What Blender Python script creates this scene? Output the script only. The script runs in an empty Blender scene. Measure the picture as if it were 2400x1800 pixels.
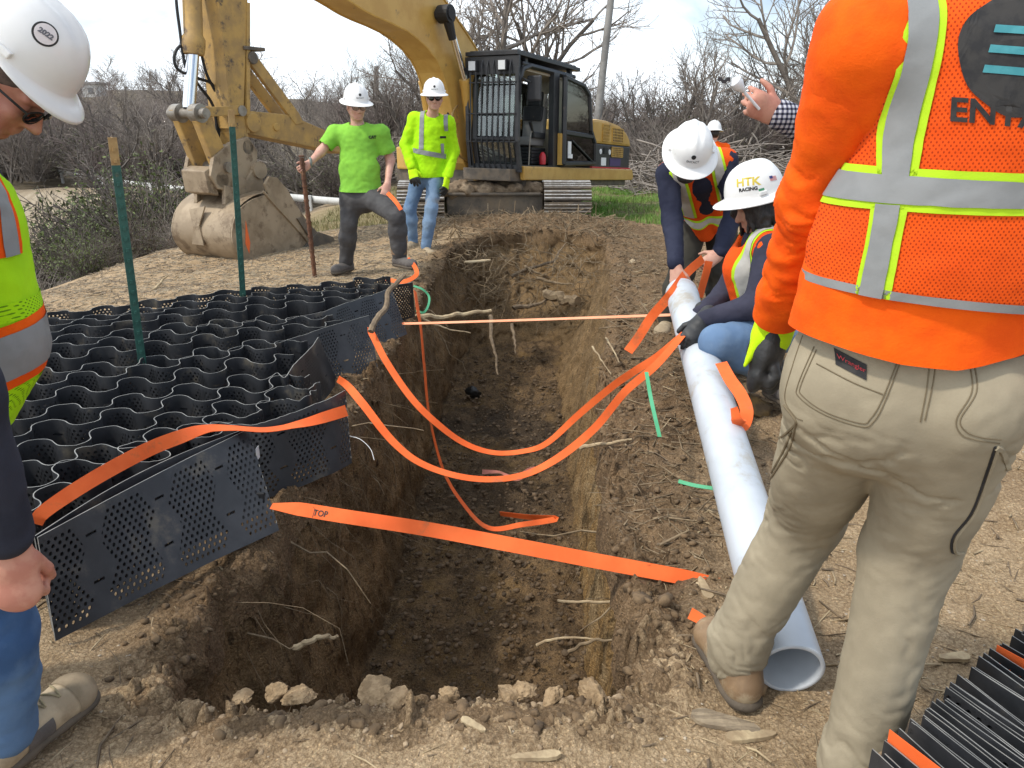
import bpy, bmesh, math, random, time
import numpy as np
from mathutils import Vector, Matrix
from mathutils.bvhtree import BVHTree
T0 = time.time()
S = bpy.context.scene
COL = S.collection
R = math.radians
# ------------------------------------------------------------------ camera
PITCH = R(19.0); CAM_Z = 1.45; FPX = 1803.0
cam = bpy.data.cameras.new("camera"); cam_o = bpy.data.objects.new("camera", cam); COL.objects.link(cam_o)
cam_o.location = (0, 0, CAM_Z); cam_o.rotation_euler = (R(90) - PITCH, 0, 0)
cam.sensor_width = 36.0; cam.sensor_fit = 'HORIZONTAL'; cam.lens = 36.0 * FPX / 2400.0
cam.clip_start = 0.05; cam.clip_end = 2000
S.camera = cam_o
# ------------------------------------------------------------------ world and sun
SUN_EL, SUN_AZ = R(54), R(-118)          # azimuth from +Y (forward), negative = to the left
w = bpy.data.worlds.new("World"); S.world = w; w.use_nodes = True
nt = w.node_tree; nt.nodes.clear()
out = nt.nodes.new('ShaderNodeOutputWorld'); bg = nt.nodes.new('ShaderNodeBackground')
sky = nt.nodes.new('ShaderNodeTexSky'); sky.sky_type = 'NISHITA'; sky.sun_disc = False
sky.sun_elevation = SUN_EL; sky.sun_rotation = SUN_AZ; sky.air_density = 1.0; sky.dust_density = .25; sky.ozone_density = 4.0
tc = nt.nodes.new('ShaderNodeTexCoord'); mp = nt.nodes.new('ShaderNodeMapping'); mp.inputs['Scale'].default_value = (1, 1, 2.2); mp.inputs['Location'].default_value = (.55, .2, .1)
n1 = nt.nodes.new('ShaderNodeTexNoise'); n1.inputs['Scale'].default_value = 2.3; n1.inputs['Detail'].default_value = 9; n1.inputs['Roughness'].default_value = .58
n1.inputs['Distortion'].default_value = .35
cr = nt.nodes.new('ShaderNodeValToRGB'); cr.color_ramp.elements[0].position = .32; cr.color_ramp.elements[1].position = .54
cr.color_ramp.elements[0].color = (.04, .04, .04, 1); cr.color_ramp.elements[1].color = (.92, .92, .92, 1)
mx = nt.nodes.new('ShaderNodeMix'); mx.data_type = 'RGBA'
mx.inputs[7].default_value = (14, 15, 16, 1)      # sunlit high cloud, in the sky texture's own units
L = nt.links.new
L(tc.outputs['Generated'], mp.inputs[0]); L(mp.outputs[0], n1.inputs['Vector'])
sxw = nt.nodes.new('ShaderNodeSeparateXYZ'); mw = nt.nodes.new('ShaderNodeMath'); mw.operation = 'MULTIPLY_ADD'; mw.inputs[1].default_value = -.16   # the cloud thins towards the right
L(tc.outputs['Generated'], sxw.inputs[0]); L(sxw.outputs[0], mw.inputs[0]); L(n1.outputs['Fac'], mw.inputs[2]); L(mw.outputs[0], cr.inputs[0])
L(cr.outputs[0], mx.inputs[0]); L(sky.outputs[0], mx.inputs[6]); L(mx.outputs[2], bg.inputs[0]); L(bg.outputs[0], out.inputs[0])
bg.inputs[1].default_value = 0.115
sun = bpy.data.lights.new("sun", 'SUN'); sun.energy = 2.8; sun.angle = R(4); sun.color = (1, .93, .82)
sun_o = bpy.data.objects.new("sun", sun); COL.objects.link(sun_o)
_sd = Vector((math.sin(SUN_AZ) * math.cos(SUN_EL), math.cos(SUN_AZ) * math.cos(SUN_EL), math.sin(SUN_EL)))
sun_o.rotation_euler = _sd.to_track_quat('Z', 'Y').to_euler()
S.view_settings.view_transform = 'Standard'; S.view_settings.look = 'None'; S.view_settings.gamma = 1
S.view_settings.exposure = 0.0; S.view_settings.use_curve_mapping = False
S.render.engine = 'CYCLES'
S.cycles.max_bounces = 6; S.cycles.diffuse_bounces = 3; S.cycles.glossy_bounces = 2; S.cycles.transmission_bounces = 3
S.cycles.transparent_max_bounces = 24; S.cycles.use_denoising = True
# ------------------------------------------------------------------ helpers
cP, sP = math.cos(PITCH), math.sin(PITCH)
def W(px, py, D):                      # a point of the place at forward distance D, found from its bearing in the photo
    x = (px - 1200) / FPX; y = (900 - py) / FPX; t = D / (cP + y * sP)
    return np.array((x * t, D, CAM_Z + t * (-sP + y * cP)))
def G(px, py, z=0.0):
    x = (px - 1200) / FPX; y = (900 - py) / FPX; t = (z - CAM_Z) / (-sP + y * cP)
    return np.array((x * t, t * (cP + y * sP), z))
V = lambda *a: np.array(a, float)
def nrm(v): v = np.asarray(v, float); return v / (np.linalg.norm(v) + 1e-12)
_rs = np.random.RandomState(7)
_perm = _rs.permutation(256); _perm = np.concatenate([_perm, _perm, _perm])
_grad = _rs.normal(size=(256, 3)); _grad /= np.linalg.norm(_grad, axis=1)[:, None]; _grad = _grad.astype(np.float32)
def pnoise(p):
    p = np.asarray(p, np.float32); i = np.floor(p).astype(np.int64); f = p - i; i &= 255
    u = f * f * f * (f * (f * 6 - 15) + 10); res = 0
    for dx in (0, 1):
        wx = u[..., 0] if dx else 1 - u[..., 0]; hx = _perm[i[..., 0] + dx]
        for dy in (0, 1):
            wy = u[..., 1] if dy else 1 - u[..., 1]; hy = _perm[hx + i[..., 1] + dy]
            for dz in (0, 1):
                wz = u[..., 2] if dz else 1 - u[..., 2]
                g = _grad[_perm[hy + i[..., 2] + dz] & 255]
                d = g[..., 0] * (f[..., 0] - dx) + g[..., 1] * (f[..., 1] - dy) + g[..., 2] * (f[..., 2] - dz)
                res = res + wx * wy * wz * d
    return res
def fbm(p, octv=4, gain=.5, lac=2.1):
    a, s, r = 1.0, np.asarray(p, np.float32), 0
    for _ in range(octv):
        r = r + a * pnoise(s); s = s * lac + 17.3; a *= gain
    return r
def sstep(a, b, x): t = np.clip((x - a) / (b - a), 0, 1); return t * t * (3 - 2 * t)

# ---- objects
def tag(o, label=None, cat=None, group=None, kind=None):
    if label: o['label'] = label
    if cat: o['category'] = cat
    if group: o['group'] = group
    if kind: o['kind'] = kind
    return o
def thing(name, label, cat, loc=(0, 0, 0), rotz=0, group=None):
    o = bpy.data.objects.new(name, None); COL.objects.link(o); o.empty_display_size = .1
    o.location = loc; o.rotation_euler = (0, 0, rotz)
    return tag(o, label, cat, group)
def link(name, me, parent=None):
    o = bpy.data.objects.new(name, me); COL.objects.link(o)
    if parent is not None:
        o.parent = parent
    return o
def mesh(name, v, f, mats=None, smooth=False, mi=None):
    me = bpy.data.meshes.new(name); v = np.asarray(v, np.float32).reshape(-1, 3)
    if isinstance(f, np.ndarray) and f.ndim == 2:
        n, k = f.shape
        me.vertices.add(len(v)); me.vertices.foreach_set('co', v.ravel())
        me.loops.add(n * k); me.loops.foreach_set('vertex_index', f.astype(np.int32).ravel())
        me.polygons.add(n); me.polygons.foreach_set('loop_start', np.arange(0, n * k, k, dtype=np.int32))
        try: me.polygons.foreach_set('loop_total', np.full(n, k, np.int32))
        except Exception: pass
        me.update(calc_edges=True)
    else:
        me.from_pydata([tuple(map(float, a)) for a in v], [], [tuple(int(i) for i in a) for a in f]); me.update()
    for m in (mats if isinstance(mats, (list, tuple)) else [mats] if mats else []): me.materials.append(m)
    if smooth: me.polygons.foreach_set('use_smooth', np.ones(len(me.polygons), bool))
    if mi is not None: me.polygons.foreach_set('material_index', np.asarray(mi, np.int32))
    return me
def obj(name, v, f, mats=None, parent=None, smooth=False, mi=None, label=None):
    o = link(name, mesh(name, v, f, mats, smooth, mi), parent)
    if parent is not None and parent.type == 'EMPTY' and parent.parent is None: o.matrix_parent_inverse = parent_inv(parent)
    if label: o['label'] = label
    return o
def parent_inv(p): return (Matrix.Translation(p.location) @ p.rotation_euler.to_matrix().to_4x4()).inverted()
class MB:                                              # collects shapes, links them as ONE mesh
    def __init__(s): s.v = []; s.f = []; s.m = []; s.n = 0; s.cur = 0
    def add(s, v, f):
        v = np.asarray(v, float).reshape(-1, 3); s.v.append(v)
        for q in f: s.f.append(tuple(int(i) + s.n for i in q)); s.m.append(s.cur)
        s.n += len(v); return s
    def box(s, c, size, rot=None, ax=None):
        sx, sy, sz = [a / 2 for a in size]
        v = np.array([(x, y, z) for x in (-sx, sx) for y in (-sy, sy) for z in (-sz, sz)])
        if ax is not None: v = v @ np.array(ax, float)
        elif rot is not None: v = v @ np.array(Matrix.Rotation(rot[0], 3, rot[1])).T
        return s.add(v + np.array(c), [(0, 1, 3, 2), (4, 6, 7, 5), (0, 4, 5, 1), (2, 3, 7, 6), (0, 2, 6, 4), (1, 5, 7, 3)])
    def tube(s, pts, rad, n=8, cap=True):
        v, f = tube(pts, rad, n, cap); return s.add(v, f)
    def cyl(s, a, b, r, n=16): return s.tube([a, b], [r, r], n)
    def prism(s, prof, origin, ux, uy, un, t0, t1):    # closed 2D profile in axes ux, uy, extruded along un
        p = np.array(prof, float); n = len(p); o = np.array(origin, float); ux, uy, un = map(lambda q: np.array(q, float), (ux, uy, un))
        b = o + p[:, :1] * ux + p[:, 1:2] * uy
        v = np.vstack([b + un * t0, b + un * t1])
        f = [tuple(range(n))[::-1], tuple(range(n, 2 * n))] + [(i, (i + 1) % n, n + (i + 1) % n, n + i) for i in range(n)]
        return s.add(v, f)
    def build(s, name, mats, parent=None, smooth=False, bevel=0, label=None, fix=True):
        v = np.vstack(s.v); me = mesh(name, v, s.f, mats, False, s.m)
        if fix or bevel:
            bm = bmesh.new(); bm.from_mesh(me)
            if bevel:
                ed = [e for e in bm.edges if len(e.link_faces) == 2 and e.calc_face_angle(0) > .6]
                bmesh.ops.bevel(bm, geom=ed, offset=bevel, segments=2, affect='EDGES', profile=.6, clamp_overlap=True)
            bmesh.ops.recalc_face_normals(bm, faces=bm.faces)
            bm.to_mesh(me); bm.free()
        if smooth: shade(me, 40)
        o = link(name, me, parent)
        if parent is not None and parent.parent is None: o.matrix_parent_inverse = parent_inv(parent)
        if label: o['label'] = label
        return o
def shade(me, ang=40):
    me.polygons.foreach_set('use_smooth', np.ones(len(me.polygons), bool))
    try: me.set_sharp_from_angle(angle=R(ang))
    except Exception: pass
def frames(pts):
    p = np.asarray(pts, float); t = np.gradient(p, axis=0); t /= np.linalg.norm(t, axis=1)[:, None] + 1e-9
    ref = V(0, 0, 1) if abs(t[0, 2]) < .9 else V(1, 0, 0); n = np.zeros_like(p); u = ref
    for i in range(len(p)):
        u = u - t[i] * np.dot(u, t[i]); u = u / (np.linalg.norm(u) + 1e-9); n[i] = u
    return p, t, n, np.cross(t, n)
def tube(pts, rad, n=8, cap=True):
    p, t, a, b = frames(pts); rad = np.broadcast_to(np.asarray(rad, float), (len(p),)); m = len(p)
    th = np.arange(n) * 2 * math.pi / n
    v = (p[:, None] + rad[:, None, None] * (np.cos(th)[None, :, None] * a[:, None] + np.sin(th)[None, :, None] * b[:, None])).reshape(-1, 3)
    f = [(i * n + j, i * n + (j + 1) % n, (i + 1) * n + (j + 1) % n, (i + 1) * n + j) for i in range(m - 1) for j in range(n)]
    if cap: f += [tuple(range(n))[::-1], tuple(range((m - 1) * n, m * n))]
    return v, f
def tubes_fast(lines, n=3):                            # many open tubes, all quads, vectorised
    vs, fs, k = [], [], 0; th = np.arange(n) * 2 * math.pi / n; cth = np.cos(th)[None, :, None]; sth = np.sin(th)[None, :, None]
    for p, r in lines:
        p = np.asarray(p, float); m = len(p); t = np.gradient(p, axis=0); t /= np.linalg.norm(t, axis=1)[:, None] + 1e-9
        ref = V(.31, .17, .93) if abs(t[0, 2]) < .8 else V(.95, .2, .1)
        a = np.cross(t, ref); a /= np.linalg.norm(a, axis=1)[:, None] + 1e-9; b = np.cross(t, a); r = np.asarray(r, float)
        vs.append((p[:, None] + r[:, None, None] * (cth * a[:, None] + sth * b[:, None])).reshape(-1, 3))
        i = np.arange(m - 1)[:, None] * n; j = np.arange(n)[None]; j2 = (j + 1) % n
        fs.append((np.stack([i + j, i + j2, i + n + j2, i + n + j], -1).reshape(-1, 4)) + k); k += m * n
    return np.vstack(vs), np.vstack(fs)
def smooth_line(pts, n):                               # Catmull-Rom through the points
    p = np.asarray(pts, float); q = np.vstack([2 * p[0] - p[1], p, 2 * p[-1] - p[-2]]); m = len(p) - 1; o = []
    for s in np.linspace(0, m, n):
        i = min(int(s), m - 1); t = s - i; a, b, c, d = q[i:i + 4]
        o.append(.5 * (2 * b + (c - a) * t + (2 * a - 5 * b + 4 * c - d) * t * t + (3 * b - a - 3 * c + d) * t ** 3))
    return np.array(o)
def copy_tree(o, parent=None):
    c = o.copy(); COL.objects.link(c)
    if parent is not None: c.parent = parent
    for ch in list(o.children): copy_tree(ch, c)
    return c

# ---- materials
def mk(name, c1, c2=None, scale=6., rough=.7, metal=0., bump=0., bscale=60., detail=5., dirt=None, dscale=2.5, damt=.5, coat=0., spec=.5, stretch=None, space='Object', alpha=None, trans=0., bdist=.01):
    m = bpy.data.materials.new(name); m.use_nodes = True; t = m.node_tree; N, K = t.nodes.new, t.links.new
    b = t.nodes['Principled BSDF']; b.inputs['Roughness'].default_value = rough; b.inputs['Metallic'].default_value = metal
    b.inputs['Specular IOR Level'].default_value = spec; b.inputs['Coat Weight'].default_value = coat; b.inputs['Transmission Weight'].default_value = trans
    co = N('ShaderNodeTexCoord'); vec = co.outputs[space]
    if stretch:
        mpp = N('ShaderNodeMapping'); mpp.inputs['Scale'].default_value = stretch; K(vec, mpp.inputs[0]); vec = mpp.outputs[0]
    def noise(sc, det=detail, ro=.6):
        n = N('ShaderNodeTexNoise'); n.inputs['Scale'].default_value = sc; n.inputs['Detail'].default_value = det; n.inputs['Roughness'].default_value = ro
        K(vec, n.inputs['Vector']); return n.outputs['Fac']
    def ramp(src, lo, hi):
        r = N('ShaderNodeMapRange'); r.interpolation_type = 'SMOOTHSTEP'; r.inputs[1].default_value = lo; r.inputs[2].default_value = hi; K(src, r.inputs[0]); return r.outputs[0]
    def mix(fac, a, bb):
        x = N('ShaderNodeMix'); x.data_type = 'RGBA'
        for sock, val in ((0, fac), (6, a), (7, bb)):
            if isinstance(val, (tuple, list)): x.inputs[sock].default_value = (*val[:3], 1)
            elif isinstance(val, (int, float)): x.inputs[sock].default_value = val
            else: K(val, x.inputs[sock])
        return x.outputs[2]
    col = c1
    if c2 is not None: col = mix(ramp(noise(scale), .38, .62), c1, c2)
    if dirt is not None:
        col = mix(ramp(noise(dscale, 8, .7), .66 - damt * .2, .8 - damt * .2), col, dirt)
    if isinstance(col, tuple): b.inputs['Base Color'].default_value = (*col, 1)
    else: K(col, b.inputs['Base Color'])
    if bump:
        bp = N('ShaderNodeBump'); bp.inputs['Strength'].default_value = bump; bp.inputs['Distance'].default_value = bdist
        K(noise(bscale, 6, .65), bp.inputs['Height']); K(bp.outputs[0], b.inputs['Normal'])
    m['h'] = 1
    m_help[name] = (t, N, K, b, noise, ramp, mix, vec)
    return m
m_help = {}

# ---- soft solids (bodies, clothes): signed distances on a grid, then a surface net
class Soft:
    def __init__(s): s.p = []
    def cap(s, a, b, ra, rb=None, k=.03, op='+'): s.p.append(('c', np.asarray(a, float), np.asarray(b, float), ra, ra if rb is None else rb, None, 1., k, op)); return s
    def ecap(s, a, b, ra, rb, axis, sq, k=.04, op='+'): s.p.append(('c', np.asarray(a, float), np.asarray(b, float), ra, rb, nrm(axis), sq, k, op)); return s
    def ell(s, c, r, M=None, k=.02, op='+'): s.p.append(('e', np.asarray(c, float), np.asarray(r, float), np.eye(3) if M is None else np.asarray(M, float), None, None, 1., k, op)); return s
    def half(s, c, n, op='-', k=.0): s.p.append(('h', np.asarray(c, float), nrm(n), None, None, None, 1., k, op)); return s
    def bounds(s):
        lo, hi = np.full(3, 1e9), np.full(3, -1e9)
        for q in s.p:
            if q[8] != '+' or q[0] == 'h': continue
            if q[0] == 'c':
                for c, r in ((q[1], q[3]), (q[2], q[4])): lo = np.minimum(lo, c - r); hi = np.maximum(hi, c + r)
            else: lo = np.minimum(lo, q[1] - q[2].max()); hi = np.maximum(hi, q[1] + q[2].max())
        return lo, hi
    def mesh(s, h, disp=None, pad=.03):
        lo, hi = s.bounds(); lo -= pad + h; hi += pad + h
        n = np.ceil((hi - lo) / h).astype(int) + 1
        ax = [lo[i] + h * np.arange(n[i]) for i in range(3)]
        Fd = np.full(n, .5, np.float32)
        for q in s.p:
            if q[0] == 'h': a0, a1 = lo, hi
            elif q[0] == 'c':
                rr = max(q[3], q[4]) + q[7] + 3 * h; a0 = np.minimum(q[1], q[2]) - rr; a1 = np.maximum(q[1], q[2]) + rr
            else: rr = q[2].max() + q[7] + 3 * h; a0 = q[1] - rr; a1 = q[1] + rr
            i0 = np.clip(np.floor((a0 - lo) / h).astype(int), 0, n - 1); i1 = np.clip(np.ceil((a1 - lo) / h).astype(int) + 1, 1, n)
            if (i1 <= i0).any(): continue
            sl = tuple(slice(i0[i], i1[i]) for i in range(3))
            X, Y, Z = np.meshgrid(*[ax[i][sl[i]].astype(np.float32) for i in range(3)], indexing='ij')
            if q[0] == 'h':
                d = (X - q[1][0]) * q[2][0] + (Y - q[1][1]) * q[2][1] + (Z - q[1][2]) * q[2][2]
            elif q[0] == 'c':
                a, b, ra, rb, axv, sq = q[1:7]; P = np.stack([X, Y, Z], -1) - a.astype(np.float32); ab = (b - a).astype(np.float32)
                t = np.clip((P @ ab) / (ab @ ab + 1e-12), 0, 1); P = P - t[..., None] * ab
                if axv is not None:
                    c = P @ axv.astype(np.float32); P = P + (c * (1 / sq - 1))[..., None] * axv.astype(np.float32)
                d = np.sqrt((P * P).sum(-1)) - (ra + (rb - ra) * t)
                if axv is not None: d = d * min(1, (sq + 1) / 2)
            else:
                c, r, M = q[1], q[2], q[3]; P = (np.stack([X, Y, Z], -1) - c.astype(np.float32)) @ M.T.astype(np.float32)
                k0 = np.sqrt(((P / r) ** 2).sum(-1)); k1 = np.sqrt(((P / (r * r)) ** 2).sum(-1)) + 1e-9; d = k0 * (k0 - 1) / k1
                d = np.where(k0 < .2, -r.min(), d)
            d = d.astype(np.float32); A = Fd[sl]; k = q[7]
            if q[8] == '+':
                m = np.minimum(A, d)
                if k > 0: hh = np.maximum(k - np.abs(A - d), 0) / k; m = m - hh * hh * k * .25
            elif q[8] == '-':
                m = np.maximum(A, -d)
                if k > 0: hh = np.maximum(k - np.abs(A + d), 0) / k; m = m + hh * hh * k * .25
            else:
                m = np.maximum(A, d)
            Fd[sl] = m
        v, f = surface_net(Fd)
        v = v * h + lo
        return v, f
def surface_net(Fd):
    ins = Fd < 0; n = np.array(Fd.shape); acc = {}; idx, pos, quads = [], [], []
    cs = n - 1; strides = np.array([cs[1] * cs[2], cs[2], 1])
    for a in range(3):
        s0 = [slice(None)] * 3; s1 = [slice(None)] * 3; s0[a] = slice(0, -1); s1[a] = slice(1, None)
        cross = ins[tuple(s0)] != ins[tuple(s1)]
        I = np.argwhere(cross)
        if len(I) == 0: continue
        f0 = Fd[tuple(s0)][cross]; f1 = Fd[tuple(s1)][cross]; t = f0 / (f0 - f1)
        P = I.astype(np.float64); P[:, a] += t
        b, c = (a + 1) % 3, (a + 2) % 3
        ok = (I[:, b] > 0) & (I[:, b] < cs[b]) & (I[:, c] > 0) & (I[:, c] < cs[c])
        I, P, neg = I[ok], P[ok], ins[tuple(s0)][cross][ok]
        q = []
        for db, dc in ((-1, -1), (0, -1), (0, 0), (-1, 0)):
            J = I.copy(); J[:, b] += db; J[:, c] += dc; lin = J @ strides
            idx.append(lin); pos.append(P); q.append(lin)
        q = np.stack(q, 1); q[~neg] = q[~neg][:, ::-1]; quads.append(q)
    idx = np.concatenate(idx); pos = np.concatenate(pos); quads = np.concatenate(quads)
    u, inv = np.unique(idx, return_inverse=True)
    cnt = np.bincount(inv); v = np.stack([np.bincount(inv, pos[:, i]) / cnt for i in range(3)], 1)
    return v, np.searchsorted(u, quads)
def vnormals(v, f):
    a, b, c, d = (v[f[:, i]] for i in range(4)); n = np.cross(c - a, d - b); o = np.zeros_like(v)
    for i in range(4):
        for k in range(3): o[:, k] += np.bincount(f[:, i], n[:, k], len(v))
    return o / (np.linalg.norm(o, axis=1)[:, None] + 1e-9)
def relax(v, f, it=1, lam=.5):
    for _ in range(it):
        s = np.zeros_like(v); c = np.zeros(len(v))
        for i in range(4):
            a, b = f[:, i], f[:, (i + 1) % 4]
            for k in range(3): s[:, k] += np.bincount(a, v[b, k], len(v)) + np.bincount(b, v[a, k], len(v))
            c += np.bincount(a, minlength=len(v)) + np.bincount(b, minlength=len(v))
        v = v + lam * (s / c[:, None] - v)
    return v
def soft_obj(name, soft, h, mat_, parent, it=2, disp=None, label=None):
    v, f = soft.mesh(h); v = relax(v, f, it)
    if disp is not None: v = v + vnormals(v, f) * disp(v)[:, None]
    return obj(name, v, f, mat_, parent, smooth=True, label=label)
def cut(o, name, planes, mat_, parent, off=.002, label=None, thick=0):   # the patch of o's surface between planes (kept side = against the normal)
    bm = bmesh.new(); bm.from_mesh(o.data)
    for co, no in planes:
        bmesh.ops.bisect_plane(bm, geom=bm.verts[:] + bm.edges[:] + bm.faces[:], plane_co=Vector(co), plane_no=Vector(no), clear_outer=True)
    bm.normal_update()
    if off:
        for vv in bm.verts: vv.co += vv.normal * off
    me = bpy.data.meshes.new(name); bm.to_mesh(me); bm.free()
    me.materials.clear(); me.materials.append(mat_); me.polygons.foreach_set('use_smooth', np.ones(len(me.polygons), bool))
    q = link(name, me, parent)
    if parent.type == 'EMPTY': q.matrix_parent_inverse = parent_inv(parent)
    if label: q['label'] = label
    return q
def bvh(o): return BVHTree.FromPolygons([v.co.copy() for v in o.data.vertices], [tuple(p.vertices) for p in o.data.polygons])
def text_mesh(txt, size, bold=0.):
    c = bpy.data.curves.new("t", 'FONT'); c.body = txt; c.size = size; c.align_x = 'CENTER'; c.align_y = 'CENTER'; c.resolution_u = 3; c.offset = bold
    o = bpy.data.objects.new("t", c); COL.objects.link(o); bpy.context.view_layer.update()
    me = bpy.data.meshes.new_from_object(o.evaluated_get(bpy.context.evaluated_depsgraph_get()))
    bpy.data.objects.remove(o); bpy.data.curves.remove(c); return me
def decal(name, me, center, right, up, mat_, parent, tree, off=.0015, sub=0, rng=.25):
    """print ME (flat, xy) on the surface TREE, along the direction against right x up"""
    right, up = nrm(right), nrm(up); nn = nrm(np.cross(right, up)); c = np.array(center, float)
    if sub:
        bm = bmesh.new(); bm.from_mesh(me); bmesh.ops.triangulate(bm, faces=bm.faces)
        bmesh.ops.subdivide_edges(bm, edges=[e for e in bm.edges if e.calc_length() > sub], cuts=2, use_grid_fill=True)
        bmesh.ops.triangulate(bm, faces=bm.faces); bm.to_mesh(me); bm.free()
    for v in me.vertices:
        p = c + right * v.co.x + up * v.co.y
        hit = tree.ray_cast(Vector(p + nn * rng), Vector(-nn), 2 * rng) if tree else (None,)
        q = np.array(hit[0]) + nn * off if hit[0] is not None else p
        v.co = Vector(q)
    me.materials.clear(); me.materials.append(mat_); me.update()
    o = link(name, me, parent)
    p = parent
    if p.type == 'EMPTY' and p.parent is None: o.matrix_parent_inverse = parent_inv(p)
    return o
def flat_mesh(polys):
    v, f = [], []
    for p in polys:
        f.append(tuple(range(len(v), len(v) + len(p)))); v += [(x, y, 0) for x, y in p]
    me = bpy.data.meshes.new("flat"); me.from_pydata(v, [], f); me.update(); return me
def disc(r, n=28, cx=0, cy=0, sx=1): return [(cx + sx * r * math.cos(2 * math.pi * i / n), cy + r * math.sin(2 * math.pi * i / n)) for i in range(n)]
def rect(x0, y0, x1, y1): return [(x0, y0), (x1, y0), (x1, y1), (x0, y1)]

ORD = 'first second third fourth fifth sixth seventh eighth ninth tenth eleventh twelfth thirteenth fourteenth fifteenth sixteenth seventeenth eighteenth nineteenth twentieth'.split()
# ------------------------------------------------------------------ materials
def soil_mat():
    m = mk('soil', (.4, .3, .2)); t, N, K, b, noise, ramp, mix, vec = m_help['soil']
    g = N('ShaderNodeNewGeometry'); P = g.outputs['Position']
    def no(sc, det=6, ro=.62, st=None):
        n = N('ShaderNodeTexNoise'); n.inputs['Scale'].default_value = sc; n.inputs['Detail'].default_value = det; n.inputs['Roughness'].default_value = ro
        if st:
            q = N('ShaderNodeMapping'); q.inputs['Scale'].default_value = st; K(P, q.inputs[0]); K(q.outputs[0], n.inputs['Vector'])
        else: K(P, n.inputs['Vector'])
        return n.outputs['Fac']
    def at(nm):
        a = N('ShaderNodeAttribute'); a.attribute_name = nm; return a.outputs['Fac']
    big, mid, fine, strw = no(1.1), no(7), no(55, 8, .7), no(26, 4, .6, (1, .35, 1))
    col = mix(ramp(mid, .35, .68), (.435, .32, .195), (.54, .41, .265))
    col = mix(ramp(fine, .52, .74), col, (.3, .21, .125))
    col = mix(ramp(strw, .62, .74), col, (.58, .46, .295))
    col = mix(ramp(no(1.7, 5, .6), .48, .66), col, mix(.5, col, (.3, .205, .12)))
    fr = mix(ramp(mid, .35, .65), (.15, .098, .055), (.26, .175, .1)); fr = mix(ramp(fine, .52, .7), fr, (.06, .042, .028)); fr = mix(ramp(no(3.3), .6, .72), fr, (.2, .125, .052))
    col = mix(at('fresh'), col, fr)
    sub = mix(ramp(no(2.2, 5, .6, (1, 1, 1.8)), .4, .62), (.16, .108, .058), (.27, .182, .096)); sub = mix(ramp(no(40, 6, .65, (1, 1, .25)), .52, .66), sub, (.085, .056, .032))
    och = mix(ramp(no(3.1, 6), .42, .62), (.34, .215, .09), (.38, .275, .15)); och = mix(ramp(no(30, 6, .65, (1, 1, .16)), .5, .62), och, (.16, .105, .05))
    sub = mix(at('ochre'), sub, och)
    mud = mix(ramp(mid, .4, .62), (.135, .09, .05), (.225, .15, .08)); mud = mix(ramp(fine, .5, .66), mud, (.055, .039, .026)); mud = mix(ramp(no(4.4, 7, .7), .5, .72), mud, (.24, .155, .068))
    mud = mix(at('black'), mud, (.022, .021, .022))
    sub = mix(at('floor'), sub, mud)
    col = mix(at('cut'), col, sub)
    gr = mix(ramp(no(5), .4, .6), (.07, .1, .028), (.17, .17, .075)); col = mix(at('grass'), col, gr)
    col = mix(at('sand'), col, mix(ramp(no(1.3, 6, .6, (3, .6, .6)), .35, .65), (.36, .3, .22), (.47, .405, .31)))
    lit = mix(ramp(no(2.5), .4, .6), (.125, .105, .072), (.19, .16, .115)); col = mix(at('leaf'), col, lit)
    def vor(sc, rnd=1.0, feat='F1'):
        n = N('ShaderNodeTexVoronoi'); n.feature = feat; n.inputs['Scale'].default_value = sc; wv = N('ShaderNodeVectorMath'); wv.operation = 'ADD'; nz = N('ShaderNodeTexNoise'); nz.inputs['Scale'].default_value = sc * .5; sc_ = N('ShaderNodeVectorMath'); sc_.operation = 'SCALE'; sc_.inputs['Scale'].default_value = .9 / sc
        K(P, nz.inputs['Vector']); K(nz.outputs['Color'], sc_.inputs[0]); K(P, wv.inputs[0]); K(sc_.outputs[0], wv.inputs[1]); K(wv.outputs[0], n.inputs['Vector']); return n
    v1, v2 = vor(85), vor(210); ck = vor(26, feat='DISTANCE_TO_EDGE')
    crumb = ramp(v1.outputs['Distance'], .25, .75); crumb2 = ramp(v2.outputs['Distance'], .3, .8); patchy = ramp(no(9, 4), .45, .6)
    dk = lambda c, f, a: mix(f, c, tuple(a))
    shade_ = N('ShaderNodeMix'); shade_.data_type = 'RGBA'; shade_.blend_type = 'MULTIPLY'; shade_.inputs[0].default_value = 1
    mm = mix(crumb, (1.08, 1.07, 1.06), (.78, .75, .71)); m2 = mix(crumb2, (1.1, 1.1, 1.1), (.78, .75, .72)); sh2 = N('ShaderNodeMix'); sh2.data_type = 'RGBA'; sh2.blend_type = 'MULTIPLY'; sh2.inputs[0].default_value = 1
    K(mm, sh2.inputs[6]); K(m2, sh2.inputs[7]); spk = mix(ramp(v2.outputs['Color'], .8, .9), (1, 1, 1), (1.45, 1.42, 1.36)); sh3 = N('ShaderNodeMix'); sh3.data_type = 'RGBA'; sh3.blend_type = 'MULTIPLY'; sh3.inputs[0].default_value = 1; K(sh2.outputs[2], sh3.inputs[6]); K(spk, sh3.inputs[7])
    K(col, shade_.inputs[6]); K(sh3.outputs[2], shade_.inputs[7]); col = shade_.outputs[2]
    K(col, b.inputs['Base Color']); b.inputs['Roughness'].default_value = .93; b.inputs['Specular IOR Level'].default_value = .25
    bp = N('ShaderNodeBump'); bp.inputs['Strength'].default_value = 1.0; bp.inputs['Distance'].default_value = .014; 
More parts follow.
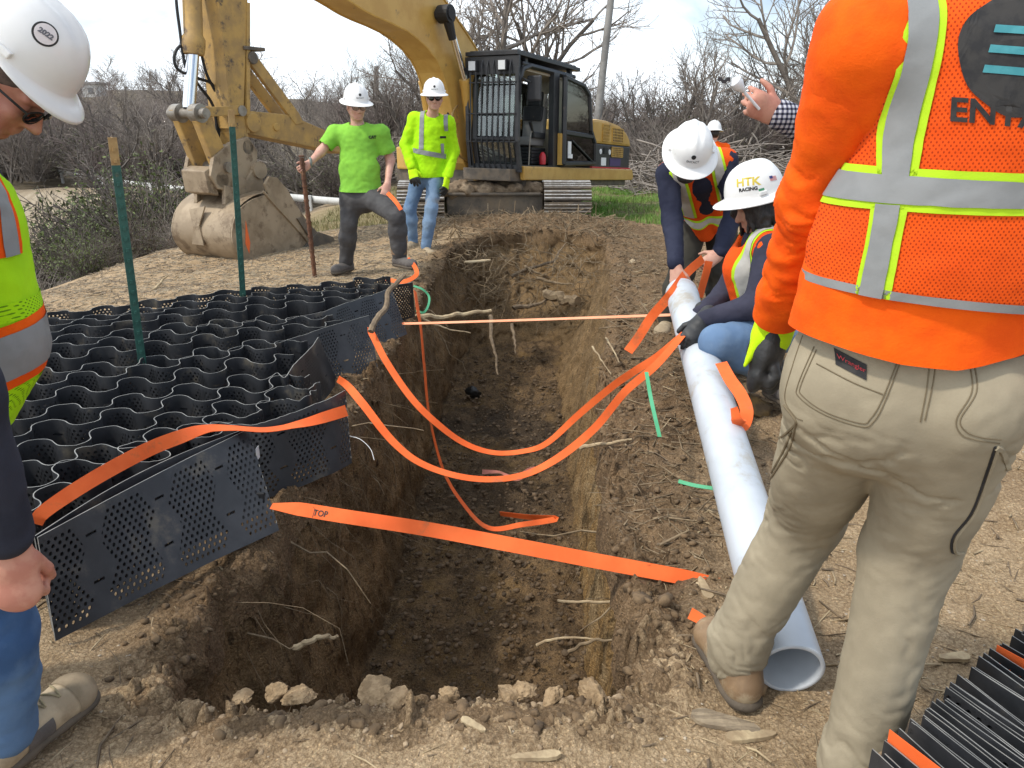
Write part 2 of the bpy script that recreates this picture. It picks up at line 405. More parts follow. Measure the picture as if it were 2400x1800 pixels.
    hs = N('ShaderNodeMath'); hs.operation = 'MULTIPLY_ADD'; hs.inputs[1].default_value = -.55; K(v1.outputs['Distance'], hs.inputs[0]); K(no(70, 8, .75), hs.inputs[2]); h2 = N('ShaderNodeMath'); h2.operation = 'MULTIPLY_ADD'; h2.inputs[1].default_value = -.2; K(v2.outputs['Distance'], h2.inputs[0]); K(hs.outputs[0], h2.inputs[2])
    K(h2.outputs[0], bp.inputs['Height']); K(bp.outputs[0], b.inputs['Normal'])
    return m
SOIL = soil_mat()
def attr(me, **kw):
    for k, v in kw.items():
        a = me.attributes.new(k, 'FLOAT', 'POINT'); a.data.foreach_set('value', np.asarray(v, np.float32).ravel())

# ------------------------------------------------------------------ terrain
TOP = np.array([(-.9, 1.68), (-.99, 1.95), (-.94, 2.5), (-.88, 3.3), (-.84, 4.5), (-.80, 6), (-.74, 7.6), (-.62, 9), (-.4, 9.9), (0, 10.3), (.6, 10.35), (1.05, 10.0), (1.14, 9), (1.0, 7.5), (.82, 6), (.6, 4.6), (.45, 3.4), (.385, 2.5), (.36, 1.85), (.27, 1.65), (-.1, 1.6), (-.5, 1.63)])
BOT = np.array([(-.72, 1.75), (-.74, 2.), (-.73, 2.5), (-.72, 3.3), (-.7, 4.5), (-.68, 6), (-.66, 7.2), (-.6, 8), (-.42, 8.5), (0, 8.7), (.28, 8.7), (.44, 8.4), (.46, 7.8), (.46, 7), (.45, 6), (.43, 4.6), (.4, 3.4), (.37, 2.5), (.34, 1.9), (.26, 1.74), (-.1, 1.73), (-.45, 1.73)])
def closed(p, n):
    q = np.vstack([p[-2:], p, p[:3]]); s = smooth_line(np.c_[q, np.zeros(len(q))], 40 * (len(q) - 1) + 1)
    return s[80:80 + 40 * len(p), :2]
_top = closed(TOP, 0); _bot = closed(BOT, 0)
_d = np.r_[0, np.cumsum(np.linalg.norm(np.diff(np.vstack([_top, _top[:1]]), axis=0), axis=1))]
NS = 960
_u = np.linspace(0, _d[-1], NS, endpoint=False)
_rs2 = lambda c: np.stack([np.interp(_u, _d, np.r_[c[:, i], c[0, i]]) for i in range(2)], 1)
TOPC, BOTC = _rs2(_top), _rs2(_bot)
_edge = fbm(np.c_[TOPC * 2.2, np.zeros(NS)], 5, .55) * .07 + np.abs(fbm(np.c_[TOPC * 7.5, np.zeros(NS) + 3], 4, .6)) * .05 * (TOPC[:, 1] < 2.2)
_tan = np.roll(TOPC, -1, 0) - np.roll(TOPC, 1, 0); _tan /= np.linalg.norm(_tan, axis=1)[:, None]
OUTN = np.c_[-_tan[:, 1], _tan[:, 0]]
if np.dot(OUTN[100], TOPC[100] - TOPC.mean(0)) < 0: OUTN = -OUTN
TOPC = TOPC + OUTN * _edge[:, None]
def inside(x, y, poly):
    r = np.zeros(x.shape, bool); n = len(poly); j = n - 1
    for i in range(n):
        (x0, y0), (x1, y1) = poly[i], poly[j]; j = i
        c = ((y0 > y) != (y1 > y))
        if c.any(): r ^= c & (x < (x1 - x0) * (y - y0) / (y1 - y0 + 1e-12) + x0)
    return r
CREST = np.array([(-7.5, .5), (-6, 3.6), (-4.5, 6), (-4.05, 8), (-4.0, 10.5), (-3.6, 13), (-3.8, 20), (-3, 40)])
def gauss(x, y, cx, cy, sx, sy, a): return a * np.exp(-((x - cx) / sx) ** 2 - ((y - cy) / sy) ** 2)
def fresh_w(x, y):
    xl = np.interp(y, [1.7, 6, 9, 10.3], [-.93, -.8, -.62, -.2]); xr = np.interp(y, [1.7, 3.4, 6, 9, 10.3], [.36, .45, .82, 1.14, 1.0])
    d = np.where(x < 0, (xl - x) / .22 , (x - xr) / np.interp(y, [1.7, 2.6, 3.5, 6], [.22, .4, .9, 1.6]))
    f = 1 - sstep(.3, 1.5, d + fbm(np.stack([x * 2, y * 2, x * 0], -1), 3) * .5)
    f = f * sstep(1.5, 1.9, y + .0 * x) * (1 - sstep(11.2, 12.6, y))
    f = np.maximum(f, sstep(.4, .8, gauss(x, y, .4, 10.9, 2.2, 1.1, 1) + .3 * fbm(np.stack([x, y, x * 0 + 3], -1), 3)))
    return np.clip(f, 0, 1)
def terrain(x, y, fine=True):
    x = np.asarray(x, float); y = np.asarray(y, float); z0 = np.zeros_like(x)
    d = np.interp(y, CREST[:, 1], CREST[:, 0]) - x
    z = -.12 * sstep(-2.4, 0, d) - 3.3 * sstep(-.3, 8.5, d)
    z = z - .35 * sstep(9.8, 15, y) * (1 - sstep(0, 8, d))
    z = z + gauss(x, y, 1.75, 5.2, .7, 1.9, .2) + gauss(x, y, 1.0, 6.9, .5, 1.6, .1) + gauss(x, y, .3, 11, 1.6, .6, .13) + gauss(x, y, -.9, 8.5, .5, 1.0, .08) + gauss(x, y, 2.6, 3.4, .9, 1.2, .16) + gauss(x, y, -1.05, 2.3, .4, .5, -.075) + gauss(x, y, -.2, 11.3, 2.2, .45, .1)
    far = sstep(24, 31, y) * sstep(4, 9, d); z = z + 2.35 * far
    z = z + 8.5 * sstep(60, 190, y) * (1 - sstep(-75, -8, x)) + 1.2 * sstep(19, 40, y) * (1 - sstep(0, 5, d)) * 0
    if fine:
        p = np.stack([x, y, z0], -1); f = fresh_w(x, y) if np.ndim(x) else 0
        near = 1 - sstep(14, 40, y)
        z = z + (fbm(p * .7, 3) * .07 + fbm(p * 3.1, 4) * .024 + fbm(p * 13, 3, .55) * .010 * (1 + .8 * f)) * near
        z = z + f * (np.abs(fbm(p * 5.5 + 9, 4, .55)) * .075 + fbm(p * 24, 3) * .012) * near + (1 - near) * fbm(p * .13, 4) * .8
    return z
def graded(lo, hi, a, b, step, grow):
    mid = list(np.arange(a, b, step)); o = []; s, p = step, a
    while p > lo: s *= grow; p -= s; o.append(p)
    q = o[::-1] + mid; s, p = step, mid[-1]
    while p < hi: s *= grow; p += s; q.append(p)
    return np.array(q)
def build_ground():
    xs = graded(-420, 420, -3.4, 3.3, .024, 1.075); ys = graded(-6, 640, .9, 11.2, .026, 1.06)
    X, Y = np.meshgrid(xs, ys, indexing='ij'); Z = np.empty_like(X)
    for i in range(0, len(xs), 64): Z[i:i + 64] = terrain(X[i:i + 64], Y[i:i + 64])
    box = (X > -1.2) & (X < 1.4) & (Y > 1.5) & (Y < 10.6); IN = np.zeros(X.shape, bool)
    IN[box] = inside(X[box], Y[box], TOPC[::3] - OUTN[::3] * -.012)
    nx, ny = X.shape; idx = np.arange(nx * ny).reshape(nx, ny)
    f = np.stack([idx[:-1, :-1], idx[1:, :-1], idx[1:, 1:], idx[:-1, 1:]], -1).reshape(-1, 4)
    f = f[~IN.ravel()[f].any(1)]
    me = mesh('ground', np.stack([X, Y, Z], -1), f, SOIL, True)
    d = np.interp(Y, CREST[:, 1], CREST[:, 0]) - X; n = fbm(np.stack([X * .5, Y * .5, X * 0], -1), 3)
    grass = sstep(11.9, 13.2, Y + n) * sstep(-2, 1.5, X + n) * (1 - sstep(19, 24, Y)) * .9
    grass = np.maximum(grass, sstep(11.5, 13, Y + n) * (1 - sstep(20, 30, Y)) * (1 - sstep(0, 2, d)) * .55)
    sand = sstep(24, 27, Y + n) * (1 - sstep(30.2, 31.6, Y + n * .6)) * sstep(9.2, 10.5, d + n) 
    leaf = np.clip(sstep(.8, 2.2, d + n * .6) + sstep(21, 26, Y), 0, 1) * (1 - sand)
    attr(me, fresh=fresh_w(X, Y) * .96, grass=grass * (1 - leaf), sand=sand, leaf=leaf, cut=X * 0, ochre=X * 0, floor=X * 0, black=X * 0)
    tag(link('ground', me), kind='structure')
build_ground()
def build_trench():
    nv = 64; vv = np.linspace(0, 1, nv); s = np.arange(NS)
    zt = terrain(TOPC[:, 0], TOPC[:, 1]); farw = sstep(8.6, 10, TOPC[:, 1])[:, None]; right = (TOPC[:, 0] > BOTC[:, 0].mean())
    near = (1 - sstep(1.7, 2.0, TOPC[:, 1]))[:, None]
    p = vv[None] ** (1 + .5 * farw); q = vv[None] ** (1 - .25 * farw)
    q = np.where(farw > 0, q * 1, q)
    XY = TOPC[:, None] + (BOTC - TOPC)[:, None] * p[..., None]
    Z = zt[:, None] * (1 - q) - 1.27 * q
    P = np.stack([XY[..., 0], XY[..., 1], Z], -1)
    a = fbm(P * 2.3, 3) * .07 + fbm(P * V(12, 12, 1.0), 4) * .03 + fbm(P * V(34, 34, 4), 3) * .016 + np.abs(fbm(P * 19 + 3, 3)) * .022 + fbm(P * 60, 2) * .006
    a = a + farw * (np.abs(fbm(P * 4.5 + 5, 4)) * .16 - .03)
    for c, r, dep in ((W(1025, 650, 8.7), .3, .34), (W(1255, 632, 9.3), .27, .4), (W(1350, 770, 6.0), .09, .1), (W(1330, 900, 4.5), .1, .12), (W(1225, 890, 7.5), .15, .14), (W(1340, 1050, 3.4), .07, .09), (W(1170, 640, 9.4), .22, .2)):
        a = a + dep * np.exp(-(((P - c) / r) ** 2).sum(-1))
    a = a * sstep(0, .06, vv)[None] + (.02 * np.exp(-((vv - .03) / .03) ** 2))[None] * -1
    P[..., :2] += OUTN[:, None] * a[..., None]
    FL = []                                             # flange that lies on the ground round the mouth
    for o, dz in ((.14, -.03), (.085, -.004), (.045, .012), (.015, .010)):
        xy = TOPC + OUTN * o; FL.append(np.c_[xy, terrain(xy[:, 0], xy[:, 1]) + dz + fbm(np.c_[xy * 18, xy[:, 0] * 0], 3) * .012])
    P = np.concatenate([np.stack(FL, 1), P], 1); nv2 = P.shape[1]
    idx = np.arange(NS * nv2).reshape(NS, nv2); nx = np.roll(idx, -1, 0)
    f = np.stack([idx[:, :-1], idx[:, 1:], nx[:, 1:], nx[:, :-1]], -1).reshape(-1, 4)
    depth = np.concatenate([np.zeros((NS, 4)), np.broadcast_to(vv[None], (NS, nv))], 1)
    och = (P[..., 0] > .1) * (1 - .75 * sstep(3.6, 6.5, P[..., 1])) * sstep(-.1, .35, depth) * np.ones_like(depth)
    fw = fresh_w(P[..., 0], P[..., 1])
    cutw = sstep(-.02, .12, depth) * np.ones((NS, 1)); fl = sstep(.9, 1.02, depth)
    # floor
    xs = np.arange(-.95, .72, .024); ys = np.arange(1.6, 9.0, .026); X, Y = np.meshgrid(xs, ys, indexing='ij'); p3 = np.stack([X, Y, X * 0], -1)
    Zf = -1.24 + fbm(p3 * 1.6, 3) * .06 + np.abs(fbm(p3 * 5.5, 4, .55)) * .10 + fbm(p3 * 22, 3) * .014 + .12 * sstep(7.2, 8.8, Y)
    for cx in (-.32, -.12, .08):                        # drag marks of the bucket's teeth in the nearer half
        Zf -= .035 * np.exp(-((X - cx - .03 * np.sin(Y * 3)) / .045) ** 2) * (1 - sstep(3.2, 4.2, Y))
    id2 = np.arange(X.size).reshape(X.shape) + NS * nv2
    f2 = np.stack([id2[:-1, :-1], id2[1:, :-1], id2[1:, 1:], id2[:-1, 1:]], -1).reshape(-1, 4)
    v = np.vstack([P.reshape(-1, 3), np.stack([X, Y, Zf], -1).reshape(-1, 3)])
    me = mesh('trench', v, np.vstack([f, f2]), SOIL, True)
    z2 = np.zeros(X.size); n2 = fbm(p3 * 1.3 + 4, 3).ravel()
    blk = (sstep(4.4, 5.6, Y) * (1 - sstep(6.9, 7.6, Y))).ravel() * sstep(-.25, .25, n2 + .1) * .6
    c = lambda a, b: np.r_[a.ravel(), b]
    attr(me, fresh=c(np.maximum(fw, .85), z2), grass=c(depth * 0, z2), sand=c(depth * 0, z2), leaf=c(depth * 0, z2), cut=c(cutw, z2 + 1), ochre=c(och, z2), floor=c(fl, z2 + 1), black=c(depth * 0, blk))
    bm = bmesh.new(); bm.from_mesh(me); bmesh.ops.recalc_face_normals(bm, faces=bm.faces); bm.to_mesh(me); bm.free()
    tag(link('trench', me), kind='structure')
build_trench()
def rim_crust():
    '''broken, cracked crust of soil round the near part of the trench mouth'''
    k = np.where(TOPC[:, 1] < 4.6)[0]; brk = np.where(np.diff(k) > 1)[0]
    if len(brk): k = np.r_[k[brk[0] + 1:], k[:brk[0] + 1]]
    t = np.arange(len(k)); n = int(len(k) * _d[-1] / NS / .0058); ti = np.linspace(0, len(k) - 1, n); C = np.stack([np.interp(ti, t, TOPC[k, i]) for i in (0, 1)], 1); Nn = np.stack([np.interp(ti, t, OUTN[k, i]) for i in (0, 1)], 1)
    o = np.linspace(-.05, .2, 44); XY = C[:, None] + Nn[:, None] * o[None, :, None]; X, Y = XY[..., 0], XY[..., 1]; q = np.stack([X, Y, X * 0], -1)
    rs = np.random.RandomState(12); m = int(n * .0058 * .25 / .0011); pi = rs.randint(n, size=m); po = rs.uniform(-.06, .21, m); sites = C[pi] + Nn[pi] * po[:, None]; hh = rs.rand(m) ** 1.6; tl = rs.normal(0, .35, (m, 2))
    F = q[..., :2].reshape(-1, 2) + .012 * np.stack([fbm(q.reshape(-1, 3) * 22, 3), fbm(q.reshape(-1, 3) * 22 + 40, 3)], 1); d1 = np.empty(len(F)); d2 = np.empty(len(F)); ix = np.empty(len(F), int)
    for a in range(0, len(F), 4000):
        D = np.linalg.norm(F[a:a + 4000, None] - sites[None], axis=2); j = np.argpartition(D, 1, axis=1)[:, :2]; dd = np.take_along_axis(D, j, 1); s_ = np.argsort(dd, 1); d1[a:a + 4000] = np.take_along_axis(dd, s_, 1)[:, 0]; d2[a:a + 4000] = np.take_along_axis(dd, s_, 1)[:, 1]; ix[a:a + 4000] = np.take_along_axis(j, s_, 1)[:, 0]
    h = hh[ix] * .042 + ((F - sites[ix]) * tl[ix]).sum(1); gap = sstep(0, .012, d2 - d1); h = (h * 1.25 * gap - .014 * (1 - gap)).reshape(X.shape)
    en = np.exp(-((o - .0) / .07) ** 2)[None] * (.35 + 1.1 * sstep(-.2, .3, fbm(q * 3.1 + 8, 3))); fade = (1 - sstep(.1, .19, o))[None] * np.ones_like(X)
    Z = terrain(X, Y) + (h * en + .012 * fbm(q * 30, 3) + .008 * fbm(q * 75, 2)) * fade + .004 - .03 * sstep(.13, .2, o)[None] - np.where(o < 0, o ** 2 * 60, 0)[None] + np.where(o < 0, -.02 * sstep(0, -.05, o), 0)[None]
    idx = np.arange(X.size).reshape(X.shape); f = np.stack([idx[:-1, :-1], idx[1:, :-1], idx[1:, 1:], idx[:-1, 1:]], -1).reshape(-1, 4); me = mesh('trench_rim', np.stack([X, Y, Z], -1), f, SOIL, True)
    fr = np.clip(fresh_w(X, Y) * .9 * sstep(1.72, 2.1, Y) + .65 * sstep(.03, -.03, o)[None] + .5 * (1 - gap.reshape(X.shape)) + .3 * (fbm(q * 6, 2) > .12), 0, 1); z = X * 0
    attr(me, fresh=fr, grass=z, sand=z, leaf=z, cut=z, ochre=z, floor=z, black=z); tag(link('trench_rim', me), kind='structure')
rim_crust()
print('ground', round(time.time() - T0, 1))
# ------------------------------------------------------------------ excavator
YEL = mk('yellow_paint', (.57, .345, .085), (.5, .285, .06), 3, .45, bump=.1, bscale=30, dirt=(.17, .115, .06), dscale=3.5, damt=.35, coat=.1)
YELD = mk('muddy_yellow_paint', (.47, .29, .085), (.34, .215, .08), 5, .65, bump=.3, bscale=40, dirt=(.09, .065, .045), dscale=7, damt=.6)
BLK = mk('black_paint', (.018, .019, .022), (.03, .03, .033), 4, .4, bump=.08, dirt=(.13, .1, .07), dscale=5, damt=.25)
RUB = mk('black_rubber', (.012, .012, .013), None, 5, .6)
STEEL = mk('worn_steel', (.30, .275, .24), (.2, .17, .135), 6, .42, metal=.55, bump=.25, bscale=45, dirt=(.24, .18, .12), dscale=3, damt=.6)
BUCK = mk('bucket_steel', (.36, .28, .19), (.265, .2, .13), 3.5, .55, metal=.25, bump=.35, bscale=35, dirt=(.17, .12, .075), dscale=4, damt=.8, bdist=.006)
DKST = mk('dark_greasy_steel', (.1, .085, .07), (.17, .135, .1), 6, .6, metal=.3, bump=.5, bscale=50, dirt=(.2, .15, .1), damt=.7)
CHROME = mk('chrome_rod', (.75, .76, .78), None, 5, .14, metal=1.)
POL = mk('polished_grouser', (.62, .6, .57), (.42, .39, .35), 14, .34, metal=.55)
MUD = mk('caked_mud', (.27, .2, .13), (.17, .12, .075), 9, .95, bump=1., bscale=40, bdist=.02)
GLASS = mk('cab_glass', (.75, .86, .84), None, 5, .03, spec=.6)
def glassify(m, tint, amt):
    t, N, K, b, *_ = m_help[m.name]; tr = N('ShaderNodeBsdfTransparent'); tr.inputs[0].default_value = (*tint, 1); gl = N('ShaderNodeBsdfGlossy'); gl.inputs['Roughness'].default_value = .03
    fr = N('ShaderNodeFresnel'); fr.inputs[0].default_value = 1.5; ad = N('ShaderNodeMath'); ad.operation = 'ADD'; ad.inputs[1].default_value = amt; K(fr.outputs[0], ad.inputs[0])
    mi = N('ShaderNodeMixShader'); K(ad.outputs[0], mi.inputs[0]); K(tr.outputs[0], mi.inputs[1]); K(gl.outputs[0], mi.inputs[2])
    K(mi.outputs[0], t.nodes['Material Output'].inputs[0])
glassify(GLASS, (.8, .87, .85), .07)
TINT = mk('smoked_glass', (.1, .1, .1)); glassify(TINT, (.12, .12, .13), .1)
CREAM = mk('cab_lining', (.42, .37, .29), (.34, .3, .24), 5, .7)
GREYF = mk('grey_seat_cloth', (.2, .195, .19), None, 5, .9); WHITE = mk('white_sticker', (.8, .8, .8), None, 5, .5); RED = mk('red_plastic', (.5, .02, .03), None, 5, .35); PURPLE = mk('purple_print', (.055, .03, .13), None, 4, .4)
TH = R(30.0); EH = V(-math.sin(TH), -math.cos(TH), 0); EL_ = V(math.cos(TH), -math.sin(TH), 0); EC = V(-.286, 14.7, 0); UZ = V(0, 0, 1)
def X(r, o, z): return EC + EH * r + EL_ * o + UZ * z
def Xt(r, o, z): return X(r, o, z + .064 * (r - 1.45))            # the house stands tipped a little backwards
def XP(px, py, o):
    x = (px - 1200) / FPX; y = (900 - py) / FPX; d = V(x, cP + y * sP, -sP + y * cP); t = (o + EC @ EL_) / (d @ EL_); return d * t + V(0, 0, CAM_Z)
EX = thing('excavator', 'yellow tracked excavator with barred black cab and bucket resting on the ground', 'excavator', tuple(X(0, 0, -.25)))
def eprism(mb, prof, o0, o1, tilt=False):
    pts = [(Xt if tilt else X)(r, 0, z) for r, z in prof]; n = len(pts); p = np.array(pts)
    return mb.add(np.vstack([p + EL_ * o0, p + EL_ * o1]), [tuple(range(n))[::-1], tuple(range(n, 2 * n))] + [(i, (i + 1) % n, n + (i + 1) % n, n + i) for i in range(n)])
def ebox(mb, r0, r1, o0, o1, z0, z1): return eprism(mb, [(r0, z0), (r1, z0), (r1, z1), (r0, z1)], o0, o1, True)
# tracks, square to the trench
def make_track(cx):
    y0, y1, zc, rad = 12.72, 16.1, .155, .33; hw = .375
    def zoff(y): return -.075 * (y - 12.7)
    path = [(y0 - math.sin(a) * rad, zc + math.cos(a) * rad) for a in np.linspace(0, math.pi, 16)]
    path = [(y, zc + rad) for y in np.linspace(y1, y0, 40)[:-1]] + path + [(y, zc - rad) for y in np.linspace(y0, y1, 40)[1:]] + [(y1 + math.sin(a) * rad, zc - math.cos(a) * rad) for a in np.linspace(0, math.pi, 16)[1:-1]]
    path = np.array([(y, z + zoff(y)) for y, z in path]); seg = np.r_[0, np.cumsum(np.linalg.norm(np.diff(np.vstack([path, path[:1]]), axis=0), axis=1))]
    mb = MB(); hv = [(cx, *p) for p in path]
    inner = np.array([(p[0] + (14.4 - p[0]) * .04, zc + zoff(p[0]) + (p[1] - zc - zoff(p[0])) * .86) for p in path]); n = len(inner)
    v = np.vstack([np.c_[np.full(n, cx - .22), inner], np.c_[np.full(n, cx + .22), inner]])
    mb.add(v, [tuple(range(n)), tuple(range(n, 2 * n))[::-1]] + [(i, (i + 1) % n, n + (i + 1) % n, n + i) for i in range(n)])
    tr = mb.build('track', DKST, EX)
    q = MB(); q.box((0, 0, 0), (2 * hw, .168, .028)); q.cur = 1
    for yy in (-.055, 0.0, .055): q.box((0, yy, .026), (2 * hw - .012, .012, .03))
    q.cur = 0
    for xx in (-.06, .06):
        for yy in (-.03, .03): q.tube([(xx, yy, .01), (xx, yy, .034)], [.014, .014], 6)
    me0 = None; ns = 46; L_ = seg[-1]; cl = np.vstack([path, path[:1]])
    for i in range(ns):
        s = (i + .5) * L_ / ns; y = np.interp(s, seg, cl[:, 0]); z = np.interp(s, seg, cl[:, 1]); ya, za = np.interp(s + .03, seg, cl[:, 0]), np.interp(s + .03, seg, cl[:, 1])
        t = nrm(V(0, ya - y, za - z)); nn = np.cross(t, V(1, 0, 0)); nn = nn if nn @ V(0, y - 14.4, (z - zc) * 3) > 0 else -nn; ux = np.cross(t, nn)
        if me0 is None:
            o = q.build('track_shoe', [DKST, POL], tr); me0 = o.data
        else: o = link('track_shoe', me0, tr)
        o.matrix_local = Matrix(((ux[0], t[0], nn[0], cx), (ux[1], t[1], nn[1], y), (ux[2], t[2], nn[2], z), (0, 0, 0, 1)))
for cx in (-1.44, .88): make_track(cx)
mb = MB(); mb.box((-.28, 13.0, .14), (1.56, .5, .34)); mb.box((-.28, 14.6, .1), (1.7, 1.5, .3)); mb.box((-.28, 12.72, .31), (1.5, .1, .05)); mb.build('undercarriage_frame', DKST, EX, bevel=.02)
mb = MB(); c = X(0, 0, .3); mb.tube([c, c + UZ * .16], [.62, .62], 32); mb.tube([c + UZ * .03, c + UZ * .08], [.7, .7], 32); mb.build('slew_ring', DKST, EX)
rng = random.Random(5); lines = Soft()
for i in range(46): lines.ell((-.28 + rng.uniform(-.72, .72), 12.85 + rng.uniform(-.1, .35), .35 + rng.uniform(-.02, .05)), (rng.uniform(.07, .17), rng.uniform(.07, .15), rng.uniform(.05, .13)), k=.02)
soft_obj('mud_heap', lines, .025, MUD, EX, 1, disp=lambda p: fbm(p * 12, 4) * .05)
# house
mb = MB(); ebox(mb, -3.1, 1.3, -1.3, 1.3, .42, .68); ebox(mb, .7, 1.75, .42, 1.3, .5, .69); mb.build('revolving_frame', DKST, EX, bevel=.015)
mb = MB(); eprism(mb, [(1.44, .52), (1.46, .74), (-3.24, .745), (-3.26, .53)], 1.31, 1.39, True); mb.build('side_skirt', YEL, EX, bevel=.02)
mb = MB(); eprism(mb, [(-3.26, .53), (-3.24, .745), (-3.36, .72), (-3.4, .62), (-3.36, .53)], .4, 1.36, True); mb.build('skirt_end', YEL, EX, bevel=.02)
mb = MB(); ebox(mb, -3.2, -1.3, .5, 1.33, .75, 1.2); mb.build('engine_door', BLK, EX, bevel=.025)
mb = MB(); ebox(mb, -3.22, -1.28, 1.3, 1.345, .75, .775); mb.build('red_stripe', RED, EX)
hood = [(-1.28, 1.2), (-1.28, 1.62), (-1.5, 1.64), (-2.0, 1.635), (-2.55, 1.59), (-2.95, 1.47), (-3.15, 1.34), (-3.23, 1.2)]
mb = MB(); eprism(mb, hood, -.2, 1.34, True); hd = mb.build('engine_hood', YEL, EX, bevel=.05)
mb = MB(); eprism(mb, [(-1.2, .7), (-1.2, 1.5), (-2.4, 1.5), (-3.1, 1.3), (-3.3, .7)], -1.34, -.22, True); mb.build('counterweight', YEL, EX, bevel=.05)
for r0, r1, z0, z1 in ((-2.02, -1.72, 1.26, 1.56), (-2.72, -2.2, 1.26, 1.52), (-2.75, -2.2, .98, 1.16)):
    mb = MB(); ebox(mb, r0, r1, 1.335, 1.352, z0, z1); g = mb.build('vent_grille', BLK, EX)
    mb = MB(); n = 7
    for i in range(n + 1): rr = r0 + (r1 - r0) * i / n; ebox(mb, rr - .008, rr + .008, 1.34, 1.362, z0, z1)
    for i in range(6): zz = z0 + (z1 - z0) * i / 5; ebox(mb, r0, r1, 1.34, 1.362, zz - .007, zz + .007)
    mb.build('grille_bars', YEL, g)
mb = MB(); ebox(mb, -2.7, -2.15, 1.33, 1.338, .8, .95); mb.build('purple_panel', PURPLE, EX)
mb = MB(); ebox(mb, -1.95, -1.72, 1.33, 1.339, .8, .95); mb.build('notice_sticker', WHITE, EX)
for rr in (-1.68, -2.12):
    mb = MB(); c = Xt(rr, 1.33, 1.06); mb.tube([c, c + EL_ * .01], [.05, .05], 18); mb.build('round_sticker', WHITE, EX)
mb = MB(); ebox(mb, -2.0, -1.83, 1.33, 1.345, 1.02, 1.14); q = mb.build('door_latch', RUB, EX)
# cab: posts, roof, guard
CB = thing_cab = None
mb = MB(); ebox(mb, -.5, 1.5, .45, 1.33, .68, .76); cabf = mb.build('cab_floor', BLK, EX)
def post(mb, pts, wd=.045, o=1.3): mb.tube([Xt(*p) for p in pts], [wd] * len(pts), 6)
mb = MB()
post(mb, [(1.42, 1.29, .7), (1.52, 1.29, 1.15), (1.46, 1.29, 2.0), (1.34, 1.29, 2.2), (1.1, 1.29, 2.27), (-.3, 1.29, 2.27), (-.5, 1.29, 2.18), (-.55, 1.29, 1.3), (-.55, 1.29, .7)], .05)
post(mb, [(1.42, .5, .7), (1.52, .5, 1.15), (1.46, .5, 2.0), (1.34, .5, 2.22), (1.1, .5, 2.27), (-.5, .5, 2.2), (-.55, .5, .7)], .05)
for z, r in ((2.22, 1.34), (1.15, 1.52), (.72, 1.42)): post(mb, [(r, .48, z), (r, 1.31, z)], .04)
ebox(mb, .14, .34, 1.24, 1.34, .7, 2.26); ebox(mb, -.6, -.5, .45, 1.33, .7, 1.3); ebox(mb, -.58, 1.3, .44, .49, .7, 1.15)
mb.build('cab_frame', BLK, EX, bevel=.008)
mb = MB(); ebox(mb, -.55, 1.36, .46, 1.32, 2.24, 2.31); mb.build('cab_roof', BLK, EX, bevel=.03)
mb = MB(); ebox(mb, -.62, 1.62, .42, 1.36, 2.37, 2.43)
for i in range(14): ebox(mb, -.5 + i * .15, -.42 + i * .15, .45, 1.33, 2.43, 2.455)
for a in (.55, 1.25):
    for b in (-.4, 1.2): ebox(mb, b - .04, b + .04, a - .04, a + .04, 2.3, 2.38)
mb.build('roof_guard', BLK, EX, bevel=.006)
fg = MB(); ebox(fg, 1.56, 1.6, .4, 1.38, 2.1, 2.36); ebox(fg, 1.56, 1.62, .4, .46, 1.1, 2.2); ebox(fg, 1.56, 1.62, 1.32, 1.38, 1.1, 2.2)
for o_ in (.43, 1.35): eprism(fg, [(1.57, 1.12), (1.62, 1.12), (1.56, .68), (1.5, .68)], o_ - .03, o_ + .03, True)
ebox(fg, 1.5, 1.56, .4, 1.38, .64, .72); fgo = fg.build('front_guard', BLK, EX, bevel=.004)
for i in range(8):
    o_ = .52 + i * .103; m_ = MB(); m_.tube([Xt(1.6, o_, 2.3), Xt(1.64, o_, 2.2), Xt(1.66, o_, 1.1), Xt(1.57, o_, .66)], [.0125] * 4, 6); m_.build('guard_bar', BLK, fgo)
for z, r in ((1.98, 1.65), (1.52, 1.66), (1.1, 1.66)):
    m_ = MB(); m_.tube([Xt(r - .02, .44, z), Xt(r - .02, 1.34, z)], [.012, .012], 6); m_.build('guard_crossbar', BLK, fgo)
for o_ in (.58, 1.12):
    m_ = MB(); ebox(m_, 1.6, 1.68, o_ - .075, o_ + .075, 2.14, 2.3); lf = m_.build('work_light', BLK, EX, bevel=.01)
    m_ = MB(); ebox(m_, 1.682, 1.69, o_ - .06, o_ + .06, 2.155, 2.285); m_.build('lens', mk('lamp_lens', (.6, .62, .64), None, 5, .1), lf)
def pane(name, prof, o_, m=GLASS):
    mb = MB(); eprism(mb, prof, o_, o_ + .008, True); return mb.build(name, m, EX)
mb = MB(); p = [Xt(1.44, .53, 2.18), Xt(1.44, 1.26, 2.18), Xt(1.5, 1.26, 1.18), Xt(1.5, .53, 1.18)]; mb.add(p + [q + EH * .008 for q in p], [(0, 1, 2, 3), (4, 7, 6, 5)]); mb.build('windscreen', GLASS, EX)
mb = MB(); p = [Xt(1.5, .53, 1.12), Xt(1.5, 1.26, 1.12), Xt(1.42, 1.26, .76), Xt(1.42, .53, .76)]; mb.add(p + [q + EH * .008 for q in p], [(0, 1, 2, 3), (4, 7, 6, 5)]); mb.build('lower_windscreen', GLASS, EX)
pane('side_window', [(-.5, 1.2), (1.4, 1.2), (1.35, 2.15), (-.45, 2.15)], .47)
mb = MB(); p = [Xt(-.53, .6, 2.05), Xt(-.53, 1.22, 2.05), Xt(-.53, 1.22, 1.35), Xt(-.53, .6, 1.35)]; mb.add(p, [(0, 1, 2, 3)]); mb.build('rear_window', GLASS, EX)
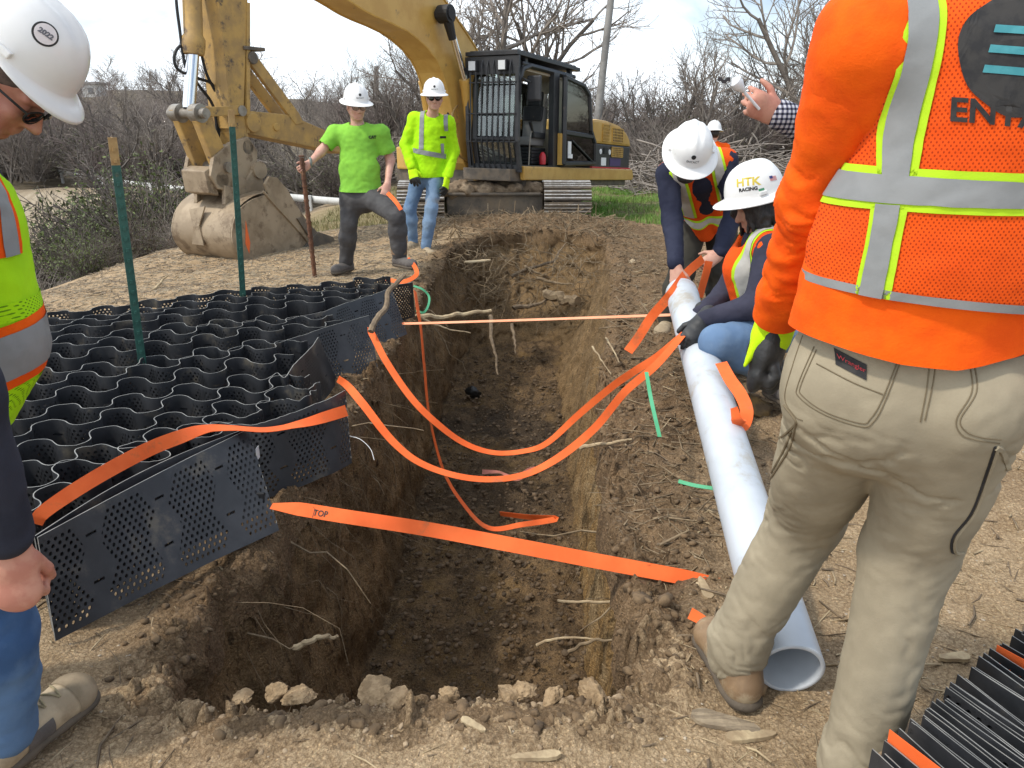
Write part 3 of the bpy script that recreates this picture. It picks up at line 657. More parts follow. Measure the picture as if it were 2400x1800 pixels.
mb = MB(); ebox(mb, -.49, -.46, .5, .68, .8, 2.2); ebox(mb, -.49, -.46, 1.12, 1.25, .8, 2.2); ebox(mb, -.49, -.46, .68, 1.12, .8, 1.4); ebox(mb, -.49, -.46, .68, 1.12, 2.0, 2.2); ebox(mb, -.45, 1.2, .5, 1.26, 2.19, 2.23); ebox(mb, -.45, .1, 1.2, 1.235, .8, 2.2); mb.build('cab_lining', CREAM, EX)
# seat and controls
st = MB(); ebox(st, .2, .72, .68, 1.1, 1.08, 1.22); eprism(st, [(.16, 1.15), (.3, 1.15), (.2, 1.72), (.06, 1.72)], .68, 1.1, True); seat = st.build('seat', GREYF, EX, bevel=.05)
st = MB(); eprism(st, [(.14, 1.72), (.24, 1.72), (.22, 1.98), (.1, 1.98)], .74, 1.04, True); st.build('headrest', BLK, seat, bevel=.04)
st = MB(); eprism(st, [(.26, 1.5), (.3, 1.5), (.245, 1.74), (.2, 1.74)], .7, 1.08, True); ebox(st, .3, .7, .6, .68, 1.2, 1.3); ebox(st, .3, .7, 1.1, 1.17, 1.2, 1.3); st.build('armrest', BLK, seat, bevel=.02)
st = MB()
for i in range(5): ebox(st, .2 - .01 * (i % 2), .7 + .01 * (i % 2), .68, 1.12, .78 + i * .055, .83 + i * .055)
st.build('seat_bellows', RUB, seat, bevel=.012)
st = MB()
for o_ in (.62, 1.15): st.tube([Xt(.7, o_, 1.25), Xt(.82, o_, 1.45)], [.015, .03], 8); st.build('joystick', BLK, EX); st = MB()
st.tube([Xt(.95, 1.2, .76), Xt(.92, 1.2, 1.15), Xt(.8, 1.16, 1.3), Xt(.6, 1.12, 1.28)], [.012] * 4, 6); st.build('control_lever', STEEL, EX)
st = MB(); ebox(st, .25, .95, .5, .66, .78, 1.2); ebox(st, .95, 1.35, .52, .75, .78, 1.0); st.build('console', BLK, EX, bevel=.03)
mb = MB(); c = Xt(.5, 1.22, .78); mb.tube([c, c + UZ * .12, c + UZ * .17, c + UZ * .2], [.055, .06, .045, .02], 14); mb.build('red_canister', RED, EX, smooth=True)
# open door, folded back against the cab side
dprof = [(.12, .8), (.12, 2.2), (-.6, 2.14), (-.86, 2.0), (-.98, 1.4), (-1.16, 1.2), (-1.2, .84)]
mb = MB(); pp = dprof + dprof[:1]
for a, b in zip(pp[:-1], pp[1:]): mb.tube([Xt(a[0], 1.43, a[1]), Xt(b[0], 1.43, b[1])], [.045, .045], 6)
mb.tube([Xt(.12, 1.43, 1.32), Xt(-1.02, 1.43, 1.3)], [.05, .05], 6); dr = mb.build('door', BLK, EX)
mb = MB(); eprism(mb, [(.1, 1.34), (.1, 2.18), (-.58, 2.12), (-.84, 1.98), (-.97, 1.34)], 1.43, 1.437, True); mb.build('door_glass', GLASS, dr)
mb = MB(); eprism(mb, [(.1, .82), (.1, 1.3), (-1.0, 1.28), (-1.14, 1.18), (-1.18, .86)], 1.43, 1.437, True); mb.build('lower_pane', TINT, dr)
mb = MB(); mb.tube([Xt(-.15, 1.46, 1.2), Xt(-1.05, 1.46, .86)], [.016, .016], 6); mb.build('hand_bar', BLK, dr)
mb = MB(); ebox(mb, -.14, -.02, 1.44, 1.45, .95, 1.18); ebox(mb, -.2, -.02, 1.44, 1.45, .9, .97); mb.build('paper_sticker', WHITE, dr)
mb = MB(); ebox(mb, .13, .2, 1.35, 1.42, .78, 1.3); mb.build('door_post', YEL, EX)
mb = MB(); ebox(mb, 1.3, 1.36, 1.38, 1.62, 1.72, 2.1); mo = mb.build('mirror', BLK, EX, bevel=.03)
mb = MB(); mb.tube([Xt(1.4, 1.34, 2.05), Xt(1.36, 1.45, 2.0)], [.015, .015], 6); mb.build('bracket', BLK, mo)
mb = MB(); ebox(mb, -.2, .9, -.95, -.5, .68, 1.2); ebox(mb, .2, 1.0, -1.3, -.75, .68, 1.35); ebox(mb, 1.0, 1.35, -1.25, -.6, .62, 1.0); mb.build('tool_box', YEL, EX, bevel=.03)
# boom, stick and linkage
low = [(1.05, .5), (1.46, .77), (1.71, 1.43), (2.05, 2.21), (2.73, 2.61), (3.65, 2.79), (4.09, 2.91), (5.0, 3.15), (5.75, 3.55)]
upp = [(.45, .55), (.4, 1.2), (.6, 1.9), (.87, 2.38), (1.05, 2.58), (1.64, 2.99), (1.95, 3.2), (2.7, 3.5), (3.7, 3.75), (5.0, 3.95), (5.8, 3.95)]
sl = lambda p, n: smooth_line([(a, b, 0) for a, b in p], n)[:, :2].tolist()
bp_ = sl(low, 26) + sl(upp, 26)[::-1]
mb = MB(); n = len(bp_); eprism(mb, bp_, -.23, .23); bm_ = mb.build('boom', YEL, EX, bevel=.012)
mb = MB()
for L_ in (sl(low, 26), sl(upp, 26)):
    for s in (-.235, .235):
        pts = [X(a, s, b) for a, b in L_]; mb.tube(pts, [.016] * len(pts), 5)
mb.build('weld_flange', YEL, bm_)
for s in (-.4, .4):
    mb = MB(); mb.tube([X(2.08, s, 2.94), X(1.61, s, 2.03), X(1.59, s, 1.98)], [.05, .05, .05], 12); mb.build('boom_cylinder_rod', CHROME, EX, smooth=True)
    mb = MB(); mb.tube([X(1.62, s, 2.05), X(1.6, s, 2.0), X(1.6, s, 1.97), X(1.35, s, .75), X(1.28, s, .5)], [.095, .1, .088, .085, .08], 14); mb.build('boom_cylinder', YEL, EX, smooth=True)
mb = MB(); mb.tube([X(2.08, -.5, 2.94), X(2.08, .5, 2.94)], [.085, .085], 16); mb.tube([X(2.08, .28, 2.94), X(2.08, .48, 2.94)], [.13, .13], 16); mb.tube([X(2.08, .41, 2.9), X(1.95, .41, 2.6)], [.085, .06], 10); mb.build('boom_pin', RUB, EX)
fr, bk = [(6.02, 1.02), (6.12, 1.3), (6.13, 1.56), (6.11, 2.68), (6.1, 3.6), (5.95, 4.3)], [(5.86, 1.02), (5.9, 1.2), (5.95, 1.5), (5.72, 2.7), (5.45, 3.6), (5.55, 4.3)]
mb = MB(); eprism(mb, fr + bk[::-1], -.17, .17); stk = mb.build('stick', YELD, EX, bevel=.012)
mb = MB(); eprism(mb, [(6.09, 1.35), (6.15, 1.35), (6.13, 3.6), (6.08, 3.6)], -.175, .178); eprism(mb, [(5.89, 1.3), (5.94, 1.3), (5.74, 2.7), (5.69, 2.7)], -.175, .178); mb.build('edge_plate', YELD, stk)
mb = MB(); mb.tube([X(6.3, 0, 3.6), X(6.34, 0, 2.67), X(6.38, 0, 2.32), X(6.385, 0, 2.28), X(6.4, 0, 2.2), X(6.41, 0, 2.12)], [.1, .1, .1, .125, .125, .11], 16); mb.build('bucket_cylinder', YELD, EX, smooth=True)
mb = MB(); mb.tube([X(6.4, 0, 2.2), X(6.56, 0, 1.56)], [.068, .068], 16); mb.build('bucket_cylinder_rod', CHROME, EX, smooth=True)
mb = MB()
for s in (-.16, .16):
    mb.tube([X(6.58, s - .06, 1.51), X(6.58, s + .06, 1.51)], [.1, .1], 18)
mb.tube([X(6.58, -.3, 1.51), X(6.58, .3, 1.51)], [.055, .055], 14); mb.tube([X(6.02, -.24, 1.54), X(6.02, .24, 1.54)], [.06, .06], 14); mb.tube([X(6.0, -.24, 1.14), X(6.0, .24, 1.14)], [.08, .08], 16); mb.tube([X(6.33, -.28, .93), X(6.33, .28, .93)], [.06, .06], 16)
mb.build('linkage_pins', STEEL, EX, smooth=True)
for s in (-.2, .2):
    mb = MB(); eprism(mb, [(6.55, 1.47), (6.58, 1.57), (6.02, 1.6), (6.0, 1.5)], s - .025, s + .025); mb.build('guide_link', YELD, EX, bevel=.008)
    mb = MB(); eprism(mb, [(6.68, 1.55), (6.48, 1.53), (6.2, .9), (6.34, .8), (6.46, .9)], s * .8 - .05, s * .8 + .05); mb.build('power_link', YELD, EX, bevel=.02)
# quick coupler
mb = MB()
for s in (-.21, .21): eprism(mb, [(6.5, 1.05), (6.25, 1.2), (5.98, 1.26), (5.86, 1.1), (5.9, .86), (6.02, .74), (6.3, .66), (6.5, .7), (6.58, .85)], s - .03, s + .03)
mb.tube([X(6.42, -.24, .8), X(6.42, .24, .8)], [.1, .1], 16); eprism(mb, [(6.5, .95), (6.62, .9), (6.6, .66), (6.46, .62)], -.2, .2); mb.build('quick_coupler', BUCK, EX, bevel=.012)
# bucket
back = sl([(6.02, .62), (6.3, .57), (6.52, .44), (6.62, .2), (6.56, .0), (6.4, -.14), (6.1, -.22), (5.7, -.24), (5.25, -.22)], 30)
inn = [(a - .03 * (1 if a > 5.9 else 0), b + .035) for a, b in back]
mb = MB(); nb = len(back); o0, o1 = -.5, .5
P_ = np.array([X(a, 0, b) for a, b in back]); Q_ = np.array([X(a - .02, 0, b + .03) for a, b in back])
v = np.vstack([P_ + EL_ * o0, P_ + EL_ * o1, Q_ + EL_ * o0, Q_ + EL_ * o1]); f = []
for i in range(nb - 1): f += [(i, i + 1, nb + i + 1, nb + i), (2 * nb + i, 3 * nb + i, 3 * nb + i + 1, 2 * nb + i + 1)]
mb.add(v, f); bk_ = mb.build('bucket', BUCK, EX); shade(bk_.data, 50)
side = back[:-1] + [(5.18, -.19), (5.12, -.05), (5.3, .1), (5.52, .36), (5.72, .66), (5.86, .8), (5.98, .82), (6.06, .74)]
for s in (-.5, .5):
    mb = MB(); eprism(mb, side, s - .018, s + .018); mb.build('side_plate', BUCK, bk_, bevel=.006)
for s in (.53,):
    mb = MB(); eprism(mb, [(5.52, .3), (5.3, .1), (5.12, -.08), (5.16, -.2), (5.6, -.24), (6.1, -.225), (6.1, -.14), (5.62, -.1), (5.42, .02), (5.62, .3)], s - .012, s + .012); mb.build('wear_plate', DKST, bk_, bevel=.005)
mb = MB(); L2 = sl([(6.1, .66), (5.95, .5), (5.6, .15), (5.38, -.1)], 16); mb.tube([X(a, .525, b) for a, b in L2], [.016] * 16, 6); mb.build('weld_seam', BUCK, bk_)
mb = MB(); eprism(mb, [(5.3, -.25), (5.3, -.2), (5.02, -.16), (5.0, -.2)], -.5, .5); mb.build('cutting_edge', STEEL, bk_, bevel=.006)
for i in range(5):
    o_ = -.46 + i * .23; mb = MB(); eprism(mb, [(5.2, -.27), (5.2, -.14), (5.0, -.12), (4.8, -.19), (4.8, -.21), (5.0, -.26)], o_ - .05, o_ + .05); mb.build('tooth', STEEL, bk_, bevel=.01)
for s in (.53, -.53): mb = MB(); eprism(mb, [(5.46, .02), (5.28, .1), (5.02, .0), (4.98, -.1), (5.2, -.14), (5.5, -.1)], s - .02, s + .02); mb.build('side_cutter', DKST, bk_, bevel=.008)
mb = MB()
for s in (-.24, .24): eprism(mb, [(6.45, .52), (6.42, .74), (6.2, .68), (5.98, .9), (5.86, .86), (5.84, .6), (6.1, .6)], s - .03, s + .03)
mb.build('bucket_ear', BUCK, bk_, bevel=.01)
mb = MB(); c = X(5.9, -.3, .88); mb.tube([c, c + EL_ * .6], [.1, .1], 18); c = X(6.2, -.28, .72); mb.tube([c, c + EL_ * .56], [.1, .1], 18); mb.build('bucket_pin', BUCK, bk_)
me = flat_mesh([[(-.13, .19), (.13, .24), (.05, .02), (.1, -.2), (-.1, -.2), (-.05, .0)]]); bt = bvh(bk_)
bm = bmesh.new(); bm.from_mesh(me); r_ = bmesh.ops.extrude_face_region(bm, geom=bm.faces[:]); bmesh.ops.translate(bm, verts=[q for q in r_['geom'] if isinstance(q, bmesh.types.BMVert)], vec=(0, 0, .02)); bm.to_mesh(me); bm.free()
for vv in me.vertices:
    vv.co = Vector(X(6.62 + vv.co.z - .22 * max(0, vv.co.y + .02) ** 1.0 * 1.0, -.05 + vv.co.x, .27 + vv.co.y))
me.materials.append(BUCK); lk = link('lifting_eye', me, bk_)
ORP = mk('orange_spray_paint', (.75, .14, .03), None, 5, .7)
mb = MB(); q0 = [(6.4, .36), (6.44, .1), (6.4, -.02), (6.37, .1)]; eprism(mb, q0, .519, .5205); mb.build('orange_paint_mark', ORP, bk_)
# thumb
mb = MB(); eprism(mb, [(5.98, 1.5), (5.8, 1.54), (5.2, 1.5), (4.55, 1.3), (4.2, 1.1), (4.25, 1.0), (4.7, 1.08), (5.75, 1.26), (5.95, 1.3)], -.15, .15); mb.tube([X(5.83, -.2, 1.41), X(5.83, .2, 1.41)], [.11, .11], 18); mb.tube([X(5.45, -.17, 1.36), X(5.45, .17, 1.36)], [.05, .05], 14); mb.build('thumb', YELD, EX, bevel=.012)
for s in (-.13, .13): mb = MB(); eprism(mb, [(5.83, 2.2), (5.76, 2.06), (5.12, 1.38), (4.98, 1.4), (5.05, 1.52), (5.7, 2.2)], s - .03, s + .03); mb.build('thumb_strut', YELD, EX, bevel=.01)
mb = MB(); eprism(mb, [(5.86, 2.2), (5.55, 2.2), (5.55, 2.24), (5.86, 2.24)], -.2, .2); mb.tube([X(5.74, -.2, 2.12), X(5.74, .2, 2.12)], [.07, .07], 14); mb.build('thumb_bracket', DKST, EX, bevel=.008)
for pts in ([(413, -40), (413, 0), (420, 60), (436, 160), (470, 205), (500, 250), (510, 320)], [(436, 98), (415, 115), (408, 140), (420, 165), (460, 182), (500, 200), (511, 250), (513, 310), (505, 350), (497, 385)], [(475, -30), (468, 0), (462, 60), (480, 160), (505, 215)]):
    mb = MB(); p = smooth_line([XP(a, b, -.05) for a, b in pts], 40); mb.tube(p, [.017] * 40, 8); mb.build('hydraulic_hose', RUB, EX, smooth=True)
for i in range(4):
    mb = MB(); p = smooth_line([X(1.25 - .04 * i, -.15 + .12 * i, .7), X(1.75, -.1 + .12 * i, 1.0), X(1.72 + .02 * i, -.05 + .1 * i, 1.5), X(1.5, .05 + .05 * i, 1.7)], 24); mb.tube(p, [.022] * 24, 7); mb.build('hydraulic_hose', YELD if i % 2 else RUB, EX, smooth=True)
# lettering on the machine's side skirt is too worn to read in the photograph; nothing is written there
print('excavator', round(time.time() - T0, 1))
# ------------------------------------------------------------------ people
def skin(nm, c, c2): return mk(nm, c, c2, 22, .48, bump=.12, bscale=120, spec=.35, bdist=.003)
SK1 = skin('skin_ruddy', (.54, .27, .195), (.47, .2, .145)); SK2 = skin('skin_fair', (.6, .35, .265), (.53, .28, .21)); SK3 = skin('skin_tan', (.46, .255, .17), (.4, .2, .135))
def cloth(nm, c, c2=None, sc=7, rough=.85, bump=.25, bs=260, **k): return mk(nm, c, c2, sc, rough, bump=bump, bscale=bs, spec=.2, bdist=.003, **k)
TEE = cloth('lime_tee', (.235, .54, .06), (.2, .47, .055)); LIME = cloth('fluorescent_lime', (.41, .77, .008), (.36, .7, .008)); ORA = cloth('fluorescent_orange', (.9, .12, .004), (.82, .09, .004), 9, bump=.4, bs=190); ORV = cloth('orange_mesh', (.84, .1, .008), (.76, .085, .008))
LIMT = cloth('lime_tape', (.46, .72, .025)); SILV = cloth('silver_tape', (.27, .28, .285), (.235, .245, .25), 9, .42, bump=.15, bs=90); SILW = cloth('pale_silver_tape', (.52, .5, .46), (.44, .43, .4), 9, .42)
NAVY = cloth('navy_jersey', (.018, .021, .042), (.026, .03, .055)); KHAKI = cloth('khaki_canvas', (.335, .288, .205), (.28, .24, .17), 6, .9, dirt=(.24, .197, .135), dscale=3, damt=.5); GREYP = cloth('grey_work_cloth', (.085, .083, .085), (.062, .06, .062), 6)
OLIVE = cloth('dark_olive_cloth', (.045, .043, .036), (.06, .056, .046)); DEN = cloth('washed_denim', (.125, .205, .34), (.2, .29, .42), 4, .85, dirt=(.27, .24, .2), dscale=3, damt=.35); DEN2 = cloth('blue_denim', (.045, .1, .22), (.1, .175, .3), 5)
LEATH = mk('tan_boot_leather', (.27, .175, .095), (.19, .12, .065), 12, .6, bump=.3, bscale=70, dirt=(.33, .26, .17), dscale=9, damt=.7, bdist=.004); GREYB = mk('grey_suede', (.13, .115, .105), (.09, .08, .075), 12, .85, bump=.3); SOLE = mk('boot_sole', (.11, .085, .06), (.07, .055, .04), 12, .8, bump=.3); DUSTY = mk('dusty_boot', (.43, .34, .225), (.31, .24, .155), 14, .85, bump=.4, bscale=60, dirt=(.1, .085, .07), dscale=12, damt=.4, bdist=.004)
HAT = mk('white_hat_plastic', (.8, .8, .79), (.76, .76, .75), 6, .3, coat=.25, dirt=(.56, .53, .47), dscale=7, damt=.12); HATIN = mk('cream_hat_lining', (.72, .7, .58), None, 5, .5); INK = mk('black_ink', (.012, .012, .014), (.03, .028, .027), 40, .75); TEAL = mk('teal_ink', (.04, .23, .27), (.06, .28, .32), 40, .75); HAIRB = mk('dark_hair', (.011, .009, .009), (.025, .02, .018), 30, .45, bump=.6, bscale=140, stretch=(1, 1, .2)); HAIRL = mk('fair_hair', (.22, .13, .07), (.15, .085, .045), 30, .6, bump=.5)
STUB = mk('cropped_hair', (.075, .05, .042), (.12, .08, .065), 60, .8); LENS = mk('dark_lens', (.006, .006, .007), None, 5, .06, spec=.9); GLOVE = mk('black_glove', (.017, .018, .02), (.028, .029, .031), 18, .55, bump=.35, bscale=130, bdist=.004); GLIME = cloth('lime_knit', (.52, .82, .01), None, bs=320, bump=.5)
NAVYR = mk('navy_print', (.03, .04, .17), None, 5, .5); REDP = mk('red_print', (.5, .02, .03), None, 5, .5); GOLD = mk('gold_print', (.6, .47, .05), None, 5, .5); EYE = mk('eye_white', (.7, .68, .65), None, 5, .2)
def meshdots(m, scale, dark):                                      # knitted mesh: rows of small dark openings
    t, N, K, b, noise, ramp, mix, vec = m_help[m.name]
    src = b.inputs['Base Color'].links[0].from_socket; mp_ = N('ShaderNodeVectorMath'); mp_.operation = 'DOT_PRODUCT'; mp_.inputs[1].default_value = (1.25, -.45, 0); K(vec, mp_.inputs[0])
    sz_ = N('ShaderNodeSeparateXYZ'); K(vec, sz_.inputs[0]); cb = N('ShaderNodeCombineXYZ'); K(mp_.outputs['Value'], cb.inputs[0]); K(sz_.outputs[2], cb.inputs[1])
    rt_ = N('ShaderNodeMapping'); rt_.inputs['Rotation'].default_value = (0, 0, .785); rt_.inputs['Scale'].default_value = (1.0, 1.0, 1); K(cb.outputs[0], rt_.inputs[0])
    vo = N('ShaderNodeTexVoronoi'); vo.voronoi_dimensions = '2D'; vo.feature = 'F1'; vo.inputs['Scale'].default_value = scale; vo.inputs['Randomness'].default_value = .1; K(rt_.outputs[0], vo.inputs['Vector'])
    K(mix(ramp(vo.outputs['Distance'], .30, .2), src, dark), b.inputs['Base Color'])
meshdots(ORV, 150, (.4, .035, .004)); LMESH = cloth('lime_mesh', (.42, .8, .005), (.38, .74, .005)); meshdots(LMESH, 150, (.12, .28, .004))
def plaid():
    m = cloth('plaid_cotton', (.55, .55, .58)); t, N, K, b, noise, ramp, mix, vec = m_help['plaid_cotton']
    sx = N('ShaderNodeSeparateXYZ'); K(vec, sx.inputs[0])
    def wv(o, f):
        a = N('ShaderNodeMath'); a.operation = 'MULTIPLY'; a.inputs[1].default_value = f; K(o, a.inputs[0]); s = N('ShaderNodeMath'); s.operation = 'SINE'; K(a.outputs[0], s.inputs[0]); return ramp(s.outputs[0], -.1, .25)
    c = mix(wv(sx.outputs[0], 430), (.5, .5, .54), (.12, .12, .17)); c2_ = mix(wv(sx.outputs[0], 430), (.11, .115, .16), (.012, .012, .02))
    K(mix(wv(sx.outputs[2], 430), c, c2_), b.inputs['Base Color']); return m
PLAID = plaid()

def frame(f, u):
    f = nrm(f); r = nrm(np.cross(f, u)); return r, f, np.cross(r, f)
def head_soft(s, H, fr, k=1.0, nose=1.0):
    r, f, u = fr; P = lambda x, y, z: H + k * (r * x + f * y + u * z); M = np.array([r, f, u]); E = lambda c, rad, kk=.012, op='+': s.ell(P(*c), np.array(rad) * k, M, kk, op); C = lambda a, b, ra, rb, kk=.012, op='+': s.cap(P(*a), P(*b), ra * k, rb * k, kk, op)
    E((0, -.012, .035), (.076, .096, .084)); E((0, .028, -.035), (.063, .07, .082), .02); E((0, .066, -.103), (.026, .024, .02), .018)
    for q in (-1, 1):
        C((q * .056, -.004, -.05), (q * .026, .06, -.098), .021, .016, .02); E((q * .044, .064, -.028), (.021, .02, .02), .016)
        C((q * .012, .087, .02), (q * .046, .072, .02), .011, .009, .014); E((q * .031, .094, -.001), (.017, .014, .012), .012, '-')
        E((q * .031, .074, -.002), (.0135, .013, .011), .002); E((q * .011, .1, -.04), (.0085, .011, .008), .006); E((q * .006, .112, -.047), (.004, .004, .004), .003, '-')
        E((q * .079, -.006, -.012), (.009, .02, .031), .006); E((q * .088, -.002, -.01), (.006, .011, .019), .004, '-'); C((q * .072, -.004, -.03), (q * .078, .0, -.035), .012, .011, .008)
    C((0, .09, .008), (0, .108 + .006 * nose, -.034), .0085, .013, .008); E((0, .112 + .004 * nose, -.037), (.0115, .011, .01), .006)
    C((-.019, .089, -.068), (.019, .089, -.068), .0065, .0065, .006); C((-.016, .089, -.079), (.016, .089, -.079), .0075, .0075, .006); C((-.026, .098, -.0735), (.026, .098, -.0735), .0022, .0022, .002, '-')
def hand_soft(s, Wp, d, pn, th, curl=(.5, .7, .5), k=1.0, spread=.1, thumb=(.75, .75, .35), g=0.0):
    d = nrm(d); pn = nrm(pn - d * np.dot(pn, d)); sd = nrm(np.cross(d, pn)); sd = sd if np.dot(sd, th) > 0 else -sd
    s.ecap(Wp, Wp + d * .03 * k, .034 * k + g, .036 * k + g, pn, .62, .012); s.ecap(Wp + d * .035 * k, Wp + d * .08 * k, .038 * k + g, .042 * k + g, pn, .42, .014)
    L = (.074, .083, .078, .06)
    for i in range(4):
        off = (.031, .0105, -.0105, -.031)[i]; p = Wp + k * (d * (.088 - .004 * (i == 0) - .01 * (i == 3)) + sd * off + pn * .0); q = nrm(d + sd * spread * (1.5 - i) * .6); a = 0
        for j, fr in enumerate((.45, .31, .24)):
            a += curl[j] * (1 + .08 * i); v = q * math.cos(a) + pn * math.sin(a); e = p + v * L[i] * fr * k
            s.cap(p, e, (.0098 - .0012 * j) * k + g, (.0092 - .0013 * j) * k + g, .004); p = e
    p = Wp + k * (d * .028 + sd * .028 + pn * .008); q = nrm(d * thumb[0] + sd * thumb[1] + pn * thumb[2]); e = p + q * .042 * k; q2 = nrm(q + d * .25 - sd * .35 + pn * .35); s.cap(p, e, .0145 * k + g, .0115 * k + g, .008); s.cap(e, e + q2 * .034 * k, .0115 * k + g, .009 * k + g, .003)
def tframe(J):
    mh = (J['HL'] + J['HR']) / 2; ms = (J['SL'] + J['SR']) / 2; up = nrm(ms - mh); lt = J['SL'] - J['SR']; lt = nrm(lt - up * (lt @ up)); return mh, ms, up, lt, np.cross(lt, up)
def torso_soft(s, J, o=0., b=1., low=True):
    mh, ms, up, lt, fr = tframe(J); L = np.linalg.norm(ms - mh); sw = np.linalg.norm(J['SL'] - J['SR']) / 2
    if low: s.ecap(mh - lt * .05 * b, mh + lt * .05 * b, .125 * b + o, .125 * b + o, fr, .85, .05)
    s.ecap(mh + up * .04, mh + up * L * .45, .15 * b + o, .148 * b + o, fr, .74, .06); s.ecap(mh + up * L * .5, mh + up * (L - .1), .158 * b + o, .162 * b + o, fr, .7, .07)
    for k_ in ('SL', 'SR'): s.cap(ms + up * .015, J[k_] - up * .01, .06 * b + o, .055 * b + o, .06)
def arm_soft(s, J, k_, o=0., b=1., end=1.0):
    S_, E_, W_ = J['S' + k_], J['E' + k_], J['W' + k_]; s.cap(S_, E_, .057 * b + o, .047 * b + o, .035); s.cap(E_, E_ + (W_ - E_) * end, .047 * b + o, (.047 - .014 * end) * b + o, .03)
def leg_soft(s, J, k_, o=0., b=1., o2=None, end=1.0):
    H_, K_, A_ = J['H' + k_], J['K' + k_], J['A' + k_]; o2 = o if o2 is None else o2; s.cap(H_, K_, .092 * b + o, .062 * b + o, .05); s.cap(K_, K_ + (A_ - K_) * .35, .06 * b + o, .06 * b + o2, .03); s.cap(K_ + (A_ - K_) * .35, K_ + (A_ - K_) * end, .06 * b + o2, .042 * b + o2, .03)
def collar(s, J, r=.07): ms = (J['SL'] + J['SR']) / 2; s.cap(J['H'], J['H'] * .18 + ms * .82 + UZ * .0, r, r * 1.02, .012, '-')
def person(label, J, h=.009, bare=(), k=1.0, face=None, hup=None, sk=SK2, b=1.0, hands={}, feet={}, loc=None):
    base = np.array(loc if loc is not None else (J['AL'] + J['AR']) / 2); root = thing('person', label, 'person', (base[0], base[1], base[2]))
    s = Soft(); torso_soft(s, J, -.012, b); 
    for q in 'LR': arm_soft(s, J, q, -.006, b); leg_soft(s, J, q, -.014, b)
    hf = frame(face, UZ if hup is None else hup); head_soft(s, J['H'], hf, k); mh, ms, up, lt, fr = tframe(J)
    s.cap(J['H'] - hf[2] * .06 - hf[1] * .015, ms + up * .0, .053 * k, .062 * k, .03)
    for q, a in hands.items(): hand_soft(s, J['W' + q], **a)
    for q in 'LR':
        A_ = J['A' + q]; fd = nrm(feet.get(q, fr * V(1, 1, 0))); s.cap(A_ - V(0, 0, .02), A_ - V(0, 0, .05) + fd * .1, .03, .02, .02)
    bo = soft_obj('body', s, h, sk, root, 1); return root, hf, bo
def boot(root, A_, fd, m, k=1.0, top=.12, sole=SOLE, h=.008, cuffm=None, sz=None):
    fd = nrm(V(fd[0], fd[1], 0)); sd = np.cross(fd, UZ); g = A_[2] - .10 if sz is None else sz; B = V(A_[0], A_[1], g); s = Soft()
    s.cap(B + UZ * .06 - fd * .035, B + UZ * (.1 + top), .044 * k, .05 * k, .03); s.ecap(B + UZ * .055 + fd * .0, B + UZ * .045 + fd * .15 * k, .048 * k, .046 * k, UZ, .9, .03); s.ell(B + UZ * .045 + fd * .165 * k, (.05, .05, .042), None, .03); s.ell(B + UZ * .045 - fd * .045, (.042, .042, .045), None, .02)
    s.half(B + UZ * .022, UZ, '-'); bt = soft_obj('boot', s, h, m, root, 1)
    s = Soft(); s.ecap(B + UZ * .016 - fd * .045, B + UZ * .016 - fd * .0, .045 * k, .044 * k, UZ, .5, .02); s.ecap(B + UZ * .016, B + UZ * .016 + fd * .165 * k, .044 * k, .052 * k, UZ, .42, .02); s.half(B - UZ * .002, UZ, '-'); soft_obj('sole', s, h * .8, sole, bt, 1)
    return bt
def tube_part(name, pts, rad, m, root, n=8, label=None):
    mb = MB(); mb.tube(pts, rad, n); return mb.build(name, m, root, smooth=True, label=label)
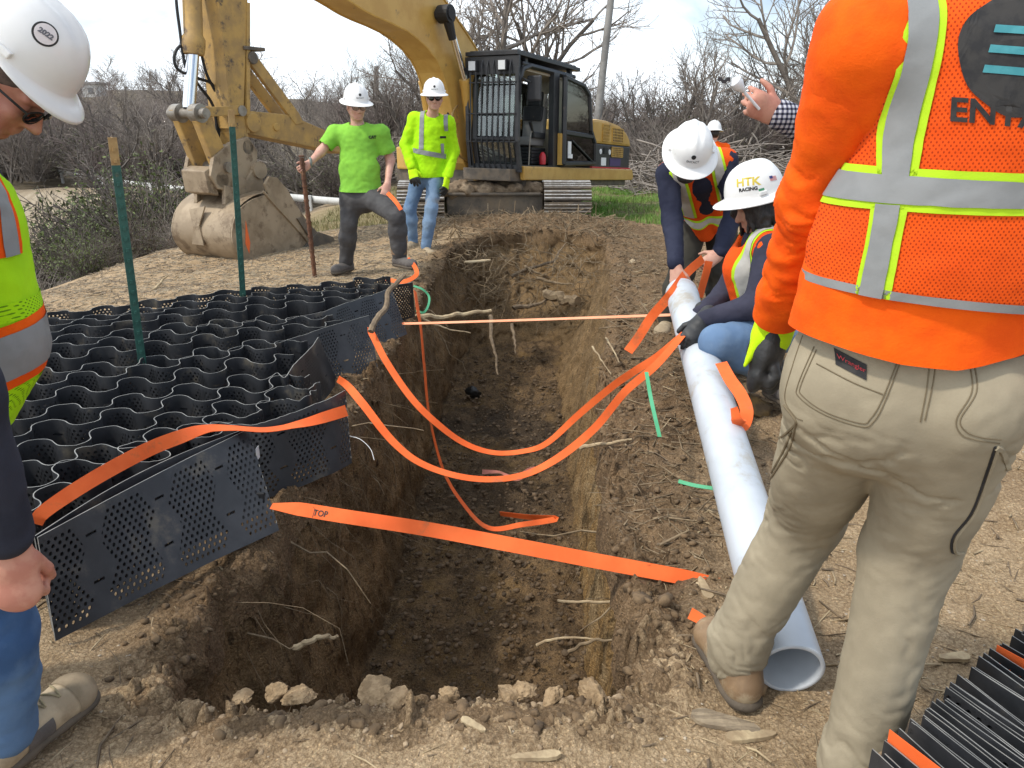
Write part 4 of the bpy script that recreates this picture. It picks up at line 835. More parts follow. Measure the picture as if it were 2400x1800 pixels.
def hat(root, H, hf, k=1.0, cap=False, tilt=0., up=.052, back=.0, sticker=None, m=HAT):
    r, f, u = hf; a = tilt; f2 = f * math.cos(a) + u * math.sin(a); u2 = u * math.cos(a) - f * math.sin(a); C = H + u * up * k + f * back
    na, nz = 56, 14; v, rows = [], []
    for j in range(nz + 1):
        t = j / nz * math.pi / 2; rows.append((math.cos(t) ** .78, math.sin(t) ** .92 * .138))
    rows = rows[::-1]; brim = [(1.0, 0.0), (1.02, -.004), (1.18, -.014), (1.36, -.024), (1.385, -.028), (1.375, -.032), (1.2, -.02), (1.0, -.008), (.95, 0.0), (.9, .06), (.6, .115), (.0, .13)]
    allr = [(q, z, 0) for q, z in rows[:-1]] + [(q, z, 1) for q, z in brim]; n = len(allr)
    for q, z, isb in allr:
        for i in range(na):
            th = 2 * math.pi * i / na; cx, cy = math.sin(th), math.cos(th); rad = q; zz = z
            if isb and q > 1:
                e = q - 1
                if cap: e = e * (max(0, cy) ** 1.1 * .85 + .06); zz = z * (.35 + .95 * max(0, cy))
                else: e = e * (.82 + .3 * max(0, cy) + .14 * max(0, -cy)); zz = z * (1 - .25 * abs(cy))
                rad = 1 + e
            x, y = .114 * rad * cx, .139 * rad * cy
            if not isb and q < .97: zz += .011 * math.exp(-(x / .016) ** 2) * min(1, (1 - q) * 3) + .005 * (math.exp(-((abs(x) - .045) / .01) ** 2)) * min(1, (1 - q) * 3) * (q < .93)
            v.append(C + k * (r * x + f2 * y + u2 * zz))
    fcs = [(i * na + j, i * na + (j + 1) % na, (i + 1) * na + (j + 1) % na, (i + 1) * na + j) for i in range(n - 1) for j in range(na)]
    ho = obj('hard_hat', v, fcs, m, root, smooth=True); shade(ho.data, 60)
    bm = bmesh.new(); bm.from_mesh(ho.data); bmesh.ops.remove_doubles(bm, verts=bm.verts, dist=1e-5); bmesh.ops.recalc_face_normals(bm, faces=bm.faces); bm.to_mesh(ho.data); bm.free()
    P = lambda x, y, z: C + k * (r * x + f2 * y + u2 * z)
    mb = MB(); th = np.linspace(0, 2 * math.pi, 33); mb.tube([P(.1 * math.sin(t), .124 * math.cos(t), -.012) for t in th], [.012] * 33, 6); mb.build('headband', RUB, ho, smooth=True)
    for sx in (-1, 1):
        mb = MB(); mb.box(P(sx * .116, .015, .014), (.014 * k, .034 * k, .016 * k), ax=np.array([r, f2, u2])); mb.build('accessory_slot', m, ho, bevel=.003)
    return ho, P, (r, f2, u2), bvh(ho)
def logo(ho, P, fr3, tree, txt='ENTACT', front=True, k=1.0):
    r, f2, u2 = fr3; c = P(0, .13, .068); decal('logo', flat_mesh([disc(.0125 * k)]), c, -r, u2 * .93 + f2 * -.37, INK, ho, tree, sub=.004)
    decal('lettering', text_mesh(txt, .0175 * k, .0004), P(0, .14, .04), -r, u2, mk('grey_print', (.12, .12, .12), None, 5, .6), ho, tree, sub=.01)
def shades(root, H, hf, k=1.0, lens=LENS, rim=RUB, clear=False, low=0.):
    r, f, u = hf; P = lambda x, y, z: H + k * (r * x + f * y + u * (z - low)); mb = MB()
    for q in (-1, 1):
        ring = [P(q * (.034 + .028 * math.cos(t)), .107 - .012 * ((math.cos(t) * .5 + .5) ** 2), -.003 + .019 * math.sin(t) * (1 if math.sin(t) > 0 else 1.05)) for t in np.linspace(0, 2 * math.pi, 25)[:-1]]
        mb.add(ring + [P(q * .034, .112, -.003)], [(i, (i + 1) % 24, 24) for i in range(24)])
        mb2 = MB(); mb2.tube(ring + ring[:1], [.0022] * 25, 5); mb2.tube([P(q * .062, .098, .004), P(q * .078, .06, .006), P(q * .081, .0, .0), P(q * .079, -.03, -.012)], [.003] * 4, 6); mb2.build('glasses_frame', rim, root)
    mb2 = MB(); mb2.tube([P(-.008, .112, .004), P(0, .115, .007), P(.008, .112, .004)], [.0025] * 3, 6); mb2.build('glasses_bridge', rim, root)
    return mb.build('glasses_lens', lens, root, smooth=True, fix=False)
def folds(amp, fx=(8, 8, 14), seed=0., fine=.35):
    def f(p):
        g = p @ np.array([[.8, -.25, .5], [.3, .9, .2], [-.45, .2, .85]]).T; r1 = 1 - np.abs(fbm(g * V(*fx) * V(.55, .55, 1.1) + seed, 3, .5)) * 2.4
        return amp * (.75 * fbm(p * V(*fx) * .8 + seed, 3, .5) + .5 * r1 * (.4 + fbm(p * 3.5 + seed, 2)) - fine * np.abs(fbm(p * V(*fx) * 1.9 + seed + 7, 2))) + amp * .1 * pnoise(p * 60)
    return f
def stripe(o, root, A, B, C_, D_, m, off, name='reflective_stripe', extra=(), axis=(0, 1, 0)):
    """patch between line A-B and line C-D (points), planes run along AXIS"""
    ax = np.array(axis, float); n1 = np.cross(B - A, ax); n1 = n1 if n1 @ (A - C_) > 0 else -n1; n2 = np.cross(D_ - C_, ax); n2 = n2 if n2 @ (C_ - A) > 0 else -n2
    return cut(o, name, [(A, n1), (C_, n2)] + list(extra), m, root, off)
def surf_line(name, px, tree, m, parent, rad=.0016, off=.001, n=40, close=False):
    p2 = smooth_line([(a, b, 0) for a, b in px], n)[:, :2]; o = V(0, 0, CAM_Z); out = []
    for a, b in p2:
        d = nrm(W(a, b, 1.0) - o); hit = tree.ray_cast(Vector(o), Vector(d), 20)
        if hit[0] is not None: out.append(np.array(hit[0]) - d * off)
    if len(out) > 3:
        out = np.array(out); keep = [0]
        for i in range(1, len(out)):
            if np.linalg.norm(out[i] - out[keep[-1]]) < .08: keep.append(i)
        out = out[keep]
        if len(out) > 3: return tube_part(name, out, [rad] * len(out), m, parent, 5)
def JW(**k): return {a: W(*b) for a, b in k.items()}
PRINT = mk('print_black', (.02, .022, .02), None, 5, .7)
# --- the worker at the right edge: orange vest, khaki trousers, seen from behind
J = JW(SL=(2045, 85, 1.25), SR=(2770, 105, 1.2), EL=(1915, 470, 1.4), WL=(1812, 775, 1.6), ER=(2860, 480, 1.2), WR=(2800, 800, 1.25), HL=(1985, 930, 1.36), HR=(2235, 960, 1.27), KL=(1885, 1210, 1.66), AL=(1722, 1565, 1.68), KR=(2135, 1290, 1.40), AR=(1995, 1850, 1.36))
J['H'] = (J['SL'] + J['SR']) / 2 + V(-.02, .05, .26)
root, hf, bo = person('person seen from behind in orange mesh vest with silver stripes and khaki trousers', J, h=.010, face=(-.5, .8, -.35), hands={'R': dict(d=V(0, .1, -1), pn=V(-1, 0, 0), th=V(0, 1, 0))}, feet={'L': (-.12, 1, 0), 'R': (.75, .65, 0)}, b=1.08)
boot(root, J['AL'] + V(.01, .0, .0), (-.12, 1, 0), LEATH, 1.1, .04, h=.006, sz=0.005); boot(root, J['AR'] + V(.03, -.03, 0), (.75, .65, 0), LEATH, 1.05, .04, sz=0.005)
hat(root, J['H'], hf)
s = Soft(); torso_soft(s, J, .006, 1.08)
s.ecap((J['HL'] + J['HR']) / 2 - UZ * .0, (J['HL'] + J['HR']) / 2 + UZ * .2, .238, .2, (0, 1, 0), .74, .05)
for q in 'LR': s.cap(J['S' + q] - UZ * .01, J['S' + q] + (J['E' + q] - J['S' + q]) * .25, .08, .08, .05)
el, wl = J['EL'], J['WL']; cufp = el + (wl - el) * .86; wr_ = nrm(wl - el)
def fshirt(p):
    t = (p - el) @ wr_; d = np.linalg.norm(p - el - t[:, None] * wr_, axis=1); fore = sstep(.18, .1, d) * sstep(-.16, -.03, t) * (1 - sstep(.2, .26, t))
    w5 = fbm(p * 8, 2); qq = np.stack([t * 17 + p[:, 0] * 9, p[:, 0] * 5, p[:, 1] * 5 + w5], -1); ring = fore * (.008 * fbm(qq, 2) - .005 * np.exp(-(fbm(qq * 1.1 + 4, 3) / .13) ** 2))
    return folds(.011, (7, 7, 9))(p) + ring + .004 * fore * fbm(p * 22, 2)
sh = soft_obj('long_sleeve_shirt', s, .0075, ORA, root, 2, disp=folds(.010, (5, 5, 8)))
mh, ms, up, lt, frv = tframe(J); hemz = lambda x: np.interp(x, [.40, .46, .54, .62, .70, .80, .95, 1.1], [1.12, 1.11, 1.095, 1.08, 1.075, 1.095, 1.13, 1.14])
def trim_hem(o):
    bm = bmesh.new(); bm.from_mesh(o.data)
    for v in bm.verts: v.co.z -= float(hemz(v.co.x))
    bmesh.ops.bisect_plane(bm, geom=bm.verts[:] + bm.edges[:] + bm.faces[:], plane_co=(0, 0, 0), plane_no=(0, 0, -1), clear_outer=True)
    for v in bm.verts: v.co.z += float(hemz(v.co.x))
    bm.to_mesh(o.data); bm.free(); o.data.polygons.foreach_set('use_smooth', np.ones(len(o.data.polygons), bool))
trim_hem(sh)
for q in 'LR':
    s = Soft(); arm_soft(s, J, q, .014, 1.05, 1.0); s.cap(J['S' + q], J['S' + q] + (J['E' + q] - J['S' + q]) * .5, .078, .066, .03); sl_ = soft_obj('sleeve', s, .0065, ORA, root, 2, disp=fshirt)
    n_ = cut(sl_, 'sleeve', [(J['E' + q] + (J['W' + q] - J['E' + q]) * .88, nrm(J['W' + q] - J['E' + q]))], ORA, root, 0); bpy.data.objects.remove(sl_)
s = Soft(); torso_soft(s, J, .022, 1.08, low=False); vb = W(2150, 720, 1.12)[2]
s.ecap(mh + UZ * .12, mh + UZ * .3, .19, .185, frv, .73, .05)
for q, oo in (('L', -.02), ('R', .02)):
    a = J['S' + q] + V(oo, 0, .03); s.cap(a + V(0, 0, .1), a + (J['E' + q] - a) * 1.2, .075, .085, .02, '-')
s.half(V(0, 0, vb), UZ, '-') if False else None
s.cap(J['H'] + V(0, .1, .0), J['H'] + V(0, .18, -.45), .085, .06, .02, '-')
vest = soft_obj('safety_vest', s, .006, ORV, root, 2, disp=folds(.006, (6, 6, 10), 3.))
hem = lambda x0, dz: [(V(.55, 1.1, 0) + UZ * (W(1900, 690, 1.2)[2] + dz), nrm(V(-.07, 0, -1)))]
v2 = cut(vest, 'safety_vest', hem(0, 0), ORV, root, 0); bpy.data.objects.remove(vest); vest = v2
DB = 1.13; vt0 = bvh(vest)
def w_(x, y):
    h_ = vt0.ray_cast(Vector((0, 0, CAM_Z)), Vector(nrm(W(x, y, 1.) - V(0, 0, CAM_Z))), 3); return np.array(h_[0]) if h_[0] is not None else W(x, y, DB)
a, b_ = w_(2100, 392), w_(2390, 406); c_, d_ = w_(2100, 494), w_(2390, 506)
stripe(vest, root, a, b_, c_, d_, LIMT, .003, 'lime_border'); stripe(vest, root, w_(2100, 411), w_(2390, 426), w_(2100, 477), w_(2390, 488), SILV, .0055)
ab = [(a, (0, 0, -1))]; be = [(c_, (0, 0, 1))]; zt_ = w_(2100, 412)[2]; zb_ = w_(2100, 480)[2]
for (x0, y0, x1, y1, wd, x2, y2, x3, y3, wd2) in ((2107, 0, 2057, 385, (108, 99), 2042, 492, 2014, 640, (86, 85)), ):
    stripe(vest, root, w_(x0, y0), w_(x1, y1), w_(x0 + wd[0], y0), w_(x1 + wd[1], y1), LIMT, .003, 'lime_border', [(V(0, 0, zt_), (0, 0, -1)), (V(0, 1.25, 0), (0, 1, 0))])
    stripe(vest, root, w_(x0 + 16, y0), w_(x1 + 15, y1), w_(x0 + wd[0] - 20, y0), w_(x1 + wd[1] - 19, y1), SILV, .0055, 'reflective_stripe', [(V(0, 0, zt_), (0, 0, -1)), (V(0, 1.25, 0), (0, 1, 0))])
    stripe(vest, root, w_(x2, y2), w_(x3, y3), w_(x2 + wd2[0], y2), w_(x3 + wd2[1], y3), LIMT, .003, 'lime_border', [(V(0, 0, zb_), (0, 0, 1)), (V(0, 1.25, 0), (0, 1, 0))])
    stripe(vest, root, w_(x2 + 11, y2), w_(x3 + 11, y3), w_(x2 + wd2[0] - 18, y2), w_(x3 + wd2[1] - 19, y3), SILV, .0055, 'reflective_stripe', [(V(0, 0, zb_), (0, 0, 1)), (V(0, 1.25, 0), (0, 1, 0))])
mir = 2 * w_(2400, 130)[0]
def mirx(p): return V(mir - p[0], p[1], p[2])
stripe(vest, root, mirx(w_(2107, 0)), mirx(w_(2057, 385)), mirx(w_(2215, 0)), mirx(w_(2156, 385)), LIMT, .003, 'lime_border', [(V(0, 0, zt_), (0, 0, -1)), (V(0, 1.2, 0), (0, 1, 0))]); stripe(vest, root, mirx(w_(2122, 0)), mirx(w_(2071, 385)), mirx(w_(2196, 0)), mirx(w_(2137, 385)), SILV, .0055, 'reflective_stripe', [(V(0, 0, zt_), (0, 0, -1)), (V(0, 1.2, 0), (0, 1, 0))])
eb = hem(0, .014)[0]; cut(vest, 'grey_binding', [(eb[0], tuple(-np.array(eb[1])))], SILV, root, .003)
vt = bvh(vest); rt, upv = nrm(w_(2400, 272) - w_(2300, 262)), nrm(w_(2400, 20) - w_(2392, 240))
ring = [(.079 * math.cos(t) * (1 + .02 * math.sin(5 * t)), .079 * math.sin(t) * (1 + .025 * math.cos(7 * t))) for t in np.linspace(0, 2 * math.pi, 60)[:-1]]
decal('logo_disc', flat_mesh([ring]), w_(2398, 130), rt, upv, INK, root, vt, .0025, sub=.02)
ppx = 1 / FPX * 1.2
bars = [[(-.037 - .006 * i, .022 - .026 * i), (.05, .022 - .026 * i), (.05, .032 - .026 * i), (-.0345 - .006 * i, .032 - .026 * i)] for i in range(3)]
decal('logo_bars', flat_mesh([[(x, y + .004) for x, y in q] for q in bars]), w_(2398, 130), rt, upv, TEAL, root, vt, .004, sub=.02)
tm_ = text_mesh('ENTACT', .043, .0012)
for v in tm_.vertices: v.co.x *= 1.06
decal('lettering', tm_, w_(2392, 274), rt, upv, INK, root, vt, .0025, sub=.02)
# trousers
s = Soft(); s.ecap(mh - lt * .055 + UZ * .02, mh + lt * .055 + UZ * .02, .15, .15, frv, .88, .05); s.ecap(mh + UZ * .03, mh + UZ * .13, .172, .165, frv, .76, .05)
for q in 'LR':
    H_, K_, A_ = J['H' + q], J['K' + q], J['A' + q]; s.cap(H_ + UZ * .02 - frv * .02, K_, .114, .09, .022); s.cap(K_, A_ + UZ * .07, .09, .072, .03); s.cap(A_ + UZ * .09, A_ + UZ * .015 + V(.0, .01, 0), .076, .074, .03)
def ftr(p):
    z = p[:, 2]; kn = np.exp(-((z - .5) / .16) ** 2); an = sstep(.34, .06, z)
    warp = fbm(p * 7, 2)
    w2 = fbm(p * V(4, 4, 3) + 31, 3); cr_ = lambda q, sd, w: np.exp(-(fbm(q + sd, 3, .5) / w) ** 2)
    x_, y_ = p[:, 0], p[:, 1]; q1 = np.stack([x_ * 4 + z * 2.5, y_ * 4, z * 7 - x_ * 5], -1); q2 = np.stack([x_ * 3.5 - z * 5, y_ * 4, z * 6 + x_ * 7], -1); q3 = np.stack([x_ * 5, y_ * 5, z * 21 + 3 * warp], -1)
    m1, m2 = sstep(-.15, .3, w2), sstep(-.1, .35, fbm(p * 3.3 + 50, 2))
    return .011 * fbm(p * V(5, 5, 3.2) + 11, 2) - .0045 * cr_(q1, 3., .13) * m1 * (.5 + kn) - .004 * cr_(q2, 8., .12) * m2 + an * (.008 * fbm(q3, 2) - .005 * cr_(q3, 5., .14)) + .0012 * fbm(p * 30, 2) - .008 * np.exp(-((z - .86) / .07) ** 2) * cr_(np.stack([x_ * 4 - z * 8, y_ * 4, z * 9 + x_ * 5], -1), 2., .08) + .0025 * fbm(p * 14, 2)
tv, tf = s.mesh(.006); tv = relax(tv, tf, 2); tv = tv + vnormals(tv, tf) * ftr(tv)[:, None]; tr = obj('cargo_trousers', tv, tf, KHAKI, root, smooth=True)
t2 = cut(tr, 'cargo_trousers', [(V(0, 0, 1.13), (0, 0, 1)), (V(0, 0, .05), (0, 0, -1))], KHAKI, root, 0); bpy.data.objects.remove(tr); tr = t2; tt = bvh(tr)
SEAM = cloth('khaki_seam', (.17, .135, .085)); KH2 = cloth('brown_pocket_trim', (.1, .075, .06))
zz = lambda x, y: (1700 + x / 2.766, 700 + y / 2.766)
for ln in ([(575, 310), (470, 560), (480, 640), (640, 750), (880, 830), (960, 800), (1030, 680), (1140, 400)], [(590, 330), (490, 560), (500, 630), (650, 735), (880, 808), (940, 780), (1010, 670), (1120, 400)], [(1330, 350), (1310, 560), (1265, 800)], [(1375, 350), (1345, 560), (1295, 790)], [(1580, 390), (1600, 600), (1500, 780), (1530, 880), (1640, 920), (1780, 940)], [(1610, 390), (1630, 600), (1525, 780), (1560, 860), (1660, 900), (1790, 915)], [(590, 420), (820, 540), (1020, 620)], [(500, 240), (440, 420), (385, 640), (450, 760), (500, 790)]): surf_line('seam', [zz(*q) for q in ln], tt, SEAM, root, .0011)
for ln in ([(460, 800), (420, 960), (330, 1110), (260, 1230), (245, 1350)], [(430, 860), (375, 990), (280, 1170), (228, 1340)], [(330, 870), (355, 900), (440, 830), (455, 790), (380, 690)]): surf_line('pocket_edge', [zz(*q) for q in ln], tt, SEAM, root, .0028)
for ln in ([(1750, 960), (1700, 1110), (1600, 1380), (1480, 1540), (1470, 1640), (1520, 1650)],): surf_line('zip', [zz(*q) for q in ln], tt, BLK, root, .0025, n=60); surf_line('zip_flap', [zz(a + 22, b) for a, b in ln], tt, KHAKI, root, .004, n=60)
surf_line('pocket_trim', [zz(*q) for q in [(1585, 395), (1700, 385), (1850, 365), (1940, 345)]], tt, KH2, root, .006)
surf_line('cord_loop', [zz(*q) for q in [(1755, 965), (1790, 985), (1815, 1050), (1835, 1100)]], tt, KHAKI, root, .006)
hit = tt.ray_cast(Vector((0, 0, CAM_Z)), Vector(nrm(W(*zz(812, 425), 1) - V(0, 0, CAM_Z))))[0]
tg = decal('brand_patch', flat_mesh([rect(-.021, -.0125, .021, .0125)]), hit, nrm(W(*zz(860, 430), 1.2) - W(*zz(755, 385), 1.2)), UZ, INK, tr, tt, .003, sub=.005)
decal('patch_lettering', text_mesh('Wrangler', .0098), np.array(hit) + UZ * .002, nrm(W(*zz(860, 430), 1.2) - W(*zz(755, 385), 1.2)), UZ, REDP, tr, tt, .0045)
# glove of the hanging left hand
s = Soft(); hd_ = nrm(W(1765, 905, 1.6) - J['WL']); hand_soft(s, J['WL'] + hd_ * .012, hd_, V(.8, -.25, -.1), V(-.3, .9, 0), (.95, 1.25, .7), 1.06, .02, (.9, .35, .7), .0035); s.cap(J['WL'] - hd_ * .0, J['WL'] + hd_ * .05, .038, .04, .02); gl = soft_obj('work_glove', s, .0035, GLOVE, root, 1, disp=lambda p: .0014 * fbm(p * 50, 3))
s = Soft(); s.cap(J['WL'] - hd_ * .012, J['WL'] + hd_ * .014, .0425, .0425, .008); s.cap(J['WL'] + hd_ * .01 - V(.026, .01, 0), J['WL'] + hd_ * .075 - V(.042, .02, 0), .018, .004, .01); soft_obj('glove_cuff', s, .0035, GLIME, gl, 1)
tube_part('teal_ring', [J['WL'] - hd_ * .026 + .0405 * (V(1, 0, 0) * math.cos(t) + V(0, 1, 0) * math.sin(t)) for t in np.linspace(0, 2 * math.pi, 25)], [.004] * 25, TEAL, gl)

# --- the man in the lime tee with the rusty rod
J = JW(H=(835, 247, 7.42), SL=(894, 311, 7.45), SR=(787, 311, 7.5), EL=(915, 375, 7.52), WL=(908, 432, 7.36), ER=(752, 356, 7.42), WR=(724, 384, 7.28), HL=(868, 462, 7.45), HR=(824, 460, 7.52), KL=(930, 508, 7.12), AL=(936, 600, 7.2), KR=(818, 525, 7.45), AR=(812, 612, 7.58))
root, hf, bo = person('person in lime tee shirt and grey trousers with one hand on a rusty rod', J, h=.0085, face=(.42, -.86, -.2), sk=SK2, hands={'R': dict(d=V(-.75, -.25, -.55), pn=V(-.1, -.9, -.1), th=V(0, -.2, 1), curl=(.8, 1.1, .6)), 'L': dict(d=V(-.25, -.35, -.9), pn=V(-.3, .9, -.2), th=V(-1, 0, 0), curl=(.2, .2, .15), spread=.25)}, feet={'L': (.62, -.6, 0), 'R': (-.4, -.9, 0)})
boot(root, J['AL'], (.62, -.6, 0), GREYB, 1.08, .0); boot(root, J['AR'], (-.4, -.9, 0), GREYB, 1.08, .1)
tube_part('boot_cuff', [J['AL'] + UZ * .02, J['AL'] + UZ * .14], [.075, .082], cloth('brown_gaiter', (.21, .14, .09), (.17, .11, .07)), root, 18)
s = Soft(); torso_soft(s, J, .02, 1.0); [s.cap(J['S' + q], J['S' + q] + (J['E' + q] - J['S' + q]) * .62, .066, .077, .04) for q in 'LR']; mh, ms, up, lt, frv = tframe(J)
s.ecap(mh - UZ * .04, mh + UZ * .2, .192, .175, frv, .82, .04); collar(s, J)
tee = soft_obj('tee_shirt', s, .011, TEE, root, 2, disp=folds(.02, (7, 7, 8), 2.)); n_ = cut(tee, 'tee_shirt', [(W(843, 450, 7.4), (0, 0, -1))], TEE, root, 0); bpy.data.objects.remove(tee); tee = n_
for q in 'LR': 
    bm = bmesh.new(); bm.from_mesh(tee.data); ax_ = nrm(J['E' + q] - J['S' + q]); c0 = J['S' + q] + (J['E' + q] - J['S' + q]) * .72; bmesh.ops.delete(bm, geom=[v for v in bm.verts if (np.array(v.co) - c0) @ ax_ > 0 and np.linalg.norm(np.array(v.co) - c0) < .14], context='VERTS'); bm.to_mesh(tee.data); bm.free()
te = bvh(tee); decal('lettering', text_mesh('CAT', .034, .0022), W(872, 322, 7.33), (1, .1, 0), (0, 0, 1), PRINT, root, te, .004, sub=.03, rng=.4)
s = Soft(); s.ecap(mh - lt * .04, mh + lt * .04, .135, .135, frv, .9, .05); s.ecap(mh, mh + UZ * .1, .158, .15, frv, .75, .04); [leg_soft(s, J, q, .016, 1.0, .024) for q in 'LR']
tv = soft_obj('work_trousers', s, .011, GREYP, root, 2, disp=folds(.015, (8, 8, 9), 5.))
hat(root, J['H'], hf, .98, tilt=-.02); ho = [c for c in root.children if c.name.startswith('hard_hat')][0]; 
def add_logo(root, H, hf, tilt=0., k=1., up=.052, txt='ENTACT'):
    r, f, u = hf; f2 = f * math.cos(tilt) + u * math.sin(tilt); u2 = u * math.cos(tilt) - f * math.sin(tilt); C = H + u * up * k; P = lambda x, y, z: C + k * (r * x + f2 * y + u2 * z); ho = [c for c in root.children if c.name.startswith('hard_hat')][0]; logo(ho, P, (r, f2, u2), bvh(ho), txt)
add_logo(root, J['H'], hf, -.02, .98); shades(root, J['H'], hf, 1., lens=GLASS)
tube_part('wristband', [J['WR'] + (J['ER'] - J['WR']) * .12 + .036 * (UZ * math.cos(t) + V(.4, -.9, 0) * math.sin(t)) for t in np.linspace(0, 2 * math.pi, 17)], [.012] * 17, cloth('grey_knit', (.2, .22, .2)), root)
ROD_TOP = J['WR'] + V(-.085, -.06, .07)

# --- the man in the lime long sleeved shirt
J = JW(H=(1018, 228, 8.58), SL=(1050, 287, 8.68), SR=(972, 279, 8.72), EL=(1062, 354, 8.75), WL=(1048, 418, 8.6), ER=(951, 338, 8.7), WR=(966, 395, 8.55), HL=(1020, 408, 8.7), HR=(984, 408, 8.72), KL=(1011, 489, 8.55), AL=(998, 578, 8.55), KR=(961, 489, 8.7), AR=(968, 564, 8.78))
root, hf, bo = person('person wearing lime long sleeved shirt with silver stripes, dark sunglasses, jeans', J, h=.0095, face=(.12, -.95, -.12), sk=SK2, hands={}, feet={'L': (.3, -1, 0), 'R': (-.2, -1, 0)})
for q, fd in (('L', (.35, -.9, 0)), ('R', (-.3, -.9, 0))): boot(root, J['A' + q], fd, DUSTY, 1.05, .03)
s = Soft(); torso_soft(s, J, .016); [arm_soft(s, J, q, .014, 1.0, .93) for q in 'LR']; mh, ms, up, lt, frv = tframe(J); s.ecap(mh, mh + UZ * .2, .16, .16, frv, .72, .04); collar(s, J)
sh = soft_obj('long_sleeve_shirt', s, .011, LIME, root, 2, disp=folds(.018, (8, 8, 8), 9.)); n_ = cut(sh, 'long_sleeve_shirt', [(mh - UZ * .01, (0, .15, -1))], LIME, root, 0); bpy.data.objects.remove(sh); sh = n_
w_ = lambda x, y: W(x, y, 8.55); fr_ = [(V(0, 8.72, 0), (0, 1, 0))]
stripe(sh, root, w_(965, 347), w_(1045, 362), w_(965, 358), w_(1045, 374), SILV, .005, extra=fr_ + [(w_(966, 350), (-1, 0, 0)), (w_(1042, 350), (1, 0, 0))])
stripe(sh, root, w_(983, 255), w_(981, 350), w_(993, 255), w_(992, 350), SILV, .005, extra=fr_ + [(w_(990, 350), (0, 0, -1))]); stripe(sh, root, w_(1038, 262), w_(1040, 310), w_(1048, 265), w_(1049, 310), SILV, .005, extra=fr_ + [(w_(1040, 307), (0, 0, -1))]); stripe(sh, root, w_(1031, 335), w_(1033, 360), w_(1038, 335), w_(1039, 360), SILV, .005, extra=fr_ + [(w_(1040, 337), (0, 0, 1)), (w_(1040, 362), (0, 0, -1))])
decal('pocket_print', flat_mesh([rect(-.03, -.012, .03, .012)]), w_(1037, 322), (1, 0, 0), (0, 0, 1), PRINT, root, bvh(sh), .003, sub=.02)
s = Soft(); s.ecap(mh - lt * .035, mh + lt * .035, .125, .125, frv, .9, .05); [leg_soft(s, J, q, .008, .95, .014) for q in 'LR']; soft_obj('jeans', s, .011, DEN, root, 2, disp=folds(.012, (9, 9, 9), 6.))
for q in 'LR':
    d = nrm(J['W' + q] - J['E' + q]); s = Soft(); hand_soft(s, J['W' + q], d + V(0, -.1, -.3), V(0, .6, 0) if q == 'R' else V(-.6, .3, 0), V(1, 0, 0) if q == 'L' else V(1, 0, 0), (.25, .35, .2), 1.15, .18, g=.004); g_ = soft_obj('work_glove', s, .007, GLIME, root, 1)
    cut(g_, 'glove_dip', [(J['W' + q] + d * .115, tuple(-d))], GLOVE, g_, .002)
hat(root, J['H'], hf, .98); add_logo(root, J['H'], hf, 0, .98); shades(root, J['H'], hf)

# --- the bending man who holds the pipe's far end
J = JW(H=(1615, 365, 4.45), SL=(1700, 378, 4.72), SR=(1566, 408, 4.72), EL=(1722, 490, 4.68), WL=(1686, 594, 4.45), ER=(1576, 516, 4.62), WR=(1585, 624, 4.32), HL=(1690, 500, 5.3), HR=(1628, 502, 5.27), KL=(1690, 640, 5.2), AL=(1680, 765, 5.35), KR=(1597, 640, 5.12), AR=(1566, 745, 5.22))
root, hf, bo = person('bearded person in orange vest bending over the far end of the white pipe', J, h=.008, face=(-.1, -.8, -.75), hup=(0, -.6, .8), sk=SK2, hands={'R': dict(d=V(-.02, -.3, -1), pn=V(.5, .5, -.2), th=V(1, -.3, 0), curl=(.35, .5, .4)), 'L': dict(d=V(-.75, -.3, -.5), pn=V(-.2, .8, -.4), th=V(-.2, -.3, 1), curl=(.5, .7, .4))}, feet={'L': (.1, -1, 0), 'R': (-.35, -1, 0)})
for q, fd in (('L', (.1, -1, 0)), ('R', (-.4, -.9, 0))): boot(root, J['A' + q], fd, DUSTY, 1.08, .06)
s = Soft(); torso_soft(s, J, .008); [arm_soft(s, J, q, .013, 1.0, .95) for q in 'LR']; mh, ms, up, lt, frv = tframe(J); soft_obj('long_sleeve_shirt', s, .0095, NAVY, root, 2, disp=folds(.011, (9, 9, 10), 4.))
s = Soft(); torso_soft(s, J, .024); [s.cap(J['S' + q] + (J['S' + q] - ms) * .16 - UZ * .03, J['S' + q] + (J['E' + q] - J['S' + q]) * 1.0, .062, .078, .015, '-') for q in 'LR']
s.cap(ms + frv * .2 + up * .12, mh + frv * .2 + up * .3, .12, .075, .03, '-'); s.cap(J['H'], ms + up * .05, .09, .07, .02, '-'); s.half(mh + up * .1, up, '-') if False else None
s.cap(mh + up * .2 + frv * .12 - lt * .07, mh + up * .1 + frv * .17 - lt * .05, .06, .06, .06); s.cap(mh + up * .22 + frv * .12 + lt * .08, mh + up * .16 + frv * .18 + lt * .06, .06, .05, .06)
vs_ = soft_obj('safety_vest', s, .0085, ORV, root, 2, disp=folds(.008, (9, 9, 9), 1.)); n_ = cut(vs_, 'safety_vest', [(mh + up * .06, tuple(-up))], ORV, root, 0); bpy.data.objects.remove(vs_); vs_ = n_
for sg in (-1, 1):
    for wd, mt, of in ((.043, LIMT, .003), (.027, SILW, .006)):
        c0 = ms + lt * sg * .115; cut(vs_, 'reflective_stripe' if of > .004 else 'lime_border', [(c0 + lt * wd, tuple(lt)), (c0 - lt * wd, tuple(-lt)), (mh + up * .3, tuple(-up))], mt, root, of)
for wd, mt, of in ((.03, LIMT, .003), (.018, SILW, .006)): cut(vs_, 'reflective_belt', [(mh + up * (.24 + wd), tuple(up)), (mh + up * (.24 - wd), tuple(-up))], mt, root, of)
